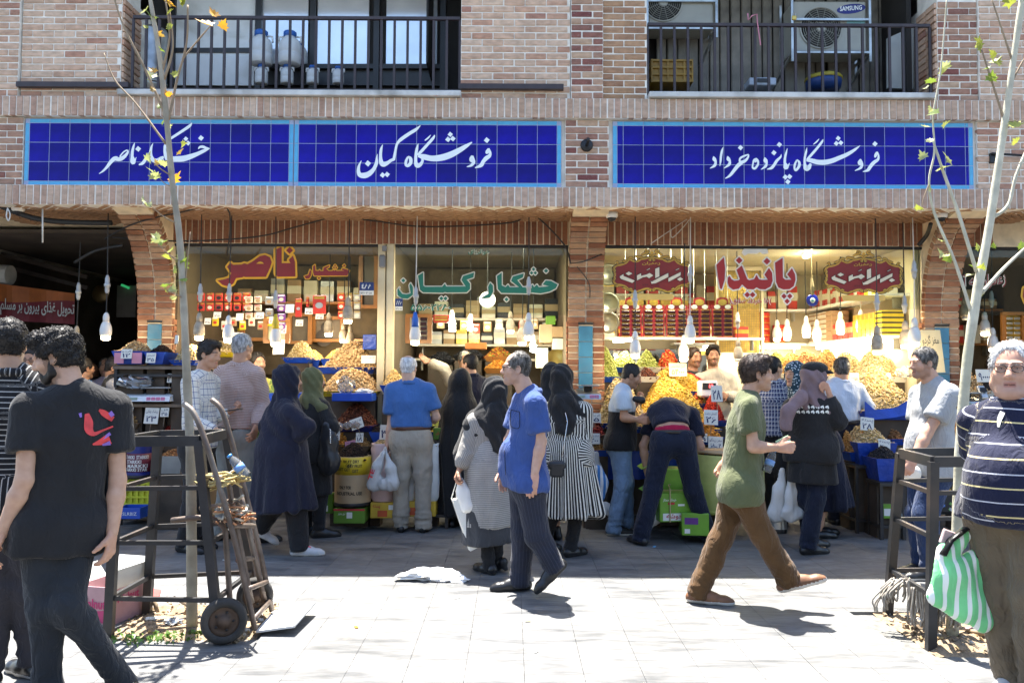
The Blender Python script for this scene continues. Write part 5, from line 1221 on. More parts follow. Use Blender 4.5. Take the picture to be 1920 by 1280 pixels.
def tin(x,y,z,r,h,mats,label,grp):
 t=thing('tin',nth(label),'tin',(x,y,z),grp);L=Vector((x,y,z))
 mb=MB();mb.lathe([(r*.97,0),(r,.005),(r,h-.005),(r*.97,h),(0,h)],18,L);mb.build('body',mats[0],t,True);mb=MB();mb.lathe([(r*1.01,h*.2),(r*1.01,h*.35)],18,L);mb.build('label_band',mats[1],t,True);return t
mRedB=M('pack_red',(.48,.035,.02),.4,.2,9);mGoldB=M('pack_gold',(.55,.36,.06),.3,.3,12,metal=.4);mPaleB=M('pack_pale',(.62,.57,.44),.6,.12);mBrnB=M('pack_brown',(.34,.22,.11),.7,.15);mYelB=M('pack_yellow',(.66,.50,.02),.45);mSilB=M('pack_silver',(.4,.4,.38),.35,.3,metal=.5)
for z,l in((2.42,'upper'),(1.96,'lower')):
 shelf(4.02,8.7,4.34,11.14,z,'%s white shelf along the side wall of the wide shop'%l,side='side')
 shelf(2.2,10.86,4.0,11.14,z,'%s white shelf on the back wall behind the red lettering'%l)
shelf(1.0,9.5,3.0,9.72,1.965,'long white shelf under the red saffron cards',mat=mWhite)
y=8.85;k=0
while y<10.9:
 hh=R.uniform(.17,.26)
 if y<9.25:stock(4.16,y,2.42,.2,.09,hh*1.1,(mYelB if k%2 else mPaleB,mBlk),'box from the end pillar on the upper side shelf','boxes on the upper side shelf');dy=.105
 else:stock(4.16,y,2.42,.2,.075,hh,(mRedB if k%3 else mPaleB,mPaleB),'pack inwards in the red and cream row of the upper side shelf','packs on the upper side shelf');dy=.088
 y+=dy;k+=1
y=8.8;k=0
while y<10.9:
 if y<9.0:
  for q in range(5):stock(4.16,y,1.96+q*.055,.24,.16,.052,(mYelB,mBlk),'yellow flat box upwards in the %s yellow stack'%ORD[k]+'','yellow flat boxes')
  dy=.2
 elif y<9.55:stock(4.16,y,1.96,.2,.1,.27,(mGoldB,mYelB),'golden pack from the yellow boxes on the lower side shelf','golden packs on the lower side shelf');dy=.115
 elif y<10.1:stock(4.16,y,1.96,.2,.14,.2,(mRedB,mBrnB),'red box beyond the golden packs on the lower side shelf','red boxes on the lower side shelf');dy=.16
 else:
  for q in range(6):stock(4.16,y,1.96+q*.065,.22,.18,.062,(mPaleB if y>10.4 else mBrnB,mBrnB),'flat box upwards in the %s tall stack on the lower side shelf'%ORD[k-14],'stacked flat boxes on the lower side shelf')
  dy=.2
 y+=dy;k+=1
for k in range(7):
 for q in range(3+(k%3)):tin(2.35+k*.22,10.98,1.96+q*.085,.09,.08,(mRedB if k!=2 else mGoldB,mGoldB),'round tin upwards in the %s stack from the mesh door'%ORD[k],'stacked tins')
for k in range(12):stock(2.3+k*.14,11.0,2.42,.12,.18,R.uniform(.2,.34),(mRedB if k%2 else mPaleB,mPaleB),'pack from the mesh door on the upper back shelf','packs on the upper back shelf')
mb=MB();mb.box((1.75,11.1,1.6),(1.9,.02,.55));t=mb.build('mirror',nmat('mirror_glass')[0]);p=t.data.materials[0].node_tree.nodes['Principled BSDF'];p.inputs['Metallic'].default_value=1;p.inputs['Roughness'].default_value=.04;p.inputs['Base Color'].default_value=(.55,.58,.56,1)
tag(t,'long low mirror on the back wall of the wide shop, reflecting the crowd','mirror')
for k in range(9):stock(1.15+k*.2,9.61,1.967,.15,.13,.13,(mRedB if k%3 else mPaleB,mGoldB),'small pack from the central pillar under the saffron cards','packs under the saffron cards')
for k in range(14):stock(1.1+(k%7)*.2,10.9,2.35+(k//7)*.27,.17,.14,.25,(mRedB if k%2 else mPaleB,mGoldB),'pack, lower row first, behind the first gold badge','packs behind the first gold badge')
for k,z in enumerate((2.345,2.615)):
 shelf(1.0,10.8,2.4,11.1,z,'%s thin shelf on the far wall behind the first gold badge'%('lower','upper')[k])
for k,py in enumerate((515,568,604)):
 c=U(1140,py,9.2);mb=MB();mb.lathe([(.125,0),(.13,.01),(.125,.03),(.10,.032),(.095,.02),(0,.02)],24,c,mat=Matrix.Rotation(PI/2,3,'X'));tag(mb.build('round_tin',M('dull_tin',(.2,.2,.16),.35,.3,metal=.7),None,True),'%s round steel pan hung beside the central pillar'%('upper','middle','lower')[k],'pan')
t=thing('mesh_door','cream framed wire mesh door behind the red lettering','mesh door',U(1390,700,10.3));a=U(1345,660,10.3);b=U(1428,504,10.3)
mb=MB();mb.bar(a,(a.x,10.3,b.z),.05,.03);mb.bar((b.x,10.3,a.z),b,.05,.03);mb.bar((a.x,10.3,b.z),b,.05,.03,up=(0,1,0));mb.build('frame',mPlaster,t)
mb=MB()
for k in range(1,26):x=a.x+(b.x-a.x)*k/26;mb.bar((x,10.31,a.z),(x,10.31,b.z),.006,.004)
for k in range(1,50):z=a.z+(b.z-a.z)*k/50;mb.bar((a.x,10.314,z),(b.x,10.314,z),.006,.004,up=(0,1,0))
mb.build('wire_mesh',M('mesh_brass',(.30,.22,.08),.5,.2,metal=.5),t)
mb=MB();mb.box(((a.x+b.x)/2,10.42,(a.z+b.z)/2),(b.x-a.x,.02,b.z-a.z));tag(mb.build('gold_packs_panel',mGoldB),'golden packs behind the wire mesh door','packs')
def saffron(px,Y,label):
 a=U(px,631,Y);W=.235;H=.345;t=thing('saffron_card',label,'display card',a,'red saffron display cards')
 mb=MB();L=a;pts=[(-W/2,0),(W/2,0),(W/2,H),(W*.28,H),(W*.24,H+.07),(W*.12,H+.085),(-W*.12,H+.085),(-W*.24,H+.07),(-W*.28,H),(-W/2,H)]
 n=len(pts);mb.add([L+Vector((x,0,z))for x,z in pts]+[L+Vector((x,.02,z))for x,z in pts],[tuple(range(n)),tuple(range(n,2*n))[::-1]]+[(k,n+k,n+(k+1)%n,(k+1)%n)for k in range(n)]);mb.build('board',M('saffron_red',(.30,.012,.02),.4,.15),t)
 for c in(-1,1):
  for r in range(6):
   mb=MB();o=L+Vector((c*W*.25,-.012,.03+r*.048));mb.box(o,(.085,.02,.034),bev=.008);mb.build('sachet',M('saffron_dark',(.03,.008,.008),.25),t)
  mb=MB();o=L+Vector((c*W*.25,-.002,.0))
  for r in range(7):mb.box(o+Vector((0,0,.006+r*.048)),(.095,.006,.007))
  mb.build('gold_trim',mGoldB,t)
  mb=MB();mb.lathe([(0,.004),(.034,.003),(.034,0)],14,L+Vector((c*W*.25,-.002,.325)),mat=Matrix.Rotation(PI/2,3,'X'),sy=.7);mb.build('emblem',mWhP,t)
 mb=MB();mb.lathe([(0,.004),(.05,.003),(.05,0)],14,L+Vector((0,-.002,H+.03)),mat=Matrix.Rotation(PI/2,3,'X'),sy=.7);mb.build('crest',mGoldB,t)
 for c in(-1,1):mb=MB();mb.tube([L+Vector((c*.06,.01,H+.07)),L+Vector((c*.06,.01,2.9))],.003,4);mb.build('hanger',mCordW,t)
for k,px in enumerate((1183,1226,1269,1312,1355)):saffron(px,8.72,('first red saffron card, nearest the central pillar','second red saffron card, under the middle of the gold badge','third red saffron card, in the middle of the five','fourth red saffron card, below the end of the gold badge','fifth red saffron card, nearest the wire mesh')[k])
t=thing('eye_charm','round blue glass eye charm hung on braided beads behind the glass','charm',U(1523,563,8.62));b=Vector(t.location);rx=Matrix.Rotation(PI/2,3,'X')
for k,(r,m,nm)in enumerate(((.066,M('eye_blue',(.01,.02,.35),.15),'disc'),(.03,mWhP,'white_ring'),(.02,M('eye_pale',(.1,.4,.6),.2),'iris'),(.009,mBlk,'pupil'))):mb=MB();mb.lathe([(0,.012+k*.003),(r*.9,.01+k*.003),(r,.004+k*.003),(r,0)],24,b,mat=rx);mb.build(nm,m,t,True)
mb=MB();mb.tube([b+Vector((0,0,.06)),b+Vector((.003,0,.15)),b+Vector((-.003,0,.24))],[.014,.022,.01],8);mb.tube([b+Vector((0,0,.24)),b+Vector((0,0,.6))],.004,5);mb.build('braid',M('straw_braid',(.35,.26,.14),.8),t)
def packet(px,py,w,h,Y,mats,label,grp='hanging packets of the first shop',tagc=False):
 c=U(px,py,Y);t=thing('snack_packet',nth(label)if 'row' in label or 'beside' in label or 'strip' in label else label,'packet',c,grp)
 mb=MB();mb.box(c,(w,.025,h),bev=.006);mb.build('pouch',mats[0],t);mb=MB();mb.lathe([(0,.004),(w*.3,.003),(w*.3,0)],12,c+Vector((0,-.0125,-.01)),mat=rx,sy=.8);mb.build('emblem',mats[1],t)
 mb=MB();mb.box(c+Vector((0,-.0135,h*.36)),(w*.8,.003,h*.12));mb.build('title_strip',mats[2],t);return t
for k in range(12):
 i,j=k%6,k//6;packet(377+i*17,557+j*18,.082,.09,8.8,(mRedB,mPaleB if i%2 else mBlk,mGoldB),'red packet from the slim tree in the %s hanging row'%('upper','lower')[j])
for k in range(6):packet(467+(k%2)*17,562+(k//2)*15,.08,.07,8.75,(mPaleB,mBrnB,mRedP),'pale packet with dark strip, read row by row, beside the red packets')
for k in range(4):packet(528,560+k*17,.085,.08,8.7,(M('pack_violet',(.2,.05,.3),.4),mPaleB,mWhP),'violet packet from the top of the hanging strip')
for k in range(2):packet(505+0*k,564+k*22,.085,.085,8.75,(mSilB,mBrnB,mPaleB),'round silvery packet from the top beside the violet strip')
packet(599,571,.14,.2,8.65,(mRedB,mSilB,mGoldB),'large red packet with a round silver window');packet(560,577,.07,.2,8.7,(mRedB,mSilB,mGoldB),'long red packet left of the large one with silver window');packet(577,566,.03,.11,8.7,(mRedB,mGoldB,mGoldB),'slim red packet between two larger red ones')
for x,y,w,h,l in((389,602,12,12,'blank note under the red packets, nearest the tree'),(407,590,14,11,'blank note under the middle red packets'),(449,594,14,14,'numbered note hanging beside the red packets'),(487,591,15,12,'note under the pale packets'),(543,578,16,16,'note right of the violet strip'),(561,605,14,12,'note under the long red packet'),(579,583,15,12,'note under the slim red packet'),(599,593,15,10,'note under the large red packet'),(510,600,12,13,'note under the round silvery packet'),(530,617,13,16,'blank note under the violet strip'),(445,630,18,14,'blank note over the striped shirt'),(522,650,22,28,'paper sheet hanging behind the taped bulb')):card(x-w/2,y-h/2,x+w/2,y+h/2,8.68,'۳۵' if R.random()<.6 else None,'تازه',l,stick=False)
def frame(px0,py0,px1,py1,Y,label,inner,nm='picture_frame',cat='frame'):
 a=U(px0,py1,Y);b=U(px1,py0,Y);t=thing(nm,label,cat,((a.x+b.x)/2,Y,a.z));mb=MB()
 mb.bar((a.x,Y,a.z),(a.x,Y,b.z),.04,.05);mb.bar((b.x,Y,a.z),(b.x,Y,b.z),.04,.05);mb.bar((a.x-.02,Y,a.z),(b.x+.02,Y,a.z),.04,.05,up=(0,1,0));mb.bar((a.x-.02,Y,b.z),(b.x+.02,Y,b.z),.04,.05,up=(0,1,0));mb.build('frame',mWood,t)
 mb=MB();mb.box(((a.x+b.x)/2,Y+.02,(a.z+b.z)/2),(b.x-a.x,.01,b.z-a.z));mb.build('panel',inner,t);return t
mDkP=M('dim_panel',(.10,.08,.055),.4,.3,5)
t=frame(588,596,642,638,10.1,'wooden frame with a dim portrait of a man in the first shop',M('portrait_ground',(.14,.11,.08),.5,.2));c=U(607,636,10.1)
mb=MB();mb.lathe([(0,.004),(.07,.003),(.11,0)],14,c+Vector((0,.005,.02)),mat=rx);mb.lathe([(0,.006),(.035,.005),(.04,0)],14,c+Vector((0,.003,.15)),mat=rx,sy=1.25);mb.build('likeness',M('portrait_tone',(.05,.04,.035),.6),t)
frame(543,590,582,642,10.0,'wooden framed cabinet door left of the portrait',mDkP,'cabinet_door','cabinet');frame(676,458,706,575,9.6,'tall wooden framed cabinet behind the number plate',mDkP,'cabinet_door','cabinet');frame(345,558,362,640,9.2,'narrow wooden frame behind the slim tree',mDkP,'cabinet_door','cabinet');frame(455,590,500,636,9.8,'low wooden framed cabinet over the striped shirt',mDkP,'cabinet_door','cabinet')
frame(498,600,540,640,9.0,'pale green certificate hung behind the taped bulb',M('certificate',(.52,.55,.36),.6,.08),'certificate','certificate')
for z,l in((1.95,'lower'),(2.42,'upper')):shelf(-3.55,10.05,-1.4,10.35,z,'%s wooden shelf on the back wall of the first shop'%l,mat=mWood)
for k in range(10):stock(-3.4+k*.21,10.2,2.42,.17,.16,R.uniform(.1,.3),((mBrnB,mPaleB,mSilB)[k%3],mPaleB),'box from the slim tree on the upper shelf of the first shop','boxes on the upper shelf of the first shop')
for k in range(7):stock(-3.4+k*.2,10.2,1.95,.16,.16,R.uniform(.1,.22),((mYelB,mPaleB,M('pack_blue',(.04,.2,.4),.4))[k%3],mBrnB),'bright box from the slim tree on the lower shelf of the first shop','boxes on the lower shelf of the first shop')
mb=MB();mb.box((-2.5,10.33,2.2),(2.2,.02,1.4));tag(mb.build('dark_backing',M('dim_brown',(.11,.08,.045),.7,.3)),'dim brown panelling behind the shelves of the first shop','shading')  # dark sheet that puts the shade of the upper shop into its colour
for k in range(9):packet(640+(k%3)*15,556+(k//3)*17,.075,.085,8.95,((mRedB,mBrnB,mSilB)[k%3],mPaleB,mGoldB),'packet, read row by row, in the hanging block beside the number plate')
for k in range(8):packet(404+k*17,603+(k%2)*7,.07,.10,9.0,((mYelB,mPaleB,mBrnB)[k%3],mRedB,mWhP),'packet from the slim tree beside the low hanging notes')
mb=MB();mb.box((-.35,10.54,2.0),(1.8,.02,1.8));tag(mb.build('dark_backing',M('dim_brown',(.11,.08,.045),.7,.3)),'dim brown panelling behind the shelves of the green lettered shop','shading')  # same kind of dark sheet, standing in for shade behind the green letters
for k,(py,Yk)in enumerate(((645,10.1),(596,10.1),(672,10.0))):z=U(900,py,Yk).z;shelf(-1.25,Yk,.56,Yk+.32,z,'%s crowded shelf of the green lettered shop'%('middle','upper','lower')[k],mat=mPlaster)
z=U(900,645,10.1).z
for k in range(11):
 m=(mSilB,mSilB,mBrnB,mGoldB,mGoldB,mIron,mSilB,mBrnB,mKraft,mKraft,mBrnB)[k];stock(-1.12+k*.16,10.22,z,.14,.16,R.uniform(.14,.24),(m,mPaleB),('silver','silver','brown','gold','gold','dark','silver','brown','kraft','kraft','brown')[k]+' bag from the cream post on the middle green lettered shop shelf','bags on the middle shelf of the green lettered shop','bag','bag')
z=U(900,596,10.1).z
for k in range(9):stock(-1.1+k*.2,10.22,z,.17,.2,R.uniform(.1,.26),((mBrnB,mPaleB,mIron)[k%3],mKraft),'box from the cream post on the upper green lettered shop shelf','boxes on the upper shelf of the green lettered shop')
tdb=frame(764,592,806,640,8.75,'upright box of packed dates with rows of windows at the shop corner',mPaleB,'date_box','date box')
for k in range(10):c=U(778+(k%2)*16,598+(k//2)*9,8.73);mb=MB();mb.box(c,(.07,.02,.035),bev=.004);mb.build('date_pack',M('saffron_dark',(.03,.008,.008),.25),tdb)
carton(812,590,842,604,8.7,.1,mRedB,'flat red and gold sweet box hung under the phone number',[(None,.1,.2,.9,.45,mGoldB,0),(None,.1,.6,.9,.8,mGoldB,0)],cat='box',nm='sweet_box')
carton(872,642,912,654,9.0,.2,M('orange_board',(.5,.16,.03),.6),'orange flat box on the shelf over the reaching seller',(),cat='box',nm='box')
for x0,x1,y0,y1,m,l in((1012,1036,608,642,mKraft,'brown carton high by the central pillar in the green lettered shop'),(1035,1066,612,632,mBrnB,'upper dim carton by the central pillar'),(1036,1066,634,655,mPaleB,'pale crumpled carton by the central pillar'),(1005,1028,652,690,mPaleB,'pale carton beside the spiral lamp'),(1024,1042,592,608,mGreenD,'little green box near the top of the cartons')):carton(x0,y0,x1,y1,9.1,.25,m,l)
for k,(px,py,rr)in enumerate(((1040,690,.16),(1046,672,.12))):
 c=U(px,py,9.2);mb=MB();mb.lathe([(rr,0),(rr*1.03,.012),(rr,.024),(rr*.9,.02),(0,.01)],26,c,mat=Matrix.Rotation(1.2,3,'X'));tag(mb.build('brass_tray',M('brass_tray',(.5,.38,.12),.3,.2,metal=.8),None,True),'%s round brass tray leaning in the green lettered shop'%('larger lower','smaller upper','tilted')[k],'tray')
for k in range(10):packet(826+k*22,606+(k*7)%11,.09,.12,9.3,((mBrnB,mSilB,mGoldB,mRedB)[k%4],mPaleB,mPaleB),'packet from the cream post in the strip under the phone number','hanging packets of the green lettered shop')
tsr=frame(1882,588,1918,640,9.4,'display rack of silver strips in the shop behind the leaning tree',mGoldB,'strip_rack','rack')
for k in range(10):c=U(1893+(k%2)*14,597+(k//2)*9,9.36);mb=MB();mb.box(c,(.07,.015,.03),bev=.004);mb.build('silver_strip',mSilB,tsr)
for k,z in enumerate((1.95,2.4)):
 shelf(4.85,10.4,6.4,10.7,z,'%s shelf of the shop behind the leaning tree'%('lower','upper')[k],mat=mWood)
 for q in range(7):stock(4.95+q*.22,10.55,z,.18,.16,R.uniform(.12,.3),((mBrnB,mRedB,mPaleB)[q%3],mPaleB),'pack from the end pillar on the %s shelf behind the leaning tree'%('lower','upper')[k],'packs behind the leaning tree')
mb=MB();mb.box((5.6,10.74,2.1),(1.5,.02,1.4));tag(mb.build('dark_backing',M('dim_brown',(.11,.08,.045),.7,.3)),'dim brown panelling in the shop behind the leaning tree','shading')  # dark sheet again, its colour in place of shade at the back
mCab=M('black_cable',(.012,.012,.012),.6)
def cable(pts,r,label,mat=None):
 P=[U(*p)for p in pts];P=[Vector(q)for q in spline([tuple(p)for p in P],6)]
 mb=MB();mb.tube(P,r,6);tag(mb.build('cable',mat or mCab,None,True),label,'cable')
cable([(0,386,7.9),(60,408,8.0),(120,416,8.1),(210,418,8.2)],.03,'thick black cable along the soffit of the dark passage')
cable([(196,448,8.2),(250,420,8.1),(330,400,8.0),(425,389,7.9),(426,480,8.2)],.008,'thin black cable looping past the slim tree under the soffit')
cable([(210,445,8.3),(340,452,8.4),(480,444,8.42),(560,424,8.42),(632,407,8.42),(700,414,8.42),(800,425,8.42),(960,417,8.42),(992,397,8.3),(1055,455,8.4),(1070,494,8.3)],.008,'long sagging black cable across the brick lintel')
cable([(1070,494,8.3),(1095,490,8.1),(1134,474,8.4)],.007,'short black cable hung across the central pillar');cable([(1082,500,8.35),(1104,530,8.4),(1106,558,8.44)],.006,'thin cable dangling down the central pillar')
cable([(1745,420,8.1),(1738,440,8.3),(1722,460,8.4)],.022,'thick black cable at the end pillar, below the camera');cable([(140,492,8.4),(180,470,8.3),(230,460,8.3)],.016,'drooping black cable with knots in the passage')
cable([(1220,457,8.4),(1260,430,8.4),(1295,408,8.35),(1262,445,8.4),(1258,430,8.4)],.005,'pale thin wire looped under the lintel of the wide shop',mCordW)
cable([(14,392,7.75),(12,405,7.74),(16,414,7.74),(19,402,7.75),(14,390,7.76)],.006,'loop of white wire hanging from the facade corner',mCordW);cable([(80,392,7.85),(80,455,7.85)],.008,'pale wire hanging straight down before the passage',mCordW)
def dome(px,py,Y,label):
 b=U(px,py,Y);t=thing('security_camera',label,'security camera',b,'security cameras under the soffit')
 mb=MB();mb.lathe([(.06,.05),(.062,.02),(.055,.0),(.045,-.005)],18,b);mb.build('housing',mLampW,t,True);mb=MB();mb.lathe([(.045,-.004),(.035,-.03),(0,-.045)],16,b);mb.build('lens',mIron,t,True)
dome(34,396,7.95,'white dome camera at the corner over the dark passage');dome(1147,408,8.0,'small white camera at the top of the central pillar');dome(1765,408,8.0,'small white camera at the top of the end pillar')
# ================================================================ people: smooth bodies and clothes grown from tapered limbs
def V3(*a):return np.array(a,float)
def nrm(v):v=np.asarray(v,float);return v/(np.linalg.norm(v)+1e-9)
class Grow:
 """collects tapered limbs and ellipsoids in groups and turns their smooth union into one surface"""
 def __init__(s,cell):s.cell=cell;s.g=[];s.new()
 def new(s,k=.03,cuts=()):s.g.append(dict(k=k,p=[],cuts=list(cuts),subs=[]));return s
 def rc(s,a,b,ra,rb,f=None,q=1.0,flat=0,pid=0):
  s.g[-1]['p'].append(('rc',np.array(a,float),np.array(b,float),ra,rb,None if f is None else nrm(f),q,flat,pid));return s
 def el(s,c,r,M=None,pid=0):s.g[-1]['p'].append(('el',np.array(c,float),np.array(r,float),np.eye(3)if M is None else M,pid));return s
 def sub(s,c,r,M=None,k=.01):s.g[-1]['subs'].append((('el',np.array(c,float),np.array(r,float),np.eye(3)if M is None else M,0),k));return s
 @staticmethod
 def d(pr,P):
  if pr[0]=='rc':
   _,a,b,ra,rb,f,q,flat,_=pr
   ab=b-a;L2=ab@ab+1e-12;tt=(P-a)@ab/L2;t=np.clip(tt,0,1)
   o=P-a-t[...,None]*ab
   if f is not None and q!=1:
    c=o@f;o=o+(c*(1/q-1))[...,None]*f
   d=np.sqrt((o*o).sum(-1))-(ra+(rb-ra)*t)
   if flat:d=np.maximum(d,(tt-1)*math.sqrt(L2))
   return d
  _,c,r,M_,_=pr
  o=(P-c)@M_.T;m=r.min()
  return(np.sqrt(((o/r)**2).sum(-1))-1)*m
 def bounds(s):
  lo=V3(9,9,9)*99;hi=-lo
  for g in s.g:
   for p in g['p']:
    if p[0]=='rc':
     for c,r in((p[1],p[3]),(p[2],p[4])):lo=np.minimum(lo,c-r);hi=np.maximum(hi,c+r)
    else:lo=np.minimum(lo,p[1]-p[2].max());hi=np.maximum(hi,p[1]+p[2].max())
  return lo-3*s.cell-.015,hi+3*s.cell+.015
 def mesh(s,k2=.02,extra=None):
  lo,hi=s.bounds();n=np.ceil((hi-lo)/s.cell).astype(int)+1
  ax=[lo[i]+s.cell*np.arange(n[i])for i in range(3)]
  D=np.full(n,1.0)
  for g in s.g:
   if not g['p']:continue
   k=g['k'];Dg=np.full(n,1.0)
   for p in g['p']:
    if p[0]=='rc':
     r=max(p[3],p[4])+k+2.5*s.cell;l=np.minimum(p[1],p[2])-r;h=np.maximum(p[1],p[2])+r
    else:r=p[2].max()+k+2.5*s.cell;l=p[1]-r;h=p[1]+r
    i0=np.clip(np.floor((l-lo)/s.cell).astype(int),0,n-1);i1=np.clip(np.ceil((h-lo)/s.cell).astype(int)+1,1,n)
    sl_=tuple(slice(a,b)for a,b in zip(i0,i1))
    G_=np.stack(np.meshgrid(*[ax[i][i0[i]:i1[i]]for i in range(3)],indexing='ij'),-1)
    d=s.d(p,G_);c=Dg[sl_];h_=np.maximum(k-np.abs(c-d),0)/max(k,1e-6)
    Dg[sl_]=np.minimum(c,d)-h_*h_*k*.25
   G_=None
   for(pr,ks)in g['subs']:
    G_=np.stack(np.meshgrid(*ax,indexing='ij'),-1)if G_ is None else G_
    d=-s.d(pr,G_);h_=np.maximum(ks-np.abs(Dg-d),0)/ks;Dg=np.maximum(Dg,d)+h_*h_*ks*.25
   for(pt,nn)in g['cuts']:
    pt=np.asarray(pt,float);nn=nrm(nn)
    d=((ax[0]-pt[0])*nn[0])[:,None,None]+((ax[1]-pt[1])*nn[1])[None,:,None]+((ax[2]-pt[2])*nn[2])[None,None,:]
    Dg=np.maximum(Dg,d)
   h_=np.maximum(k2-np.abs(D-Dg),0)/k2;D=np.minimum(D,Dg)-h_*h_*k2*.25
  return s.nets(D,lo)
 def nets(s,D,lo):
  nx,ny,nz=D.shape;ins=D<0
  cs=[(i,j,k)for i in(0,1)for j in(0,1)for k in(0,1)]
  cnt=sum(ins[i:nx-1+i,j:ny-1+j,k:nz-1+k].astype(np.int8)for i,j,k in cs)
  act=(cnt>0)&(cnt<8);idx=np.argwhere(act)
  if not len(idx):return np.zeros((0,3)),np.zeros((0,4),int)
  acc=np.zeros((len(idx),3));num=np.zeros(len(idx))
  vals={c:D[idx[:,0]+c[0],idx[:,1]+c[1],idx[:,2]+c[2]]for c in cs}
  for c in cs:
   for a in range(3):
    if c[a]==0:
     e=list(c);e[a]=1;e=tuple(e);v0,v1=vals[c],vals[e];m=(v0<0)!=(v1<0)
     t=np.where(m,v0/np.where(m,v0-v1,1),0)
     p=np.tile(np.array(c,float),(len(idx),1));p[:,a]+=t;acc+=p*m[:,None];num+=m
  V=lo+(idx+acc/num[:,None])*s.cell
  ids=np.full(act.shape,-1,np.int32);ids[act]=np.arange(len(idx))
  F=[]
  for a in range(3):
   b,c=(a+1)%3,(a+2)%3
   sl0=[slice(None)]*3;sl1=[slice(None)]*3;sl0[a]=slice(0,D.shape[a]-1);sl1[a]=slice(1,D.shape[a])
   s0=ins[tuple(sl0)];s1=ins[tuple(sl1)];e=np.argwhere(s0!=s1)
   ok=(e[:,b]>0)&(e[:,c]>0)&(e[:,b]<D.shape[b]-1)&(e[:,c]<D.shape[c]-1);e=e[ok]
   fl=s0[e[:,0],e[:,1],e[:,2]]
   def g(db,dc):
    q=e.copy();q[:,b]+=db;q[:,c]+=dc;return ids[q[:,0],q[:,1],q[:,2]]
   Q=np.stack([g(-1,-1),g(0,-1),g(0,0),g(-1,0)],1);Q[~fl]=Q[~fl][:,::-1];F.append(Q)
  return V,np.concatenate(F)
 def attrs(s,V):
  """for each point: distance along its limb, distance round it, and the limb's number"""
  best=np.full(len(V),9.0);sv=np.zeros(len(V));su=np.zeros(len(V));pid=np.zeros(len(V),int)
  for g in s.g:
   for p in g['p']:
    d=s.d(p,V);m=d<best
    if p[0]=='rc':
     a,b=p[1],p[2];ax_=nrm(b-a);rel=V-a;v=rel@ax_
     x=nrm(np.cross(ax_,(0,1,.01)));y=np.cross(ax_,x);o=rel-v[:,None]*ax_;u=np.arctan2(o@y,o@x)*(p[3]+p[4])/2;i=p[8]
    else:v=V[:,2]-p[1][2];u=np.arctan2(V[:,1]-p[1][1],V[:,0]-p[1][0])*p[2][0];i=p[4]
    best=np.where(m,d,best);sv=np.where(m,v,sv);su=np.where(m,u,su);pid=np.where(m,i,pid)
  return sv,su,pid
def vnormals(V,F):
 n=np.cross(V[F[:,2]]-V[F[:,0]],V[F[:,3]]-V[F[:,1]]);N=np.zeros_like(V)
 for k in range(F.shape[1]):np.add.at(N,F[:,k],n)
 return N/(np.linalg.norm(N,axis=1,keepdims=True)+1e-12)
def wob(P,f,seed,stretch=(1,1,1),oct_=2):
 r=np.random.RandomState(seed);out=np.zeros(len(P));a=1;Q=P*np.array(stretch)
 Q=Q+.25/f*np.stack([np.sin(Q@r.normal(size=3)*f*.8+r.uniform(0,6))for _ in range(3)],1)
 for o in range(oct_):
  for k in range(4):out+=a*np.sin(Q@(nrm(r.normal(size=3))*f)+r.uniform(0,6.28))
  f*=2.1;a*=.5
 return out/4
def put_mesh(name,V,F,mats,parent,attrs=None,col=None,mi=None,smooth=True):
 L=np.array(wl(parent))if parent else np.zeros(3)
 me=bpy.data.meshes.new(name);V=(V-L).astype(np.float32);k=F.shape[1]
 me.vertices.add(len(V));me.vertices.foreach_set('co',V.ravel());me.loops.add(F.size);me.loops.foreach_set('vertex_index',F.astype(np.int32).ravel())
 me.polygons.add(len(F));me.polygons.foreach_set('loop_start',np.arange(0,F.size,k,dtype=np.int32))
 if smooth:me.polygons.foreach_set('use_smooth',np.ones(len(F),bool))
 for m in(mats if isinstance(mats,(list,tuple))else[mats]):me.materials.append(m)
 if mi is not None:me.polygons.foreach_set('material_index',mi.astype(np.int32))
 me.update(calc_edges=True)
 if attrs:
  for nm,a in attrs.items():at=me.attributes.new(nm,'FLOAT','POINT');at.data.foreach_set('value',a.astype(np.float32))
 if col is not None:
  if col.shape[1]==3:col=np.concatenate([col,np.ones((len(col),1))],1)
  a=me.color_attributes.new('Col','FLOAT_COLOR','POINT');a.data.foreach_set('color',col.astype(np.float32).ravel())
 return link(name,me,parent)
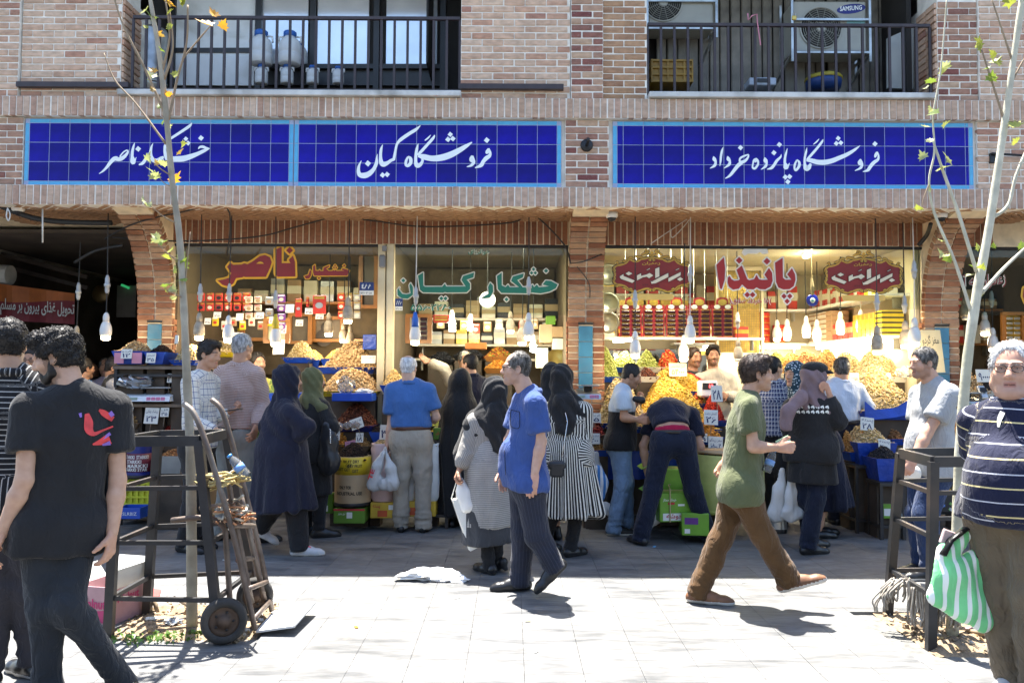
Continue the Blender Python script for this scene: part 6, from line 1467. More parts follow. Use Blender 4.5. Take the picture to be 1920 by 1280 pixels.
def cloth(name,col,kind='plain',period=.03,col2=(.7,.7,.7),w=.5,rough=.85,col3=None,wv=1.0,bump=.35):
 if name in MATS:return MATS[name]
 m,nt,p,N,L=nmat(name)
 n=noise(nt,7,4);c=srgb(col);r=ramp(nt,n.outputs[0],[(.3,tuple(x*.85 for x in c)),(.7,tuple(min(1,x*1.12)for x in c))]);out=r.outputs[0]
 def band(attr,per,width,col_,out):
  a=N.new('ShaderNodeAttribute');a.attribute_name=attr
  d=N.new('ShaderNodeMath');d.operation='DIVIDE';L.new(a.outputs['Fac'],d.inputs[0]);d.inputs[1].default_value=per
  f=N.new('ShaderNodeMath');f.operation='FRACT';L.new(d.outputs[0],f.inputs[0])
  t=N.new('ShaderNodeMath');t.operation='LESS_THAN';L.new(f.outputs[0],t.inputs[0]);t.inputs[1].default_value=width
  return mixc(nt,out,col_,t.outputs[0])
 if kind=='hstripe':out=band('sv',period,w,col2,out)
 if kind=='vstripe':out=band('su',period,w,col2,out)
 if kind=='plaid':out=band('sv',period,w,col2,out);out=band('su',period,w,col2,out)
 if kind=='plaid3':out=band('sv',period,.5,col2,out);out=band('su',period,.5,col2,out);out=band('sv',period,.12,col3,out);out=band('su',period,.12,col3,out)
 if kind=='hstripe2':out=band('sv',period,w,col2,out);out=band('sv',period*2,w*.6,col3,out)
 if kind=='print':
  v=N.new('ShaderNodeTexVoronoi');v.inputs['Scale'].default_value=period;tc=N.new('ShaderNodeTexCoord');L.new(tc.outputs['Object'],v.inputs[0])
  rr=ramp(nt,v.outputs['Distance'],[(.32,0.0),(.36,1.0)]);out=mixc(nt,out,col2,rr.outputs[0])
 ca=N.new('ShaderNodeAttribute');ca.attribute_name='Col'
 out=mixc(nt,out,ca.outputs['Color'],1.0,'MULTIPLY')
 L.new(out,p.inputs['Base Color']);p.inputs['Roughness'].default_value=rough;p.inputs['Specular IOR Level'].default_value=.2
 p.inputs['Sheen Weight'].default_value=.12
 bumpn(nt,p,noise(nt,17,5,'Object',(1,1,.5),1.6).outputs[0],min(1,bump*1.7),.022)
 MATS[name]=m;return m
def skinmat():
 m,nt,p,N,L=nmat('skin');a=N.new('ShaderNodeAttribute');a.attribute_name='Col'
 n=noise(nt,30,4);r=ramp(nt,n.outputs[0],[(.3,(.86,.82,.8)),(.7,(1.0,1.0,1.0))])
 L.new(mixc(nt,a.outputs['Color'],r.outputs[0],1.0,'MULTIPLY'),p.inputs['Base Color']);p.inputs['Roughness'].default_value=.5;p.inputs['Specular IOR Level'].default_value=.35
 p.inputs['Subsurface Weight'].default_value=.08;p.inputs['Subsurface Radius'].default_value=(.01,.004,.002);p.inputs['Subsurface Scale'].default_value=.5
 bumpn(nt,p,noise(nt,160,3).outputs[0],.12,.002);return m
mSkin=skinmat();mEyeW=M('eye_white',(.62,.58,.54),.25,.02);mIris=M('eye_iris',(.025,.012,.008),.15,.05)
def hairmat(name,col,grey=None):
 if name in MATS:return MATS[name]
 m,nt,p,N,L=nmat(name);n=noise(nt,60,4,'Object',(1,1,.35));c=srgb(col);g=srgb(grey)if grey else tuple(x*1.9+.004 for x in c)
 L.new(ramp(nt,n.outputs[0],[(.4,c),(.62,g)]).outputs[0],p.inputs['Base Color']);p.inputs['Roughness'].default_value=.55;p.inputs['Specular IOR Level'].default_value=.35
 bumpn(nt,p,n.outputs[0],.6,.006);MATS[name]=m;return m
hBlack=hairmat('black_hair',(.008,.006,.005));hBrown=hairmat('dark_brown_hair',(.02,.010,.006));hGrey=hairmat('grey_hair',(.20,.20,.20),(.50,.50,.50));hSalt=hairmat('greying_hair',(.03,.026,.022),(.16,.15,.14));hWhite=hairmat('white_hair',(.42,.42,.42),(.74,.74,.74))
SK=(.50,.29,.19);SK2=(.42,.23,.14);SK3=(.58,.36,.26);SK4=(.36,.19,.115)
def hand_prims(W,d,n,t,curl=.4,spread=.1,k=1.0,thumb=.7,grow=None):
 """palm, four fingers of unlike length bending towards the palm side n, thumb on side t"""
 g=grow;d=nrm(d);n=nrm(n-d*(n@d));t=nrm(t-d*(t@d)-n*(t@n))
 g.new(k=.012)
 g.rc(W-d*.03,W+d*.02*k,.027*k,.028*k,n,.72)
 for o in(-.022,0,.02):g.rc(W+d*.015*k+t*o*.7*k,W+d*.078*k+t*o*1.15*k,.020*k,.017*k,n,.68)
 for i,(o,l)in enumerate(((.029,.92),(.010,1.0),(-.010,.93),(-.028,.74))):
  p=W+d*(.082 if i in(1,2)else.077)*k+t*o*k;dirn=nrm(d+t*o*3*spread);a=0
  g.new(k=.004)
  for j,sl_ in enumerate((.040,.026,.020)):
   a+=curl*(.8,1.1,.8)[j]*(1+.12*(i-1))
   dd=dirn*math.cos(a)+n*math.sin(a);q=p+dd*sl_*l*k
   g.rc(p,q,(.0102-.0008*j)*k,(.0098-.0010*j)*k);p=q
 g.new(k=.006);p=W+d*.02*k+t*.024*k;td=nrm(d*.75+t*.75+n*.25)
 for j,sl_ in enumerate((.036,.030,.024)):
  q=p+td*sl_*k;g.rc(p,q,(.0145-.0018*j)*k,(.0128-.0018*j)*k);p=q;td=nrm(td+n*thumb*.35-t*thumb*.35)
class Person:
 def __init__(s,label,Y,head,neck,pelvis,yaw,hyaw=None,hpitch=0,build=1.0,skin=SK,cell=.0125,hs=.93,sh=.17,hipw=.085,group=None,lean=0,seed=1,shdrop=.055,fine=.0058,sho=0):
  s.Y=Y;s.skin=np.array(skin);far=Y>5.9;s.cell=cell*(1.18 if far else 1.0);s.fine=max(fine,.0078)if Y>6.5 else fine;s.b=build;s.seed=seed;s.hs=hs
  s.f=V3(math.sin(math.radians(yaw)),-math.cos(math.radians(yaw)),0);s.s=V3(math.cos(math.radians(yaw)),math.sin(math.radians(yaw)),0)
  hy=math.radians(yaw if hyaw is None else hyaw);s.hf=V3(math.sin(hy),-math.cos(hy),0);s.hsd=V3(math.cos(hy),math.sin(hy),0)
  hp=-math.radians(hpitch);s.hu=V3(0,0,1)*math.cos(hp)+s.hf*math.sin(hp);s.hf=nrm(s.hf*math.cos(hp)-V3(0,0,1)*math.sin(hp))
  s.HM=np.stack([s.hsd,s.hf,s.hu])
  s.H=s.pt(head);s.N=s.pt(neck);s.P=s.pt(pelvis)
  a=nrm(s.N-s.P);s.ax=a
  s.sh={1:s.N-a*shdrop+s.s*sh+s.f*sho,-1:s.N-a*shdrop-s.s*sh+s.f*sho}
  s.hip={1:s.P+s.s*hipw,-1:s.P-s.s*hipw}
  s.arm={};s.leg={};s.foot={};s.handspec={}
  s.base=Vector((s.P[0],s.P[1],0));s.label=label;s.group=group;s.kids=[]
 def pt(s,p):
  dy=p[2]if len(p)>2 else 0
  return np.array(U(p[0],p[1],s.Y+dy))
 def arms(s,side,el,wr,hand=None):
  d0=s.sh[side][1]-s.Y
  s.arm[side]=(s.pt((el[0],el[1],d0+(el[2]if len(el)>2 else 0))),s.pt((wr[0],wr[1],d0+(wr[2]if len(wr)>2 else 0))));s.handspec[side]=hand;return s
 def legs(s,side,kn,an,yaw=None,pitch=0,plant=True):
  d0=s.hip[side][1]-s.Y
  K=s.pt((kn[0],kn[1],d0+(kn[2]if len(kn)>2 else 0)));A=s.pt((an[0],an[1],d0+(an[2]if len(an)>2 else 0)))
  if plant:A[2]=.085
  s.leg[side]=(K,A);ya=math.radians(yaw)if yaw is not None else math.atan2(s.f[0],-s.f[1])
  s.foot[side]=(V3(math.sin(ya),-math.cos(ya),0),math.radians(pitch));return s
 def hl(s,x,y,z):return s.H+(s.hsd*x+s.hf*y+s.hu*z)*s.hs
 def body(s,beard=0.0,face=True,stub=(.02,.012,.01),legs_bare=False,neck_r=.056,chub=0.0,lips=(.42,.16,.12)):
  b=s.b;parts=[]
  g=Grow(.024);g.g[0]['k']=.04
  W=s.P+(s.N-s.P)*.35;C=s.P+(s.N-s.P)*.72
  g.rc(s.P,W,.105*b,.10*b,s.f,.6).rc(W,C,.10*b,.115*b,s.f,.6).rc(s.sh[1]-s.s*.03,s.sh[-1]+s.s*.03,.036,.036)
  g.rc(C,s.N,.09*b,.055,s.f,.8)
  ga=Grow(max(s.cell,.0125));ga.g[0]['k']=.02
  for sd,(E,Wr)in s.arm.items():
   m=E+(Wr-E)*.3
   ga.rc(s.sh[sd],s.sh[sd]+(E-s.sh[sd])*.4,.040*b,.042*b).rc(s.sh[sd]+(E-s.sh[sd])*.4,E,.042*b,.037*b).rc(E,m,.037*b,.039*b).rc(m,Wr,.039*b,.0265*b,None)
  for sd,(K,A)in s.leg.items():g.rc(s.hip[sd],K,.06*b,.036).rc(K,A,.036,.03)
  for gg in(g,ga):
   if gg.g[0]['p']:V,F=gg.mesh(.03);parts.append((V,F,np.tile(s.skin,(len(V),1))*(1+.05*wob(V,9,s.seed)[:,None]),0))
  g=Grow(s.fine);g.g[0]['k']=.022;h=s.hl;k=s.hs;M_=s.HM
  g.el(h(0,-.012,.035),np.array((.0735,.094,.084))*k,M_).el(h(0,.022,-.03),np.array((.0615+chub*.012,.070,.088))*k,M_)
  g.rc(h(-.046,.008,-.068),h(-.012,.062,-.098),(.026+chub*.02)*k,.022*k).rc(h(.046,.008,-.068),h(.012,.062,-.098),(.026+chub*.02)*k,.022*k).rc(h(-.008,.072,-.1),h(.008,.072,-.1),.018*k,.018*k)
  g.el(h(.037,.055,-.028),np.array((.03,.03,.028))*k,M_).el(h(-.037,.055,-.028),np.array((.03,.03,.028))*k,M_)
  g.rc(h(0,-.025,-.06),s.N-V3(0,0,.05)-s.f*.01,neck_r*b,(neck_r+.012)*b)
  if chub:g.el(h(0,.035,-.11),np.array((.05,.05,.03))*k*(1+chub*.2),M_)
  if face:
   g.sub(h(.031,.108,.004),np.array((.021,.026,.0135))*k,M_,.012).sub(h(-.031,.108,.004),np.array((.021,.026,.0135))*k,M_,.012)
  if face:
   for sd in(-1,1):g.new(k=.004);g.rc(h(sd*.031-.014,.0855,.0105),h(sd*.031+.014,.0855,.0105),.0075*k,.0075*k).rc(h(sd*.031-.013,.083,-.0055),h(sd*.031+.013,.083,-.0055),.0068*k,.0068*k)
  g.new(k=.008)
  g.rc(h(0,.086,.012),h(0,.108,-.03),.0095*k,.0145*k).rc(h(-.012,.098,-.036),h(.012,.098,-.036),.0095*k,.0095*k)
  g.rc(h(-.046,.077,.024),h(-.012,.089,.024),.0085*k,.009*k).rc(h(.046,.077,.024),h(.012,.089,.024),.0085*k,.009*k)
  g.rc(h(-.021,.080,-.066),h(0,.0895,-.064),.006*k,.0075*k).rc(h(.021,.080,-.066),h(0,.0895,-.064),.006*k,.0075*k).rc(h(-.016,.080,-.077),h(.016,.080,-.077),.0085*k,.0085*k)
  for sd in(-1,1):
   g.new(k=.006);g.el(h(sd*.0765,-.008,-.008),np.array((.010,.021,.032))*k,M_).rc(h(sd*.07,-.002,-.03),h(sd*.074,.002,-.033),.011*k,.011*k)
   g.sub(h(sd*.088,-.004,-.006),np.array((.010,.013,.02))*k,M_,.006)
  V,F=g.mesh(.012)
  L=(V-s.H)@M_.T/k;x,y,z=L.T;c=np.tile(s.skin,(len(V),1))*(1+.05*wob(V,14,s.seed)[:,None])
  def blend(mask,col,a):m=np.clip(mask,0,1)[:,None]*a;return c*(1-m)+np.array(col)*m
  sm=lambda v,a,b_:np.clip((v-a)/(b_-a),0,1)
  c=blend((y>.068)*(np.abs(x)<.024)*sm(.014-np.abs(z+.071),0,.004),lips,.75)
  c=blend((y>.085)*(np.abs(z+.071)<.0025)*(np.abs(x)<.022),(.08,.03,.025),.8)
  c=blend(sm(y,.05,.08)*sm(.026-np.hypot(x,(z+.005)),0,.02),s.skin*np.array((1.05,.85,.8)),.5)
  for sd in(-1,1):
   c=blend((y>.06)*sm(.019-np.hypot((x-sd*.031),(z-.005)*1.5),0,.008),s.skin*np.array((.62,.52,.5)),.7)
   c=blend((y>.055)*sm(.0055-np.abs(z-.026+.0022*(np.abs(x)-.03)*10),0,.003)*(np.abs(x-sd*.031)<.021),(.014,.01,.008),.9)
  if beard:
   jaw=sm(-z,.035,.06)*sm(y,-.02,.01)*(1-(y>.07)*sm(.014-np.abs(z+.071),0,.006)*(np.abs(x)<.02))+(np.abs(x)>.05)*sm(y,-.02,.005)*sm(-z,-.03,.0)*(y<.045)
   jaw=jaw*(z>-.135)*(1-(z<-.115)*sm(.0-y,-.03,.0))
   mou=(y>.075)*sm(.010-np.abs(z+.052),0,.004)*(np.abs(x)<.03)
   c=blend(np.clip(jaw+mou,0,1)*(.85+.15*wob(V,120,s.seed+3)),stub,beard)
  parts.append((V,F,c,0))
  for sd,hspec in s.handspec.items():
   if hspec is None:continue
   E,Wr=s.arm[sd];d=nrm(Wr-E);o=dict(n=-s.s*sd,t=s.f,curl=.45,k=1.0,d=d);o.update(hspec)
   g=Grow(.0062);g.g=[]
   hand_prims(Wr,np.asarray(o['d'],float),np.asarray(o['n'],float),np.asarray(o['t'],float),o['curl'],k=o['k']*b**.5,grow=g,thumb=o.get('thumb',.7))
   V,F=g.mesh(.006);parts.append((V,F,np.tile(s.skin*np.array((1.04,.96,.94)),(len(V),1))*(1+.06*wob(V,60,s.seed)[:,None]),0))
  if face:
   for sd in(-1,1):
    for(yo,r,mi)in((.0795,.0115,1),(.0862,.0058,2)):
     mb=MB();c0=h(sd*.031,yo,.004)
     mb.lathe([(.0001,-r)]+[(r*math.cos(a),r*math.sin(a))for a in(-.9,-.3,.3,.9)]+[(.0001,r)],10,c0)
     Fq=np.array([f_ if len(f_)==4 else(*f_,f_[2])for f_ in mb.f if len(f_)in(3,4)]);parts.append((np.array(mb.v),Fq,np.ones((len(mb.v),3)),mi))
  V=np.concatenate([p[0]for p in parts]);C=np.concatenate([p[2]for p in parts]);off=0;Fs=[];mi=[]
  for p in parts:Fs.append(p[1]+off);off+=len(p[0]);mi.append(np.full(len(p[1]),p[3]))
  L0=s.base;me_o=put_mesh('person',V-np.array(L0),np.concatenate(Fs),[mSkin,mEyeW,mIris],None,col=np.clip(C,0,1),mi=np.concatenate(mi))
  me_o.location=L0;WLOC[me_o.name]=Vector(L0);tag(me_o,s.label,'person',s.group);s.o=me_o;return s
 def child(s,name,g,mat,k2=.02,fold=.006,ff=11,stretch=(1,1,.55),paint=None,extra=None,mi=None,mats=None,label=None):
  V,F=g.mesh(k2)
  if not len(V):return None
  sv,su,pid=g.attrs(V)
  if fold or extra:
   N=vnormals(V,F);a=wob(V,ff,s.seed*7+len(name),stretch,3)if fold else 0
   d=np.maximum(fold*(1.9-np.abs(a)*3.6),-.35*fold)if fold else 0
   if extra:d=d+extra(V,sv,su,pid)
   V=V+N*np.asarray(d)[...,None]
  col=np.ones((len(V),3))if paint is None else paint(V,sv,su,pid)
  o=put_mesh(name,V,F,mats or mat,s.o,dict(sv=sv,su=su),col,mi(V,F)if mi else None)
  if label:o['label']=label
  s.kids.append(o);return o
 def top(s,mat,hem=.06,sleeve=.62,belly=0.0,loose=.014,fold=.006,name='shirt',chest=1.0,collar=None,paint=None,nk=.056,bx=0.0,hemcut=None,arms=True,shl=.058,bust=0):
  b=s.b;g=Grow(s.cell);g.g[0]['k']=.05
  up=s.ax;W=s.P+(s.N-s.P)*.33;C=s.P+(s.N-s.P)*.70;low=s.P-up*(hem+.03)
  g.g[0]['cuts']=[(s.P-up*hem,-up)if hemcut is None else hemcut]
  g.rc(low,s.P,(.155+bx)*b+loose,(.158+bx)*b+loose,s.f,.70,pid=1).rc(s.P,W,(.158+bx)*b+loose,.143*b+loose,s.f,.70,pid=1).rc(W,C,.143*b+loose,.155*chest*b+loose,s.f,.66,pid=1).rc(C,s.N-up*.06,.155*chest*b+loose,.10*b+loose,s.f,.66,pid=1)
  g.rc(s.sh[1]-s.s*.01,s.sh[-1]+s.s*.01,shl*b,shl*b,pid=1).rc(s.N+up*.005,s.sh[1],nk*b,shl*.9*b,pid=1).rc(s.N+up*.005,s.sh[-1],nk*b,shl*.9*b,pid=1)
  if belly:g.el(s.P+(s.N-s.P)*.26+s.f*(.02+.07*belly)*b,np.array((.15*b,.15*b,.20))*(.78+belly*.3),None,1).el(s.P+(s.N-s.P)*.08+s.f*(.01+.06*belly)*b,np.array((.15*b,.14*b,.16))*(.8+belly*.25),None,1)
  if hem>.02 and hemcut is None:g.rc(s.hip[1]-s.f*.014,s.hip[-1]-s.f*.014,.112*b+loose,.112*b+loose,pid=1).rc(s.hip[1]-s.f*.01-up*hem,s.hip[-1]-s.f*.01-up*hem,.106*b+loose,.106*b+loose,pid=1)
  if bust:
   for q in(-1,1):g.el(C-up*.02+s.f*.07+s.s*.07*q,(.075,.075,.075),None,1)
  if arms:
   for sd,(E,Wr)in s.arm.items():
    S=s.sh[sd];r0,r1=.058*b+loose*.5,.053*b+loose*.7
    if sleeve=='long':
     g.new(k=.03);m=E+(Wr-E)*.5;g.rc(S,E,r0,.052*b+loose*.4,pid=2).rc(E,m,.052*b+loose*.4,.047*b+loose*.3,pid=3).rc(m,Wr-(Wr-E)*.04,.047*b+loose*.3,.037*b+loose*.2,flat=1,pid=3)
    elif sleeve:
     g.new(k=.012);g.rc(S,S+(E-S)*sleeve,r0,r1+.008,flat=1,pid=2)
  ex=None
  if sleeve=='long':
   Es=[s.arm[sd][0]for sd in s.arm]
   def ex(V,sv,su,pid):
    d=np.zeros(len(V))
    for E in Es:r=np.linalg.norm(V-E,axis=1);d+=.014*np.exp(-(r/.13)**2)*(.3-np.abs(wob(V,34,s.seed+6,(1,1,1.3),2)))
    return d
  o=s.child(name,g,mat,.014,fold,12,(1,1,.55),paint,ex);s.topo=o
  if name=='t_shirt':
   g=Grow(.007);g.g[0]['k']=.004;pr=lambda a:s.N+s.s*math.cos(a)*.068*b+s.f*(math.sin(a)*.066*b)+V3(0,0,-.004-.02*math.sin(a))
   for i in range(14):g.rc(pr(i*PI/7),pr((i+1)*PI/7),.0085,.0085)
   s.child('neckband',g,mat,.004,0)
  if collar:
   g=Grow(.009);g.g[0]['k']=.01
   for i in range(12):
    a0,a1=[PI*2*(i+q)/12 for q in(0,1)]
    pr=lambda a:s.N+s.s*math.cos(a)*.073*b+s.f*(math.sin(a)*.068*b-.004)+V3(0,0,.012+.016*(-math.sin(a)))
    if math.sin((a0+a1)/2)>.93:continue
    g.rc(pr(a0),pr(a1),.021,.021,V3(0,0,1),1.0)
   s.child('collar',g,collar,.01,0)
  return s
 def trousers(s,mat,waist=.12,cuff=.03,loose=.0,fold=.005,flare=.0,name='trousers',topcut=None,seat=0.0,kink=1.0):
  b=s.b;g=Grow(s.cell);g.g[0]['k']=.035;up=s.ax
  g.g[0]['cuts']=[(s.P+up*waist,up)if topcut is None else topcut]
  g.rc(s.P,s.P+up*(waist+.05),.148*b+loose,.142*b+loose,s.f,.74,pid=1)
  if s.leg:
   for sd,(K,A)in s.leg.items():
    H=s.hip[sd];d=nrm(A-K);E=A-d*(-.04+cuff)
    g.rc(H+up*.02-s.f*(.012+seat),H-s.f*(.015+seat)-up*.03,.098*b+loose,.1*b+loose,pid=1)
    g.rc(H,K,.092*b+loose,.066*b**.5+loose,pid=2+(sd>0)).rc(K,E,.066*b**.5+loose,.056+loose+flare,flat=1,pid=4+(sd>0))
  Ks=[v for v in s.leg.values()]
  def ex(V,sv,su,pid):
   d=np.zeros(len(V))
   for K,A in Ks:
    r=np.linalg.norm(V-K,axis=1);d+=kink*.009*np.exp(-(r/.14)**2)*(.3-np.abs(wob(V,26,s.seed+2,(.7,.7,1.7),2)))
    r=np.linalg.norm(V-A,axis=1);d+=kink*.013*np.exp(-(r/.16)**2)*(.3-np.abs(wob(V,34,s.seed+4,(.6,.6,2.0),2)))
   return d
  return s if s.child(name,g,mat,.02,fold,13,(1,1,.5),None,ex)is None else s
 def belt(s,mat,at=.10,r=.0,q=.74):
  g=Grow(.011);up=s.ax;c=s.P+up*at;g.g[0]['cuts']=[(c+up*.018,up),(c-up*.018,-up)]
  g.rc(c-up*.03,c+up*.03,.151*s.b+r,.151*s.b+r,s.f,q);s.child('belt',g,mat,.01,0);return s
 def shoes(s,mat,sole=None,size=1.0,heel=0.0,low=False,tongue=None):
  for sd,(K,A)in s.leg.items():
   fd,pt=s.foot[sd];up=V3(0,0,1);fd2=fd*math.cos(pt)-up*math.sin(pt);u2=up*math.cos(pt)+fd*math.sin(pt);side=np.cross(fd2,u2)
   def q(x,z,y=0):return A+fd2*x*size+u2*(z-.085)+side*y
   g=Grow(.008 if s.Y<6 else.011);g.g[0]['k']=.02;g.g[0]['cuts']=[(q(0,0),-u2)]
   g.rc(q(-.045,.035),q(.06,.035),.037,.042,None).rc(q(.06,.032),q(.15,.026),.044,.038,u2,.85).rc(q(.15,.022),q(.185,.018),.036,.026)
   if not low:g.rc(q(-.02,.05),q(-.015,.095),.036,.036).rc(q(0,.075),q(.09,.045),.034,.032)
   else:g.rc(q(-.05,.045),q(-.04,.06),.03,.026)
   if heel:g.new(k=.004,cuts=[]);g.rc(q(-.045,.02),q(-.045,-heel),.022,.018,flat=1)
   ms=[mat,sole or mat]
   def mi(V,F):c=V[F].mean(1);return(((c-A)@u2+.085)<.024).astype(int)
   s.child('shoe',g,mat,.01,0,mi=mi,mats=ms)
  return s
 def skirt(s,mat,y0,y1,hem_z,r0=.15,r1=.24,q=.75,fold=.02,n=9,name='skirt',hemv=None,paint=None,off=(0,0)):
  """a hanging cloth from height fraction y0 (0 pelvis, 1 neck) down to hem_z"""
  g=Grow(s.cell);g.g[0]['k']=.04;a=s.P+(s.N-s.P)*y0;e=V3(s.P[0]+off[0],s.P[1]+off[1],hem_z);m=s.P*1.0
  if y0<0:g.rc(a,e,r0,r1,s.f,q,flat=1,pid=2)
  else:g.rc(a,m,r0,r0+(r1-r0)*.42,s.f,q,pid=1).rc(m,e,r0+(r1-r0)*.42,r1,s.f,q,flat=1,pid=2)
  sd0=s.seed
  def ex(V,sv,su,pid):
   w=np.clip((s.P[2]+.05-V[:,2])/max(.2,s.P[2]-hem_z),0,1);th=np.arctan2(V[:,1]-e[1],V[:,0]-e[0])
   return fold*w*(np.sin(th*n+sd0+1.5*np.sin(th*2+sd0))+.5*np.sin(th*(n*2+1)+2*sd0))*(V[:,2]>hem_z+.004)
  s.child(name,g,mat,.02,.003,9,(1,1,.3),paint,ex);return s
 def hair(s,mat,thick=.012,bald=None,curl=.0,n=420,ln=.022,low=-.062,front=.0,fh=.014,side=True,quiff=0,spike=.12):
  g=Grow(max(s.fine,.0062));g.g[0]['k']=.015;k=s.hs;M_=s.HM;h=s.hl
  g.el(h(0,-.014,.038),(np.array((.0735,.092,.084))+thick)*k,M_).rc(h(0,-.055,.0),h(0,-.05,low+.015),(.058+thick)*k,(.05+thick)*k,s.hf,.75)
  for sd in(-1,1):g.el(h(sd*.066,.004,.0),np.array((.012+thick,.05,.045))*k,M_)
  if quiff:g.el(h(0,.055,.1),np.array((.055,.04,.028))*k*(1+quiff),M_)
  g.sub(h(0,.108+front,-.05+fh),np.array((.088,.085,.115))*k,M_,.012)
  g.sub(h(.09,.045+front,-.06),np.array((.05,.045,.07))*k,M_,.01).sub(h(-.09,.045+front,-.06),np.array((.05,.045,.07))*k,M_,.01)
  g.sub(h(.085,-.004,-.012),np.array((.02,.022,.03))*k,M_,.006).sub(h(-.085,-.004,-.012),np.array((.02,.022,.03))*k,M_,.006)
  g.g[0]['cuts']=[(h(0,0,low),-s.hu)]
  if bald=='crown':g.sub(h(0,.03,.13),np.array((.068,.112,.078))*k,M_,.012)
  if bald=='front':g.sub(h(0,.085,.115),np.array((.075,.075,.075))*k,M_,.012)
  V,F=g.mesh(.01)
  N=vnormals(V,F);V=V+N*(.0022+curl)*wob(V,130 if curl else 90,s.seed,(1,1,1)if curl else(1,1,.5),2)[:,None];spike=.3 if curl else spike;V=V+N*(curl*1.2)*np.abs(wob(V,55,s.seed+1,(1,1,1),1))[:,None]
  r=np.random.RandomState(s.seed);idx=r.choice(len(V),min(n,len(V)),False);tv=[];tf=[];off=len(V)
  for i in idx:
   p=V[i];nn=N[i];c=p-s.hl(0,-.02,.02);
   dc=-s.hf*.45-s.hu*.8+r.normal(size=3)*(.9 if curl else.3);t=nrm(nrm(dc-nn*(dc@nn))+nn*spike);x=nrm(np.cross(t,nn+.01));w=.0014*(1+.6*r.rand());l=ln*(.5+r.rand())
   p1=p+t*l*.5+nn*l*.18;p2=p+t*l+nn*l*(r.uniform(-.3,.25)if curl else r.uniform(-.25,.05))
   tv+=[p+x*w,p-x*w,p+nn*w*1.4,p1+x*w*.8,p1-x*w*.8,p1+nn*w*1.1,p2]
   for a,b_ in((0,1),(1,2),(2,0)):tf+=[(off+a,off+b_,off+3+b_,off+3+a),(off+3+a,off+3+b_,off+6,off+6)]
   off+=7
  V=np.concatenate([V,np.array(tv)]);F=np.concatenate([F,np.array(tf)])
  me_v,me_f=V,F
  o=put_mesh('hair',me_v,me_f,mat,s.o);s.kids.append(o);return s
 def beardmesh(s,mat,n=420,ln=.014):
  r=np.random.RandomState(s.seed+5);g=Grow(.006);g.g[0]['k']=.014;k=s.hs;h=s.hl
  for sd in(-1,1):g.rc(h(sd*.062,.005,-.015),h(sd*.05,.018,-.072),.014*k,.024*k).rc(h(sd*.05,.018,-.074),h(sd*.014,.066,-.102),.026*k,.026*k).rc(h(sd*.026,.078,-.06),h(sd*.024,.075,-.09),.009*k,.012*k)
  g.rc(h(-.022,.088,-.053),h(.022,.088,-.053),.006*k,.006*k)
  V,F=g.mesh(.01);N=vnormals(V,F);V=V+N*.003*wob(V,160,s.seed)[:,None];s.kids.append(put_mesh('beard',V,F,mat,s.o));return s
 def hijab(s,mat,drape=.20,chest=.16,name='headscarf',open_=True,fold=.007,tail=None,big=0.0,back=0.0):
  g=Grow(s.cell*.8);g.g[0]['k']=.04;k=s.hs;h=s.hl;M_=s.HM
  g.el(h(0,-.018,.032),np.array((.090+big,.112+big,.104+big))*k,M_).el(h(0,.012,-.035),np.array((.082+big,.09,.105))*k,M_)
  g.rc(h(0,-.02,-.06),s.N+V3(0,0,.0),.082+big,.105,s.f,.9).rc(s.N,s.N-s.ax*drape*.45,.10,chest,s.f,.78)
  for sd in(-1,1):g.rc(s.N+V3(0,0,.01),s.sh[sd]-s.ax*.01,.085,.068)
  if drape>.12:
   g.rc(s.N-s.ax*drape*.4,s.N-s.ax*drape,chest*1.08,chest*1.12+.01,s.f,.78,flat=1)
  if back:g.rc(s.N-s.f*.1,s.N-s.f*.12-s.ax*back,.09,.07,s.f,.5,flat=1)
  if open_:g.sub(h(0,.12,-.022),np.array((.060,.085,.086))*k,M_,.014)
  def ex(V,sv,su,pid):
   w=np.clip((s.H[2]-.02-V[:,2])/.2,0,1);th=np.arctan2(V[:,1]-s.N[1],V[:,0]-s.N[0]);return fold*w*np.sin(th*7+V[:,2]*34+s.seed)+fold*.6*np.sin((V@s.hf)*90+V[:,2]*60+s.seed)*(1-w)
  s.child(name,g,mat,.03,fold*.8,13,(1,1,.6),None,ex);return s
 def decal(s,target,strokes,mat,name='print',n=6,lift=.004):
  """flat print or seam on a garment: strokes of picture points laid on the cloth along the line of sight"""
  from mathutils.bvhtree import BVHTree
  me=target.data;L=wl(target);bv=BVHTree.FromPolygons([v.co+L for v in me.vertices],[tuple(p.vertices)for p in me.polygons])
  o0=Vector((0,0,1.5));mb=MB()
  for st in strokes:
   P=spline(st,n);A=[]
   for i,p in enumerate(P):
    t=P[min(i+1,len(P)-1)][:2]-P[max(i-1,0)][:2];t=t/(np.linalg.norm(t)+1e-9);nn=np.array((-t[1],t[0]))*p[2]/2
    row=[]
    for e in(-1,-.33,.33,1):
     d=(U(*(p[:2]+nn*e),10)-o0).normalized();hit=bv.ray_cast(o0,d);row.append(hit[0]-d*lift if hit[0]else None)
    A.append(row)
   for a,b in zip(A,A[1:]):
    for q in range(3):
     if None not in(a[q],a[q+1],b[q],b[q+1]):mb.add([a[q],b[q],b[q+1],a[q+1]],[(0,1,2,3)])
  if mb.v:s.kids.append(mb.build(name,mat,s.o,True))
  return s
 def logos(s,target,strokes,mat):
  for st in strokes:s.decal(target,[st],mat,'logo')
  return s
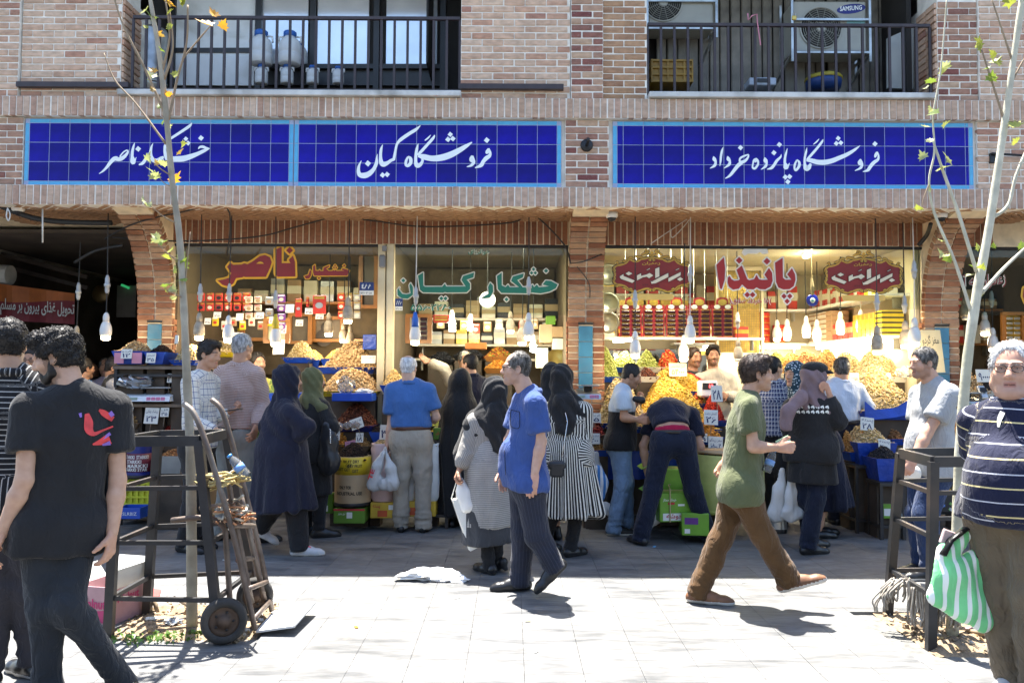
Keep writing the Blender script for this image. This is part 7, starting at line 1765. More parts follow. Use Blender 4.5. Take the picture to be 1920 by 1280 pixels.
 def specs(s,mat,y=.102,lens=True):
  mb=MB();h=s.hl
  for sd in(-1,1):
   mb.tube([h(sd*.033+.024*math.cos(a),y-abs(math.cos(a))*.003,.002+.017*math.sin(a))for a in[k*PI/8 for k in range(17)]],.0018,6)
   mb.tube([h(sd*.057,y-.004,.008),h(sd*.077,.06,.008),h(sd*.082,-.01,.008),h(sd*.078,-.025,-.008)],.0018,6)
  mb.tube([h(-.010,y,.006),h(0,y+.003,.009),h(.010,y,.006)],.0018,6)
  s.kids.append(mb.build('spectacle_frame',mat,s.o,True))
  for sd in(-1,1):
   mb=MB();P=[h(sd*.033+.023*math.cos(a),y-.002,.002+.016*math.sin(a))for a in[k*PI/7 for k in range(14)]];mb.add(P,[tuple(range(14))]);s.kids.append(mb.build('lens',Mglass('lens_glass',(.96,.97,.98),.02,.05),s.o))
  return s
  # ================================================================ the crowd
cBlk=cloth('cloth_black',(.018,.018,.0195));cBlkC=cloth('chador_black',(.014,.014,.015),rough=.75);cNavy=cloth('cloth_navy',(.011,.013,.028));cNavyD=cloth('trousers_navy',(.012,.014,.024));cCharc=cloth('jeans_charcoal',(.022,.025,.03),bump=.5)
cJean=cloth('jeans_blue',(.022,.04,.10),bump=.5);cJeanL=cloth('jeans_light',(.16,.24,.36),bump=.6);cJeanD=cloth('jeans_indigo',(.010,.014,.03),bump=.5);cBrown=cloth('trousers_brown',(.10,.052,.02),bump=.5);cOlive=cloth('tshirt_olive',(.105,.117,.056),bump=.4)
cBeige=cloth('trousers_beige',(.36,.32,.26),bump=.45);cGreyT=cloth('trousers_grey',(.26,.26,.24));cKhaki=cloth('trousers_khaki',(.135,.105,.07),bump=.6);cBlueS=cloth('shirt_blue',(.055,.14,.36),bump=.35);cBlueP=cloth('shirt_cobalt',(.042,.082,.25),bump=.5)
cGrey=cloth('tshirt_grey',(.33,.34,.35),bump=.4);cWhite=cloth('shirt_paleblue',(.52,.58,.68),bump=.35);cBeigeS=cloth('shirt_beige',(.46,.40,.31));cMauve=cloth('scarf_mauve',(.20,.14,.15));cOliveH=cloth('scarf_olive',(.12,.12,.055))
cPlaidW=cloth('shirt_white_check',(.64,.63,.58),'plaid',.048,(.05,.08,.2),.09);cPlaidB=cloth('shirt_navy_check',(.02,.03,.09),'plaid3',.04,(.10,.12,.2),col3=(.6,.6,.6));cPinkS=cloth('shirt_pink_stripe',(.36,.24,.21),'hstripe',.014,(.52,.42,.38),.4)
cPin=cloth('trousers_pinstripe',(.022,.025,.04),'vstripe',.022,(.04,.045,.065),.15);cStrD=cloth('dress_striped',(.012,.012,.014),'vstripe',.026,(.66,.64,.58),.42);cTunic=cloth('tunic_striped',(.36,.35,.335),'hstripe',.014,(.17,.17,.17),.3);cTunG=cloth('tunic_hem',(.05,.053,.06));cTunV=cloth('tunic_back',(.33,.31,.28),'vstripe',.012,(.19,.18,.17),.4)
cPoloS=cloth('polo_black_stripe',(.014,.014,.016),'hstripe',.026,(.40,.385,.36),.2);cPoloN=cloth('polo_navy_stripe',(.010,.012,.035),'hstripe2',.062,(.50,.50,.55),.09,col3=(.62,.52,.26));cTwo=cloth('tshirt_two_tone',(1,1,1));cYG=cloth('shirt_lime_stripe',(.42,.42,.10),'hstripe',.10,(.15,.22,.05),.5);cLil=cloth('shirt_lilac',(.4,.34,.42));cVest=cloth('knit_vest',(.010,.012,.016),bump=.6);cSky=cloth('tshirt_sky',(.06,.22,.5));cPrintH=cloth('scarf_print',(.5,.55,.58),'print',46,(.02,.05,.07))
mShoeB=M('shoe_black',(.012,.012,.013),.35,.2,20,.1);mSoleB=M('sole_dark',(.02,.02,.02),.8);mShoeW=M('shoe_grey_white',(.5,.5,.5),.6);mSoleW=M('sole_white',(.6,.58,.54),.6);mShoeT=M('shoe_tan',(.17,.075,.035),.55,.25,14,.2);mLeath=M('belt_leather',(.02,.014,.012),.4);mLeathB=M('belt_brown',(.08,.03,.018),.4);mSpec=M('spectacle_black',(.01,.01,.012),.3);mStrap=M('black_leather',(.014,.015,.018),.35,.2,20,.2);mMet=M('bright_metal',(.6,.6,.6),.25,metal=1)
P=Person
p=P('bearded curly-haired man in a black T-shirt with a red print on its back',3.65,(106,668),(140,742),(112,985),-138,-78,-16,build=.97,skin=(.52,.32,.22),cell=.011,fine=.005,sh=.173,seed=3)
p.arms(-1,(221,900,-.02),(210,1000,-.08),dict(curl=.5,n=(-1,0,0),t=(-.3,-1,0))).arms(1,(46,900,-.04),(2,1002,-.06),dict(curl=.4))
p.legs(1,(88,1140,0),(92,1292,.05),-100).legs(-1,(128,1135,-.12),(235,1285,.1),-110,35,False)
p.body(.55,stub=(.012,.009,.008));p.top(cBlk,.11,.6,0,.016,.007,'t_shirt');tshirt=p.topo
p.trousers(cCharc,.04,.02,.0,.007,kink=1.1).shoes(mShoeB,mSoleW).hair(hBlack,.020,None,.005,2400,.013,quiff=.3);p.beardmesh(hBlack)
mPr=M('print_red',(.62,.05,.05),.7,.2,30);mPb=M('print_violet',(.22,.12,.42),.7,.3,30)
p.logos(tshirt,[[(163,775,8),(166,790,16),(167,805,16),(176,813,8),(192,807,4),(212,799,3)],[(186,768,4),(196,775,12),(212,786,10)],[(174,833,3),(190,828,12),(206,822,20)]],mPr).logos(tshirt,[[(150,774,6),(152,782,4)],[(206,772,8),(212,780,8)],[(178,832,3),(207,812,6)],[(192,834,3),(207,830,8)]],mPb)
p=P('dark-haired man seen from behind in a black polo with thin white stripes',3.95,(16,643),(24,708),(12,925),-165,-150,0,skin=(.5,.31,.21),cell=.012,sh=.168,seed=5)
p.arms(1,(-40,850),(-50,950)).arms(-1,(68,860,.1),(60,950,.05),dict(curl=.5));p.legs(-1,(48,1105),(58,1243,.05),-120).legs(1,(0,1105),(-20,1255),-120)
p.body();p.top(cPoloS,.09,.65,.1,.018,.006,'polo_shirt',collar=cPoloS);p.trousers(cloth('trousers_dark_grey',(.05,.045,.05),bump=.5)).shoes(mShoeB,mSoleW).hair(hBlack,.013,None,.002,1000,.011)
p=P('stout grey-haired man with glasses in a navy striped polo, holding a green striped bag',3.75,(1897,692),(1900,768),(1896,955),-48,-38,0,build=1.06,skin=(.56,.33,.24),cell=.011,fine=.0042,sh=.168,hs=1.02,seed=8)
p.arms(-1,(1832,880,.14),(1826,960,.08),dict(curl=1.0,k=1.05,n=(.6,0,0))).arms(1,(1985,870),(1990,960),dict(curl=.5));p.legs(-1,(1872,1112,.02),(1897,1292,.06),-60).legs(1,(1932,1112),(1945,1300,.05),-40)
p.body(.25,chub=.9,stub=(.3,.22,.18),neck_r=.066);p.top(cPoloN,.06,.66,1.0,.02,.004,'polo_shirt',collar=cPoloN,bx=.02);polo=p.topo;p.trousers(cKhaki,.02,.0,.008,.008,kink=1.1).belt(mLeath,.035,.03).shoes(mShoeW,mSoleB,1.05)
p.hair(hWhite,.008,None,0,1500,.018,fh=.045,spike=.4);p.specs(mSpec);p.decal(polo,[[(1880,772,10),(1874,786,9),(1872,800,4)]],mWht,'placket_lining');p.decal(polo,[[(1886,785,2),(1880,795,2),(1872,804,2)]],mSpec,'placket')
p=P('balding man with glasses in a cobalt blue shirt walking before the dark-scarfed women',5.6,(968,690),(992,740),(985,897),-78,-84,0,skin=(.55,.34,.25),cell=.011,fine=.005,sh=.159,seed=11,build=1.03)
p.arms(1,(1014,828),(1002,888,-.05),dict(curl=.35,n=(.3,1,0),t=(-1,0,0))).arms(-1,(955,825),(948,880,0),dict(curl=.4));p.legs(-1,(980,1000),(976,1085),-80,0).legs(1,(1008,1005,0),(1036,1056,0),-70,38,False)
p.body(.3,stub=(.12,.1,.09));p.top(cBlueP,.06,.72,.35,.018,.009,'shirt',collar=cBlueP);sh_=p.topo;p.trousers(cPin,.02,-.01,.012,.006,.004).shoes(mShoeB,mSoleB,1.05).hair(hSalt,.008,'front',0,800,.013).specs(mSpec)
p.decal(sh_,[[(958,768,1.2),(966,770,1.2),(974,772,1.2)],[(958,768,1.2),(957,795,1.2),(964,802,1.2),(974,800,1.2),(974,772,1.2)],[(948,760,1),(946,830,1),(948,890,1)]],cNavy,'seam',4)
p=P('dark-haired man in an olive T-shirt and brown trousers striding with a water bottle',5.3,(1419,700),(1400,748),(1390,915),78,84,0,skin=(.52,.31,.21),cell=.011,fine=.005,sh=.155,seed=13,build=.95)
p.arms(-1,(1412,838,-.03),(1458,838,-.06),dict(curl=1.05,n=(0,1,-.2),t=(0,0,1))).arms(1,(1372,840,.03),(1358,868),dict(curl=.7));p.legs(1,(1352,1010),(1310,1092),75,0,True).legs(-1,(1436,1010,-.02),(1476,1082),80,-18,False)
p.body(.25);p.top(cOlive,.09,.62,.0,.02,.009,'t_shirt');p.trousers(cBrown,.03,.0,.008,.008,kink=1.1).shoes(mShoeT,mSoleW,1.12).hair(hBrown,.020,None,0,700,.022,quiff=.3)
p=P('young man in a white blue-checked shirt looking at his phone beside the slim tree',6.9,(392,664),(378,705),(372,835),75,78,-8,skin=SK,sh=.159,seed=15,build=.95)
p.arms(-1,(362,790,-.05),(405,806,-.1),dict(curl=.9,n=(0,0,1),t=(0,-1,0))).arms(1,(398,785),(430,772),dict(curl=.9,n=(0,0,1),t=(0,1,.2)));p.legs(1,(372,925),(365,1010),80).legs(-1,(362,925),(345,1012),70)
p.body(.15);p.top(cPlaidW,.01,'long',.1,.02,.006,'shirt',collar=cPlaidW);p.trousers(cBlk,.05,0,.008).shoes(mShoeB,mSoleB,1.05).hair(hBlack,.016,None,0,420,.022,quiff=.25);phA=p
p=P('grey-haired man in a pink finely striped shirt and grey trousers, seen from behind',7.3,(455,650),(450,690),(440,815),165,150,0,sh=.177,seed=17,build=1.08)
p.arms(-1,(492,760,.05),(480,800,-.15),dict(curl=.5)).arms(1,(402,755,.1),(420,790,.2));p.legs(-1,(462,905),(485,990,-.05),110).legs(1,(428,905),(415,990),160)
p.body();p.top(cPinkS,-.07,'long',.3,.022,.008,'shirt',collar=cPinkS,hemcut=None);p.trousers(cGreyT,.06,0,.012).belt(mLeath,.06,.03).shoes(mShoeB,mSoleB).hair(hGrey,.012,None,0,420,.018)
p=P('dark-haired seller in a lime and green striped shirt, facing the customers',8.75,(483,680),(486,716),(490,830),25,45,0,seed=19,sh=.168);p.arms(-1,(460,780),(470,810)).arms(1,(515,780),(505,810));p.body(.5);p.top(cYG,.1,'long',.1,.015,.005);p.trousers(cBlk);p.hair(hBlack,.010,None,0,260,.015)
p=P('woman in a long navy coat and navy headscarf with white trainers, walking past the drum',6.8,(541,712),(535,762),(528,845),118,105,0,seed=21,sh=.164,build=1.08,cell=.012)
p.arms(-1,(576,800,-.0),(552,822,.02)).arms(1,(502,800,.05),(520,830,.1));p.legs(-1,(555,945),(562,1022,-.02),95).legs(1,(515,945),(490,985,.05),100,30,False)
p.body();p.top(cNavy,.12,'long',.2,.03,.006,'coat_sleeves');p.skirt(cNavy,.6,0,.37,.17,.29,.95,.016,7,'coat',off=(.035,0));p.trousers(cBlk,.05,0,.02).shoes(mShoeW,mSoleW).hijab(cNavy,.42,.2,fold=.010,big=.006)
p.decal(p.kids[3],[[(571,1019,2.2),(577,1022,2.2),(583,1026,2.2)],[(573,1027,1.5),(580,1024,1.5)]],M('coral_lace',(.7,.1,.12),.6),'lace',3)
p=P('woman in a black coat and olive headscarf with a black handbag on her arm',7.5,(588,712),(584,752),(586,840),140,120,0,seed=23,sh=.159,cell=.013)
p.arms(-1,(622,800,-.05),(615,772,.12),dict(curl=.6,n=(-1,0,0))).arms(1,(556,800),(570,830));p.legs(-1,(600,925),(598,988),110).legs(1,(575,925),(572,985),120)
p.body();p.top(cBlk,.12,'long',.1,.026,.006,'coat_sleeves');p.skirt(cBlk,.6,0,.40,.17,.21,.75,.010,6,'coat');p.trousers(cBlk).shoes(mShoeB,mSoleB).hijab(cOliveH,.10,.14,fold=.008)
p=P('old bald-crowned man in a short-sleeved blue shirt and beige trousers',7.75,(766,688),(769,722),(771,822),178,170,0,skin=(.56,.36,.27),cell=.011,sh=.173,seed=25,build=1.06,fine=.0055)
p.arms(1,(734,795),(727,832,-.02),dict(curl=1.0,n=(1,0,0),t=(0,1,0))).arms(-1,(818,782,.02),(800,796,.22));p.legs(1,(752,895),(752,966),185).legs(-1,(794,895),(794,966),172)
p.body();p.top(cBlueS,-.115,.68,.1,.02,.007,'shirt',collar=cBlueS);p.trousers(cBeige,.115,-.01,.014,.007,kink=1.4).belt(mLeathB,.105,.034).shoes(mShoeB,mSoleB).hair(hWhite,.008,'crown',0,300,.012)
p=P('seller in a beige shirt reaching his arm across the green lettered shop',9.3,(872,676),(868,704),(870,800),-20,20,0,skin=SK2,seed=27,sh=.168);p.arms(-1,(832,692,-.05),(805,678,-.1),dict(curl=.4)).arms(1,(905,740),(895,770));p.body(.3);p.top(cBeigeS,.1,'long',.1,.02,.006);p.trousers(cBlk);p.hair(hSalt,.006,'front',0,800,.013)
p=P('boy in a navy polo shirt standing at the counter of the green lettered shop',8.45,(881,682),(886,708),(890,800),205,-130,0,seed=29,sh=.142,build=.85,hs=.88);p.arms(-1,(908,750),(905,790)).arms(1,(872,750),(875,790));p.legs(1,(880,860),(880,920)).legs(-1,(900,860),(900,920));p.body();p.top(cNavy,.05,.7,0,.016,.005,'polo_shirt',collar=cNavy);p.trousers(cJeanD);p.shoes(mShoeB);p.hair(hBlack,.009,None,0,260,.014)
p=P('woman wrapped in a long black chador before the green lettered shop',8.0,(863,718),(862,752),(860,830),170,165,0,seed=31,sh=.159,cell=.014);p.legs(1,(855,900),(850,950)).legs(-1,(870,900),(872,950));p.body(face=False)
g=Grow(.014);g.g[0]['k']=.06;g.g[0]['cuts']=[]
g.el(p.hl(0,-.01,.03),(.105,.12,.12),p.HM).rc(p.H-V3(0,0,.03),p.N-V3(0,0,.1),.115,.17,p.f,.8).rc(p.N-V3(0,0,.1),p.P,.185,.205,p.f,.75).rc(p.P,p.P*V3(1,1,0)+V3(0,0,.12),.205,.20,p.f,.75,flat=1)
p.child('chador',g,cBlkC,.02,.006,9,(1,1,.3),None,lambda V,sv,su,pid:.016*np.clip((p.N[2]-V[:,2])/.5,0,1)*np.sin(np.arctan2(V[:,1]-p.P[1],V[:,0]-p.P[0])*8+V[:,2]*3));p.shoes(mShoeB)
p=P('woman in a black headscarf and horizontally striped tunic carrying a white paper bag',6.2,(926,737),(922,778),(915,868),-150,-155,0,seed=33,sh=.146,build=.97,cell=.011)
p.arms(1,(876,845,-.02),(862,878,-.05),dict(curl=1.0,n=(1,0,0),t=(0,-1,0))).arms(-1,(950,845,.1),(950,880,.1));p.legs(1,(905,965),(917,1043,-.02),-140,0).legs(-1,(925,965),(932,1046,.0),-130,30,False)
p.body();p.top(cTunV,.02,'long',.0,.022,.004,'tunic_top');p.skirt(cTunic,.30,0,.345,.168,.195,.8,.006,5,'tunic');p.skirt(cTunG,-.45,0,.22,.176,.202,.8,.006,5,'tunic_hem');p.trousers(cBlk,.05,-.02,-.012).shoes(mShoeB,mSoleB,.9,.03,True).hijab(cBlk,.16,.15,back=.28,fold=.009)
g=Grow(.011);g.g[0]['k']=.04;a_,b_,c_,d_=[p.pt(q)for q in((896,790,.02),(882,850,.0),(890,918,-.02),(905,845,-.1))];g.rc(a_,b_,.088,.115,p.f,.95).rc(b_,c_,.112,.035,p.f,.8).rc(a_,d_,.07,.05,p.f,.6);p.child('scarf_tail',g,cBlk,.02,.008,14,(1,1,.4));p.decal(p.kids[-1],[[(868,822,8),(880,842,9),(890,864,8)]],M('gold_thread',(.32,.22,.10),.5,.5,90),'trim')
p=P('woman in a black headscarf and long vertically striped dress with a small black bag',6.75,(1054,712),(1062,757),(1064,850),165,150,0,seed=35,sh=.150,cell=.011)
p.arms(-1,(1097,815,.03),(1085,860,.15)).arms(1,(1036,815,-.02),(1038,858,-.02),dict(curl=.6));p.legs(-1,(1082,950),(1070,1028,0),130).legs(1,(1040,950),(1022,990,.1),130)
p.body();p.top(cStrD,.1,'long',.0,.022,.005,'dress_top');p.skirt(cStrD,.42,0,.34,.15,.275,.8,.022,8,'dress',off=(.02,0));p.trousers(cBlk,.05,0,-.008).shoes(mShoeB,mSoleB,.92,0,True).hijab(cBlk,.13,.14,back=.24,fold=.009)
p=P('woman in black half hidden behind the cobalt shirt and the striped dress',7.4,(1034,706),(1034,745),(1034,840),-160,170,0,seed=37,sh=.159,cell=.015);p.legs(1,(1028,920),(1028,1000)).legs(-1,(1044,920),(1044,1000));p.body();p.top(cBlk,.1,None,0,.03,.005,'coat_top',arms=False);p.skirt(cBlk,.5,0,.2,.17,.2,.8,.01,6,'coat');p.shoes(mShoeB,None,.9);p.hijab(cBlk,.3,.19)
def two(V,sv,su,pid):
 c=np.tile(np.array((.010,.010,.011)),(len(V),1));z=tp.sh[1][2]-.135;c[(V[:,2]>z)]=(.46,.53,.60);return c
tp=p=P('young man in a pale blue and black two-tone T-shirt and faded jeans, holding a bag',7.7,(1184,704),(1168,733),(1163,830),82,88,-22,seed=39,skin=SK2,sh=.159,cell=.0115,build=1.0)
p.arms(-1,(1170,783,-.02),(1196,786,-.08),dict(curl=.8,n=(0,1,0),t=(0,0,1))).arms(1,(1176,775),(1193,757,-.05),dict(curl=.9,n=(0,0,1)));p.legs(1,(1172,905),(1174,962),85).legs(-1,(1168,905),(1152,972),95)
p.body(.35);p.top(cTwo,.06,.6,.1,.018,.006,'t_shirt',paint=two);p.trousers(cJeanL,.04,-.02,.008,.007,kink=1.1).shoes(mShoeB,mSoleW,1.1).hair(hBlack,.006,None,0,200,.008)
p=P('man in navy bending down away from view over green cartons, red waistband showing',7.25,(1262,790,.72),(1262,772,.52),(1262,826),180,180,-60,seed=41,skin=SK,sh=.168,cell=.0115,build=1.0)
p.arms(1,(1206,835,-.12),(1212,885,-.1),dict(curl=.6)).arms(-1,(1314,838,-.12),(1306,880,-.1),dict(curl=.6));p.legs(1,(1224,918),(1202,1002,-.05),205).legs(-1,(1300,918),(1326,998,.05),165)
p.body(face=False);g=Grow(.0115);g.g[0]['k']=.05;up=V3(0,0,1)
q0=p.P+V3(0,.06,.13);q1=p.P+V3(0,.22,.235);q2=p.N+V3(0,-.04,.0)
g.rc(q0,q1,.165,.175,V3(0,-.5,1),.75,pid=1).rc(q1,q2,.175,.15,V3(0,.1,1),.75,pid=1).rc(p.sh[1],p.sh[-1],.07,.07,pid=1)
for sd in(1,-1):E,Wr=p.arm[sd];g.rc(p.sh[sd],p.sh[sd]+(E-p.sh[sd])*.7,.072,.072,flat=1,pid=2)
g.g[0]['cuts']=[(p.P+V3(0,.0,.155),V3(0,-.5,-.86))];p.child('t_shirt',g,cNavy,.02,.007,11)
g=Grow(.0115);g.g[0]['cuts']=[(p.P+V3(0,0,.125),V3(0,.3,1)),(p.P+V3(0,0,.03),V3(0,0,-1))];g.rc(p.P+V3(0,.01,0),p.P+V3(0,.05,.17),.158,.150,V3(0,1,0),.74);p.child('underwear',g,cloth('underwear_red',(.36,.01,.05)),.01,.003)
g=Grow(.0115);g.g[0]['cuts']=[(p.P+V3(0,0,.2),V3(0,.3,1))];g.rc(p.P+V3(0,.02,.05),p.P+V3(0,.09,.19),.152,.152,V3(0,1,0),.74);V_,F_=g.mesh();p.kids.append(put_mesh('bare_waist',V_,F_,mSkin,p.o,col=np.tile(p.skin,(len(V_),1))))
p.ax=nrm((0,.12,1));p.trousers(cJeanD,.085,-.02,.010,.006).belt(mLeath,.075,.022).shoes(mShoeB,mSoleB,1.05);p.hair(hBlack,.01,n=100)
p=P('seller in a black T-shirt with white letters standing behind the golden slope',9.25,(1302,670),(1298,705),(1298,800),10,20,0,seed=43,skin=SK2,sh=.168);p.arms(-1,(1272,765),(1285,790)).arms(1,(1325,765),(1315,795));p.body(.6);p.top(cBlk,.1,.65,0,.016,.005,'t_shirt');p.decal(p.topo,[[(1300,718,7),(1301,726,7)],[(1308,718,7),(1309,726,7)],[(1316,719,6),(1317,727,6)],[(1302,735,8),(1304,741,8)]],mWht,'lettering',2);p.trousers(cBlk);p.hair(hBrown,.010,None,0,240,.014)
p=P('moustached seller in a beige shirt looking up from behind the counter scale',9.2,(1337,666),(1339,702),(1342,800),8,-5,0,seed=45,skin=SK2,sh=.173);p.arms(-1,(1312,745,0),(1335,742,-.25),dict(curl=.8)).arms(1,(1378,745,0),(1362,742,-.25),dict(curl=.8));p.body(.7,stub=(.02,.014,.01));p.top(cBeigeS,.1,'long',.0,.018,.006,'shirt',collar=cBeigeS);p.trousers(cBlk);p.hair(hBlack,.014,None,0,280,.016,quiff=.3)
p=P('man in a navy checked shirt at the counter, half hidden by the olive T-shirt',7.95,(1450,690),(1452,722),(1455,812),150,120,0,seed=47,sh=.168);p.arms(-1,(1488,768,-.02),(1470,788,.1),dict(curl=.7)).arms(1,(1425,765),(1440,795));p.legs(-1,(1465,890),(1465,960)).legs(1,(1445,890),(1445,960));p.body(.3);p.top(cPlaidB,.02,.7,.1,.02,.006,'shirt',collar=cPlaidB);p.trousers(cBlk,.06).shoes(mShoeB);p.hair(hBlack,.012,None,0,260,.015)
p=P('woman in a patterned headscarf and long navy coat beyond the mauve scarf',7.6,(1490,702),(1502,742),(1540,830),100,-60,0,seed=49,sh=.142,cell=.014);p.legs(1,(1550,900),(1540,962),100).legs(-1,(1560,900),(1536,968),100);p.body();p.top(cNavy,.1,None,0,.03,.005,'coat_top',arms=False);p.skirt(cNavy,.5,0,.27,.17,.22,.8,.02,7,'coat',off=(.1,0));p.shoes(mShoeB,None,.9,0,True);p.hijab(cPrintH,.09,.13)
p=P('woman in a mauve scarf and dark cap, black coat and jeans',6.9,(1527,708),(1520,752),(1522,842),140,110,0,seed=51,sh=.164,build=1.05,cell=.0115)
p.arms(-1,(1572,790,-.02),(1556,742,-.02),dict(curl=1.0,n=(-1,0,0),t=(0,0,1))).arms(1,(1480,800),(1490,840));p.legs(-1,(1530,930),(1515,1014),105).legs(1,(1510,930),(1520,1000,.15),110)
p.body();p.top(cBlk,.1,'long',.1,.03,.006,'coat_sleeves');ct=p.kids[-1];p.skirt(cBlk,.6,0,.60,.175,.215,.78,.010,6,'coat');p.trousers(cJeanD,.05,0,.008).shoes(mShoeB,mSoleB,1.0).hijab(cMauve,.08,.13,fold=.010)
g=Grow(.011);g.g[0]['k']=.05;a_,b_,c_=[p.pt(q)for q in((1500,745,-.12),(1478,770,-.14),(1474,805,-.12))];g.rc(a_,b_,.055,.055,p.f,.5).rc(b_,c_,.055,.05,p.f,.45,flat=1);p.child('scarf_tail',g,cMauve,.02,.010,16,(1,1,.4))
g=Grow(.009);g.el(p.hl(0,.0,.085),(.098,.115,.06),p.HM).rc(p.hl(-.05,.1,.05),p.hl(.05,.1,.05),.05,.05,p.hu,.25).rc(p.hl(-.03,.15,.042),p.hl(.03,.15,.042),.04,.04,p.hu,.2);g.g[0]['cuts']=[(p.hl(0,0,.032),-p.hu)];p.child('cap',g,cBlk,.02,.002)
p.decal(ct,[[(1494+i*9,764+j*9,3.4),(1498+i*9,761+j*9,3.4),(1499+i*9,766+j*9,2.6)]for i in range(7)for j in range(2)],mWht,'yoke_pattern',2)
p=P('man in a pale blue-white shirt and dark trousers with his hand on his hip',8.25,(1578,691),(1578,720),(1580,805),185,170,0,seed=53,sh=.173,build=1.05);p.arms(-1,(1632,768,-.02),(1604,782,.05)).arms(1,(1546,765),(1555,795));p.legs(-1,(1592,880),(1588,952)).legs(1,(1568,880),(1566,950));p.body();p.top(cWhite,-.095,'long',.1,.024,.008,'shirt',collar=cWhite);p.trousers(cNavyD,.08,0,.012).belt(mLeath,.08,.03).shoes(mShoeB);p.hair(hSalt,.010,None,0,800,.013)
p=P('short-haired man in a grey T-shirt and blue jeans holding a tissue by the steel guard',6.1,(1731,680),(1752,726),(1745,868),-82,-84,-4,seed=55,skin=(.52,.31,.22),sh=.168,build=1.06,cell=.011,fine=.005)
p.arms(1,(1738,812,-.02),(1712,862,-.06),dict(curl=.8,n=(.2,1,0),t=(-1,0,.3))).arms(-1,(1720,815),(1705,865),dict(curl=.5));p.legs(1,(1735,965),(1745,1045),-85).legs(-1,(1722,965),(1728,1058),-85)
p.body(.45);p.top(cGrey,.09,.62,.35,.02,.008,'t_shirt');gt=p.topo;p.trousers(cJean,.05,-.01,.014,.006).shoes(mShoeB,mSoleW,1.05).hair(hSalt,.010,None,0,800,.013);p.decal(gt,[[(1695-k*.8,792+9*k,5),(1690-k*.8,794+9*k,4)]for k in range(4)],cBlk,'lettering',2)
p=P('man in a black vest over a grey shirt in the dark passage',8.7,(215,690),(212,712),(205,800),120,110,-20,seed=57,skin=SK2,sh=.177);p.arms(-1,(240,750,-.05),(248,715,-.05),dict(curl=1.0)).arms(1,(190,760),(200,790));p.legs(1,(200,870),(198,940)).legs(-1,(212,870),(212,940));p.body(.4);p.top(cloth('shirt_grey',(.3,.3,.32)),.0,'long',0,.014,.004);p.top(cVest,.08,None,.2,.03,.004,'vest',arms=False);p.trousers(cBlk);p.shoes(mShoeB);p.hair(hBlack,.01,n=200)
for a in(('man in a lilac shirt far back in the dark passage',10.5,198,688,cLil,61),('man with glasses peering over the curly-haired man from the passage',7.4,56,676,cBlk,63),('man in a sky blue T-shirt walking away into the dark passage',8.4,158,690,cSky,65),('dark-haired man deep in the passage beyond the red banner',12.0,176,690,cBlk,67)):
 k_=1500/a[1];p=P(a[0],a[1],(a[2],a[3]),(a[2]+2,a[3]+.19*k_),(a[2]+3,a[3]+.72*k_),20 if a[5]!=65 else 150,None,0,seed=a[5],skin=SK2,cell=.016,fine=.007);x,y=a[2],a[3]
 p.arms(-1,(x-.25*k_,y+.55*k_),(x-.25*k_,y+.75*k_)).arms(1,(x+.25*k_,y+.55*k_),(x+.25*k_,y+.75*k_));p.legs(1,(x+.1*k_,y+1.1*k_),(x+.1*k_,y+1.5*k_)).legs(-1,(x-.1*k_,y+1.1*k_),(x-.1*k_,y+1.5*k_));p.body(.3);p.top(a[4],.08,.65,0,.018,.004);p.trousers(cBlk).shoes(mShoeB);p.hair(hSalt if a[5]==61 else hBlack,.01,'front' if a[5]==61 else None,n=160)
 if a[5]==63:p.specs(mSpec)
p=P('seller in black at the stall behind the leaning tree, looking down',8.7,(1866,685),(1868,716),(1868,810),30,20,-20,seed=69,skin=SK2,sh=.168);p.arms(-1,(1838,775),(1850,790,-.15),dict(curl=.7)).arms(1,(1900,775),(1890,800));p.body(.5);p.top(cBlk,.1,'long',0,.02,.005);p.trousers(cBlk);p.hair(hBlack,.012,n=200)
# ================================================================ slim trees
mBark=M('grey_bark',(.34,.30,.23),.85,.25,10,.5,50,dirt=(.2,.17,.12));mBark2=M('pale_bark',(.50,.47,.36),.8,.2,10,.5,50,dirt=(.36,.34,.22));mTwig=M('twig',(.26,.19,.12),.8)
mLeafs=[]
for nm,c in(('leaf_green',(.20,.27,.05)),('leaf_lime',(.32,.34,.07)),('leaf_pale',(.36,.38,.19)),('leaf_orange',(.62,.30,.03)),('leaf_brown',(.32,.2,.06))):
 m=M(nm,c,.55,.25,30,.2,60)
 nt=m.node_tree;p=nt.nodes['Principled BSDF'];out=nt.nodes['Material Output'];tl=nt.nodes.new('ShaderNodeBsdfTranslucent');tl.inputs[0].default_value=(c[0]*.9,c[1]*.95,c[2]*.6,1);mx=nt.nodes.new('ShaderNodeMixShader');mx.inputs[0].default_value=.35
 nt.links.new(p.outputs[0],mx.inputs[1]);nt.links.new(tl.outputs[0],mx.inputs[2]);nt.links.new(mx.outputs[0],out.inputs[0]);mLeafs.append(m)
LEAF=[(0,0),(.012,.1),(.2,.16),(.46,.12),(.36,.3),(.5,.5),(.28,.48),(.3,.72),(.14,.66),(0,1),(-.14,.66),(-.3,.72),(-.28,.48),(-.5,.5),(-.36,.3),(-.46,.12),(-.2,.16),(-.012,.1)]
def leaf_mesh(m,k):
 r=random.Random(k);mb=MB();n=len(LEAF);c=r.uniform(.15,.5);w=r.uniform(.1,.5)
 mb.add([(x,y,abs(x)*c+.12*math.sin(y*3+k)-w*y*y*.5)for x,y in LEAF]+[(0,.42,.12*math.sin(.42*3+k)-w*.088)],[(i,(i+1)%n,n)for i in range(n)]);return mb.build('leaf',m,me_only=True)
leafs=[[leaf_mesh(m,i*3+q)for q in range(3)]for i,m in enumerate(mLeafs)]
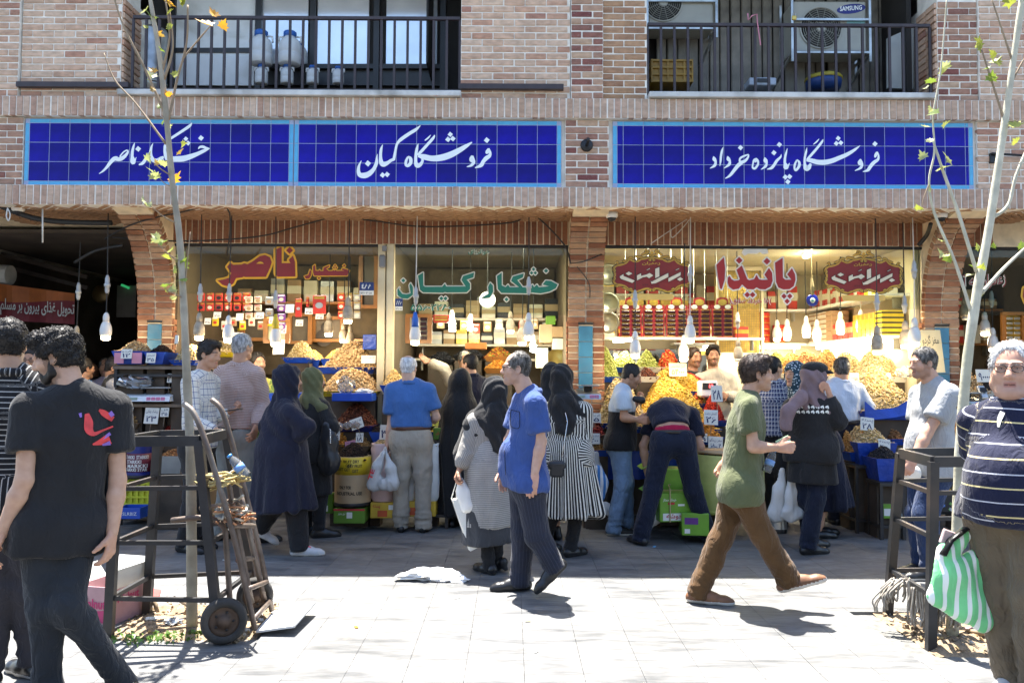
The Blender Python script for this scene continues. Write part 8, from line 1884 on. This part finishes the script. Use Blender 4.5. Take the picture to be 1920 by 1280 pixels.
def tree(label,Y,trunk,branches,leaves,bark,kinds):
 b=G(trunk[0][0],trunk[0][1]);t=thing('slim_tree',label,'tree',b,'slim street trees in steel guards')
 def tub(P,nm,m,n=9):
  Q=spline([(*U(x,y,Y+(q[3]if len(q)>3 else 0)),r)for q in P for x,y,r in[q[:3]]],5)
  mb=MB();mb.tube([q[:3]for q in Q],[q[3]*(1+.09*R.uniform(-1,1))for q in Q],n);mb.build(nm,m,t,True)
 tub(trunk,'trunk',bark,12)
 for br in branches:tub(br,'branch',bark if br[0][2]>.009 else mTwig,6)
 for lf in leaves:
  x,y,s_,k=lf[:4];o=link('leaf',R.choice(leafs[k]),t,U(x+R.uniform(-2,2),y,Y+R.uniform(-.08,.08))-b);s_*=R.uniform(.85,1.25)
  o.scale=(s_,s_,s_);o.rotation_euler=(R.uniform(.2,2.4),R.uniform(-.8,.8),R.uniform(0,6.28))
 for k in range(14):
  q=R.choice(trunk[1:]);c=U(q[0],q[1]+R.uniform(-40,40),Y);
 return t
L1=[(405,35,.09,3),(400,52,.1,3),(412,56,.08,3),(348,10,.08,1),(338,4,.08,1),(270,24,.08,1),(278,30,.07,0),(310,26,.07,1),(325,14,.08,3),(318,16,.07,4),(322,54,.05,1),(296,66,.05,3),(303,72,.05,4),(277,54,.04,1),(300,97,.05,0),(324,145,.055,1),(286,148,.06,2),(292,140,.05,4),(294,172,.05,4),(319,182,.06,3),(302,205,.04,0),(314,240,.07,2),(307,236,.05,0),(339,274,.065,1),(336,290,.06,4),(283,305,.07,2),(292,312,.06,4),(300,312,.06,2),(287,328,.07,2),(295,340,.08,2),(316,345,.09,3),(279,383,.07,2),(282,390,.05,2),(296,450,.06,2),(289,456,.06,2),(302,463,.06,0),(314,474,.05,1),(327,490,.09,0),(333,497,.08,0),(322,484,.06,1),(329,515,.06,1),(352,530,.06,0),(308,542,.07,0),(316,548,.05,1),(325,548,.07,2),(320,562,.05,1)]
L1+=[(R.uniform(230,330),R.uniform(-320,-20),R.uniform(.08,.13),R.choice((0,0,1,4)))for _ in range(32)]
tree('slim grey-barked tree with few yellowing leaves inside the first steel guard',4.78,[(360,1178,.032),(359,1000,.030),(357,850,.027),(350,700,.024),(344,560,.021),(336,440,.019),(323,340,.017),(311,210,.017),(297,90,.014),(282,0,.012),(262,-150,.009),(250,-300,.005)],[[(311,270,.008),(255,195,.006,.05),(215,150,.005,.08),(195,100,.003,.1)],[(310,215,.009),(272,130,.007,-.05),(232,50,.006,-.08),(212,-10,.005,-.1)],[(302,140,.008),(318,70,.006),(310,0,.005)],[(316,225,.009),(332,150,.007,.05),(350,80,.006,.08),(352,10,.005,.1)],[(343,110,.006,.07),(372,75,.005,.1),(398,45,.003,.1)],[(308,150,.007),(324,90,.006),(318,20,.004)],[(322,330,.005),(303,318,.004,-.05),(288,305,.003,-.08)],[(334,420,.005),(310,408,.004,-.05),(283,387,.003,-.1)],[(340,492,.006),(318,478,.004,-.05),(296,458,.003,-.08)],[(346,560,.006),(330,552,.004,-.04),(312,545,.003,-.06)],[(346,545,.005),(352,480,.004),(357,435,.003)],[(324,350,.004),(310,345,.003),(300,335,.002)],[(282,0,.008),(330,-120,.006,.1),(350,-220,.003,.1)],[(270,-80,.008),(220,-180,.006,-.1),(190,-300,.003,-.2)]],L1,mBark,0)
L2=[(1832,94,.1,1),(1845,90,.1,1),(1870,108,.07,1),(1862,122,.07,1),(1856,130,.05,0),(1776,138,.1,1),(1745,160,.07,0),(1740,166,.05,2),(1866,4,.1,1),(1906,6,.11,1),(1748,206,.07,2),(1762,214,.07,0),(1736,236,.06,1),(1764,242,.08,1),(1744,270,.05,2),(1728,300,.06,2),(1772,308,.09,2),(1757,325,.08,2),(1737,360,.06,2),(1726,397,.07,1),(1762,486,.07,2),(1774,492,.06,0),(1770,482,.06,1),(1764,455,.05,2),(1830,508,.07,0),(1838,506,.05,1),(1822,517,.05,2),(1838,468,.05,1),(1858,466,.05,0),(1914,236,.08,1),(1910,268,.07,1),(1918,466,.05,0),(1868,148,.05,1),(1856,155,.06,0),(1843,557,.04,2)]+[(R.uniform(1780,1960),R.uniform(-300,-20),R.uniform(.08,.13),R.choice((0,0,1,1)))for _ in range(18)]
tree('leaning pale-barked tree with a few lime leaves inside the second steel guard',4.73,[(1785,1192,.033),(1794,1000,.031),(1799,880,.030),(1811,700,.028),(1830,560,.026),(1853,435,.023),(1881,250,.020),(1902,100,.017),(1917,0,.018),(1945,-180,.012),(1960,-320,.006)],[[(1821,585,.010),(1790,490,.009),(1752,400,.008),(1742,340,.006),(1752,285,.006),(1750,215,.005),(1764,130,.005),(1776,-10,.004)],[(1831,510,.012),(1797,400,.010),(1768,320,.008),(1750,265,.006)],[(1840,550,.011),(1880,505,.010,.05),(1925,462,.008,.1)],[(1858,410,.012),(1890,385,.010),(1905,330,.009),(1930,270,.008)],[(1885,232,.007),(1862,160,.006),(1840,92,.005)],[(1900,120,.007),(1880,60,.005),(1860,0,.004)],[(1895,160,.006),(1915,120,.005),(1935,90,.004)],[(1742,345,.004),(1732,372,.003),(1727,395,.002)],[(1917,0,.01),(1860,-120,.007),(1830,-240,.004)]],L2,mBark2,1)
for k,(x,y)in enumerate(((296,1150),(345,1155))):
 b=G(x,y);mb=MB();mb.tube([b,b+Vector((-.03+.05*k,.02,.06)),b+Vector((-.08+.0*k,.03,.11))],[.014,.012,.010],8);tag(mb.build('stump',mTwig,None,True),('short cut stub leaning in the soil near the guard leg','short cut stub in the soil right by the slim tree')[k],'stump')
mb=MB();mw=M('weed_green',(.12,.22,.04),.6)
for k in range(260):
 x,y=R.choice(((-1.9,4.62),(-2.05,4.56),(-1.75,4.7),(-2.25,4.6)));x+=R.gauss(0,.08);y+=R.gauss(0,.04);s_=R.uniform(.01,.035);a=R.uniform(0,6)
 mb.add([(x,y,.0),(x+s_*math.cos(a),y+s_*math.sin(a),s_*.7),(x+s_*.6*math.cos(a+.9),y+s_*.6*math.sin(a+.9),s_)],[(0,1,2)])
tag(mb.build('weeds',mw),'low green weeds on the soil under the slim grey tree','weeds',kind='stuff')
# ================================================================ steel guards
def guard(label,base,top,zt,rungs,posts=None):
 c=sum((Vector((*b,0))for b in base),Vector())/4;t=thing('tree_guard',label,'tree guard',c,'black steel tree guards')
 B=[Vector((*b,-.02))for b in base];T=[Vector((*q,zt))for q in top]
 for i in range(4):mb=MB();mb.bar(B[i],T[i],.05,.04,up=(0,1,0));mb.build('leg',mBlackF,t)
 for i in range(4):
  j=(i+1)%4;mb=MB();mb.bar(T[i]+Vector((0,0,.0)),T[j]+Vector((0,0,.0)),.032,.058);mb.build('top_rail',mBlackF,t)
  for z in rungs:
   f=z/zt;mb=MB();mb.bar(B[i].lerp(T[i],f),B[j].lerp(T[j],f),.024,.024);mb.build('rung',mBlackF,t)
 return t
g0=[G(203,1197),G(412,1206),None,G(275,1150)]
guard('black tapered steel tree guard round the slim grey tree, with trolleys leaning on it',[(g0[0].x,g0[0].y),(g0[1].x,g0[1].y),(-1.62,5.2),(g0[3].x,g0[3].y)],[(-2.2,4.5),(-1.79,4.6),(-1.83,5.15),(-2.2,5.0)],1.12,(.25,.56,.86))
g1=[G(1745,1212),G(1664,1150)]
guard('black steel tree guard round the leaning pale tree, with a mop hung inside',[(g1[0].x,g1[0].y),(3.02,4.5),(2.98,5.15),(g1[1].x,g1[1].y)],[(2.36,4.5),(2.95,4.55),(2.9,5.1),(2.42,5.0)],1.03,(.30,.62,.86))
# ================================================================ hand trolleys
mRust=M('worn_pipe',(.115,.085,.068),.5,.35,12,.2,60,metal=.3,dirt=(.28,.25,.21));mTyre=M('tyre_rubber',(.03,.028,.026),.85,.3,14,.4,60,dirt=(.12,.1,.08));mRim=M('rusty_rim',(.10,.065,.045),.6,.3,14,.3,50,metal=.4);mPlate=M('bright_plate',(.60,.60,.58),.5,.1,6,.1,40)
def trolley(label,rails,bars,wheels,plate,base):
 t=thing('hand_trolley',label,'hand trolley',base,'porter trolleys leaning on the steel guard')
 for rl in rails:
  P_=[Vector(q)for q in spline([tuple(U(x,y,Yq))for x,y,Yq in rl],4)];mb=MB();mb.tube(P_,.0165,9);mb.build('rail',mRust,t,True)
 for a,b in bars:mb=MB();mb.tube([U(*a),U(*b)],.015,8);mb.build('crossbar',mRust,t,True)
 for x,y,Yq,r in wheels:
  c=U(x,y,Yq);mt=Matrix.Rotation(.30,3,'Z')@Matrix.Rotation(PI/2,3,'X')
  w=[(r*.66,-.032),(r*.9,-.036),(r*.99,-.02),(r,0),(r*.99,.02),(r*.9,.036),(r*.66,.032),(r*.62,0),(r*.66,-.032)]
  mb=MB();mb.lathe(w,28,c,mat=mt);wo=mb.build('wheel',mTyre,t,True)
  mb=MB();mb.lathe([(0,.03),(.03,.03),(.035,.016),(r*.5,.010),(r*.66,.024),(r*.66,-.02),(r*.5,-.006),(.03,-.014),(0,-.014)],24,c,mat=mt);mb.build('rim',mRim,wo,True)
  for k in range(5):a=k*2*PI/5;mb=MB();mb.lathe([(.008,0),(.008,.018),(0,.02)],6,c+mt@Vector((.05*math.cos(a),.05*math.sin(a),0)),mat=mt);mb.build('bolt',mIron,wo)
 if plate:
  P_=[Vector(U(*q))for q in plate];n=Vector((0,0,.012));mb=MB();mb.add([q+n for q in P_]+P_,[(0,1,2,3),(7,6,5,4),(0,4,5,1),(1,5,6,2),(2,6,7,3),(3,7,4,0)]);mb.build('toe_plate',mPlate,t)
 return t
trolley('worn pipe hand trolley with a bright toe plate, leaning against the first steel guard',[[(344,757,4.62),(362,772,4.6),(380,812,4.58),(402,880,4.57),(440,1010,4.58),(478,1178,4.62)],[(397,749,5.0),(414,765,4.98),(428,805,4.97),(448,880,4.97),(482,1010,4.99),(510,1145,5.02)]],[((411,905,4.57),(455,900,4.97)),((432,985,4.58),(476,985,4.98)),((462,1105,4.6),(500,1090,5.0)),((476,1160,4.62),(506,1125,5.0))],[(420,1163,4.52,.125),(478,1116,5.0,.11)],[(480,1186,4.66),(552,1176,4.66),(592,1131,5.08),(512,1148,5.08)],G(480,1180))
trolley('second narrower pipe trolley nested behind the bright plated one',[[(322,975,4.72),(385,970,4.7),(418,985,4.7),(424,1020,4.7),(432,1140,4.72)],[(428,900,4.75),(440,970,4.75),(472,1130,4.8)],[(452,930,4.9),(470,1010,4.9),(496,1125,4.95)]],[((376,952,4.72),(430,945,4.9)),((445,1050,4.75),(478,1045,4.92))],[],None,G(440,1160))
mRopes=[M('rope_straw',(.42,.33,.14),.9),M('rope_orange',(.50,.24,.12),.9),M('rope_brown',(.10,.075,.06),.9),M('rope_cream',(.52,.46,.36),.9)]
t=thing('rope_bundle','tangled straw and orange rope tied round the trolley handles','rope',U(435,910,4.7))
for k in range(30):
 up=k<14;cx,cy_=(418+R.uniform(-14,14),900+R.uniform(-10,10))if up else(440+R.uniform(-16,18),958+R.uniform(-18,22));a=R.uniform(-.5,.2);l=R.uniform(22,46)if up else R.uniform(14,34)
 P_=[(cx+l*f*math.cos(a)+R.uniform(-5,5),cy_+l*f*math.sin(a)+R.uniform(-6,6),4.66+.10*math.sin(f*3+k))for f in(-1,-.5,0,.5,1)]
 mb=MB();mb.tube([Vector(q)for q in spline([tuple(U(*q))for q in P_],4)],R.uniform(.005,.009),5);mb.build('rope',mRopes[(0 if R.random()<.7 else 3)if up else R.choice((1,1,2,3))],t,True)
mPet=Mglass('bottle_plastic',(.9,.95,1),.05,.18);mCapB=M('bottle_cap_blue',(.05,.25,.6),.4);mWrap=M('bottle_wrap_blue',(.15,.3,.6),.4)
def bottle(a,b,label,s_=1.0):
 a=Vector(a);b=Vector(b);d=b-a;l=d.length;q=d.to_track_quat('Z','Y').to_matrix();t=thing('water_bottle',label,'bottle',a);r=.031*s_
 mb=MB();mb.lathe([(0,0),(r*.9,0),(r,.01)]+[(r*(1 if k%2 else.95),l*(.08+.055*k))for k in range(11)]+[(r*.8,l*.78),(.013,l*.9),(.013,l*.93)],14,a,mat=q);mb.build('body',mPet,t,True)
 mb=MB();mb.lathe([(r*1.02,l*.3),(r*1.02,l*.52)],14,a,mat=q);mb.build('wrapper',mWrap,t,True);mb=MB();mb.lathe([(.016,l*.92),(.016,l),(0,l)],12,a,mat=q);mb.build('cap',mCapB,t,True)
bottle(U(463,893,4.6),U(429,853,4.6),'clear water bottle with a blue cap roped to the trolley handles')
bottle(U(1437,884,5.22),U(1452,842,5.24),'half full water bottle hanging from the hand of the man in olive')
t=thing('phone','pale green-edged phone in the hand of the man in olive','phone',U(1472,832,5.2));mb=MB();mb.bar(U(1458,836,5.22),U(1482,825,5.22),.07,.01,up=(0,1,0));mb.build('case',M('phone_mint',(.4,.6,.4),.4),t)
t=thing('phone','dark phone held by the young man in the checked shirt','phone',U(438,770,6.8));mb=MB();mb.bar(U(426,770,6.8),U(452,766,6.78),.075,.01,up=(0,0,1));mb.build('case',mIron,t)
# ================================================================ bags in hands
def bag(name,label,pts,mat,hold=None,seed=1,q=.42,fold=.011,cat='bag',k=.05):
 """pts: (px, py, Y, radius in metres) balls smoothly joined and flattened in depth"""
 g=Grow(.0095);g.g[0]['k']=k;W_=[(np.array(U(x,y,Yq)),r)for x,y,Yq,r in pts]
 for(a,ra),(b,rb)in zip(W_,W_[1:]):g.rc(a,b,ra,rb,V3(0,1,0),q)
 V,F=g.mesh(.02);N=vnormals(V,F);V=V+N*(fold*(1-1.6*np.abs(wob(V,34,seed,(1,1,.4),3))))[:,None];sv,su,pid=g.attrs(V)
 t=thing(name,label,cat,tuple(W_[-1][0]));x0=W_[0][0];put_mesh('sack',V,F,mat,t,dict(sv=sv,su=V[:,0]-x0[0]+.25*(V[:,1]-x0[1])),np.ones((len(V),3)))
 if hold:
  for h in hold:mb=MB();mb.tube([Vector(U(*w))for w in h[:-1]],h[-1],6,flat=2.2);mb.build('handle',mat,t,True)
 return t
mGreenB=cloth('bag_green_stripe',(.20,.64,.27),'vstripe',.052,(.80,.84,.78),.36,.35,bump=.2);mFilm=M('bag_white',(.66,.67,.66),.4,.08,8,.3,20,bdist=.02)
mFilm.node_tree.nodes['Principled BSDF'].inputs['Transmission Weight'].default_value=.3
t=bag('striped_bag','bulging green and white striped carrier bag held by the stout man',[(1812,1000,3.84,.028),(1778,1035,3.83,.045),(1758,1118,3.82,.042),(1842,1166,3.82,.042),(1826,1050,3.84,.04),(1792,1080,3.82,.085),(1812,1128,3.82,.09)],mGreenB,[[(1818,985,3.84),(1782,1012,3.82),(1768,1040,3.8),.012],[(1820,985,3.86),(1828,1020,3.84),(1830,1045,3.83),.012]],4,.5,.009,k=.02)
mb=MB();mb.box(U(1784,1010,3.84),(.10,.02,.07),Matrix.Rotation(.35,3,'Y'),bev=.004);tag(mb.build('packet',M('packet_pinkish',(.55,.4,.38),.4,.25,30)),'pinkish packet sticking out of the green striped bag','packet')
t=bag('carrier_bag','white carrier bag with red print and brown content in the hand of the old man',[(720,848,7.62,.02),(708,872,7.6,.035),(701,908,7.6,.048),(714,906,7.6,.05)],mFilm,[[(722,838,7.66),(716,855,7.62),.008]],5,.5)
t=bag('carrier_bag','plain white knotted carrier bag in the hand of the old man, nearer his leg',[(726,852,7.58,.018),(732,878,7.56,.04),(736,906,7.56,.055),(720,908,7.56,.05)],mFilm,[[(723,838,7.66),(727,858,7.58),.008]],6,.55)
t=thing('print_patch','red lettered print on the bag of the old man','print',U(700,880,7.52));mb=MB();put_text(mb,'TE',U(697,900,7.525),(.3,0,1),(-1,0,.3),.1,.04,bold=.03);mb.build('lettering',mRedP,t)
t=bag('plastic_bag','clear bag of dark red fruit hanging from the hand of the striped tunic woman',[(863,900,6.1,.02),(870,925,6.08,.042),(877,948,6.08,.05)],mBagW,[[(862,880,6.12),(864,905,6.1),.006]],7,.6)
t=thing('paper_bag','flat white paper bag held low by the woman in the striped tunic','bag',U(880,1000,6.1));mb=MB();A_=[Vector(U(*q))for q in((846,935,6.12),(868,930,6.14),(903,1018,6.14),(878,1030,6.12))];o_=Vector((.02,-.055,0));mb.add(A_+[q+o_ for q in A_],[(3,2,1,0),(4,5,6,7),(0,1,5,4),(1,2,6,5),(2,3,7,6),(3,0,4,7)]);mb.build('body',mWhP,t);mb=MB();mb.tube([A_[0],U(858,895,6.1),A_[1]],.004,5);mb.build('handle',mWhP,t)
t=bag('handbag','slouchy black leather handbag on the arm of the woman in the olive scarf',[(614,800,7.3,.045),(617,830,7.3,.075),(617,862,7.3,.085),(616,872,7.3,.085)],mStrap,[[(604,798,7.3),(608,765,7.36),(616,768,7.4),(624,800,7.3),.010]],8,.5)
for k in range(7):mb=MB();mb.lathe([(.008,-.003),(.011,0),(.008,.003)],8,U(619,806+k*4,7.22),mat=Matrix.Rotation(PI/2,3,'X'));mb.build('chain_link',mMet,t,True)
t=bag('shoulder_bag','small black quilted bag on a chain at the striped dress',[(1036,872,6.5,.04),(1052,872,6.5,.04)],mStrap,None,9,.6,.002);c=U(1044,880,6.5);mb=MB();mb.box(c,(.105,.05,.12),bev=.012);mb.build('flap',mStrap,t)
mb=MB();mb.tube([U(1053,862,6.5),U(1058,830,6.52),U(1064,790,6.55),U(1058,765,6.6)],.004,5);mb.build('chain',mMet,t,True)
t=bag('tissue','crumpled white tissue in the hand of the man in grey',[(1704,890,5.95,.03),(1714,886,5.95,.035),(1698,900,5.95,.02)],mWhP,None,10,.6,.01,'tissue')
bag('fruit_bag','small dark bag of nuts in the hand of the two-tone T-shirt man',[(1192,748,7.55,.03),(1204,750,7.55,.035)],mIron,None,11,.8,.006)
for a in(('blue and white striped bag standing behind the striped dress',[(1124,930,7.6,.05),(1126,905,7.6,.06),(1122,880,7.6,.04)],cloth('bag_blue_stripe',(.05,.2,.5),'vstripe',.05,(.7,.72,.75),.5,.4),12),('white carrier bag hanging from the blue table by the pale jeans',[(1118,850,7.75,.02),(1118,880,7.75,.04),(1120,905,7.75,.055)],mFilm,13),('translucent bag on the pavement behind the pale jeans',[(1132,950,7.7,.06),(1150,962,7.7,.05)],mBagW,14),('tied clear bag of rubbish on the pavement by the green cartons',[(1214,978,7.4,.06),(1228,972,7.4,.05)],mBagW,15),('big white carrier bag beside the black coat of the mauve-scarfed woman',[(1466,880,7.0,.02),(1462,920,7.0,.05),(1456,962,7.0,.06),(1472,962,7.0,.055)],mFilm,16),('white bag with a patterned band beside the jeans of the mauve-scarfed woman',[(1487,890,6.95,.03),(1484,930,6.95,.055),(1480,964,6.95,.055),(1496,962,6.95,.05)],mFilm,17)):bag('carrier_bag',a[0],a[1],a[2],None,a[3])
barrel(1448,1480,955,1000,7.1,mZinc,'grey metal pail on the pavement behind the man in olive',nm='pail')
# ================================================================ things on the ground
c=G(805,1085);crumple('plastic_bag',c+Vector((0,0,.03)),(.21,.10,.04),M('white_film_thin',(.80,.80,.79),.35,.05,10,.3,30,bdist=.01),'crumpled white plastic bag lying in the sun on the pavement',seed=31,n=30,jag=.5)
crumple('bag_tail',c+Vector((.17,-.05,.012)),(.12,.06,.02),M('white_film_thin',(.80,.80,.79),.35,.05,10,.3,30,bdist=.01),'trailing end of the crumpled bag on the sunny pavement','plastic bag',seed=32,jag=.5)
mPinkB=M('pink_carton',(.46,.27,.29),.6,.12,8);mMag=M('magenta_print',(.45,.03,.14),.5)
t=thing('open_carton','open pink and white nut carton on the pavement left of the steel guard','carton',G(180,1172));b=Vector(t.location)+Vector((0,.16,0));rz=Matrix.Rotation(-.25,3,'Z')
for d,s_ in(((0,-.13,.11),(.26,.006,.22)),((0,.13,.11),(.26,.006,.22)),((-.13,0,.11),(.006,.26,.22)),((.13,0,.11),(.006,.26,.22)),((0,0,.006),(.25,.25,.008))):mb=MB();mb.box(b+rz@Vector(d),s_,rz);mb.build('side',mPinkB if d[2]>.05 else mWhP,t)
for d,s_,r_ in(((0,.19,.27),(.25,.004,.14),Matrix.Rotation(-.5,3,'X')),((-.17,0,.26),(.12,.25,.004),Matrix.Rotation(.9,3,'Y')),((.15,.0,.27),(.004,.25,.12),Matrix.Rotation(.15,3,'Y'))):mb=MB();mb.box(b+rz@Vector(d),s_,rz@r_);mb.build('flap',mWhP,t)
mb=MB();o_=b+rz@Vector((-.12,-.136,.01));mb.quad(o_,o_+rz@Vector((.24,0,0)),o_+rz@Vector((.24,0,.08)),o_+rz@Vector((0,0,.05)));mb.build('print',mMag,t)
mb=MB();put_text(mb,'Walnut',b+rz@Vector((-.11,-.138,.09)),rz@Vector((1,0,0)),(0,0,1),.2,.06,bold=.03);mb.build('lettering',mMag,t)
mb=MB();put_text(mb,'Walnut',b+rz@Vector((.137,-.11,.12)),rz@Vector((0,1,0)),(0,0,1),.2,.05,bold=.03);mb.build('lettering',mMag,t)
mb=MB();A_=[G(x,y)+Vector((0,0,.006))for x,y in((205,1136),(298,1122),(302,1108),(232,1098))];mb.add(A_+[q+Vector((0,0,.006))for q in A_],[(3,2,1,0),(4,5,6,7),(0,1,5,4),(1,2,6,5),(2,3,7,6),(3,0,4,7)]);tag(mb.build('cardboard',M('red_cardboard',(.50,.05,.045),.6,.15)),'flattened red cardboard sheet on the sunny pavement behind the guard','cardboard')
crumple('foil_wrapper',G(325,1172)+Vector((0,0,.02)),(.05,.04,.022),M('crumpled_foil',(.6,.6,.6),.25,.2,20,.5,40,metal=.8),'crumpled silver wrapper on the soil under the slim tree','wrapper',seed=41,jag=.6);crumple('paper_scrap',G(283,1165)+Vector((0,0,.02)),(.035,.02,.008),mWhP,'little white paper scrap on the soil by the guard leg','scrap',seed=42,jag=.5)
crumple('cup',G(1722,1178)+Vector((0,0,.03)),(.05,.035,.035),mBag,'clear plastic cup lying at the foot of the second guard','cup',seed=43,jag=.1);crumple('paper_scrap',G(1830,1185)+Vector((0,0,.02)),(.05,.03,.012),M('scrap_red',(.5,.3,.3),.6),'pinkish paper scrap on the soil under the striped bag','scrap',seed=44,jag=.5)
mb=MB();mb.tube([G(1812,1188)+Vector((0,0,.02)),G(1840,1196)+Vector((0,0,.03)),G(1862,1192)+Vector((0,0,.02))],[.012,.018,.008],7);tag(mb.build('bark_piece',mTwig,None,True),'curled piece of brown bark under the striped bag','bark')
t=thing('mop','grey string mop draped over the lower rung of the second steel guard','mop',U(1690,1100,4.75));mMop=M('mop_grey',(.30,.27,.23),.95,.3,30)
for k in range(110):
 f=k/109;x=1668+f*140+R.uniform(-5,5);top=1088+(0 if f<.25 else 18*min(1,f*2))+R.uniform(-6,6);ln=R.uniform(45,75)if f>.25 else R.uniform(25,60);Yq=4.86-.25*f+R.uniform(-.06,.06)
 sp=(-.45+R.uniform(-.3,.3))if f<.2 else R.uniform(-.08,.08)
 mb=MB();mb.tube([Vector(q)for q in spline([tuple(U(x+q_[0],q_[1],Yq))for q_ in((0,top),(sp*ln*.5,top+ln*.3),(sp*ln+R.uniform(-3,3),top+ln*.7),(sp*ln+R.uniform(-5,5),top+ln))],3)],.006,4);mb.build('strand',mMop,t,True)
mb=MB();mb.tube([U(1672,1090,4.9),U(1720,1098,4.8),U(1800,1110,4.62)],.02,8);mb.build('head_bar',mMop,t,True)
for k,(x,y,s_)in enumerate(((1395,1092,.03),(668,1176,.025),(1005,1222,.02),(857,1121,.03),(990,1165,.02),(1227,1025,.03),(420,1050,.015))):
 b=G(x,y);mb=MB();a=R.uniform(0,3);mb.box(b+Vector((0,0,.004)),(s_*1.6,s_*.7,.003),Matrix.Rotation(a,3,'Z'));tag(mb.build('litter_scrap',(mWhP,mLeafs[3],mWhP,mWhP,mKraft,M('bright_blue_scrap',(.1,.35,.6),.5),mWhP)[k]),('tiny white scrap near the striding man in olive','dry orange leaf on the sunny pavement','pale scrap on the sunny pavement below the cobalt shirt','pale flat scrap beside the crumpled plastic bag','brownish scrap near the feet in cobalt','bright blue scrap by the sandal of the bending man','tiny pale scrap in the shade behind the guard')[k],'scrap')
ob=thing('opposite_building','pale plastered building across the street, reflected in the shop glass','building',(0,-14,0))
mb=MB();mb.box((0,-14.3,3.1),(40,.6,6.2));mb.build('wall',M('opposite_plaster',(.16,.14,.11),.9,.15,1),ob)
for k in range(14):
 for z in(1.6,4.6):mb=MB();mb.box((-18+k*2.8,-13.99,z),(1.5,.04,1.9));mb.build('window',M('opposite_glass',(.03,.04,.05),.15),ob)
bpy.context.view_layer.update()
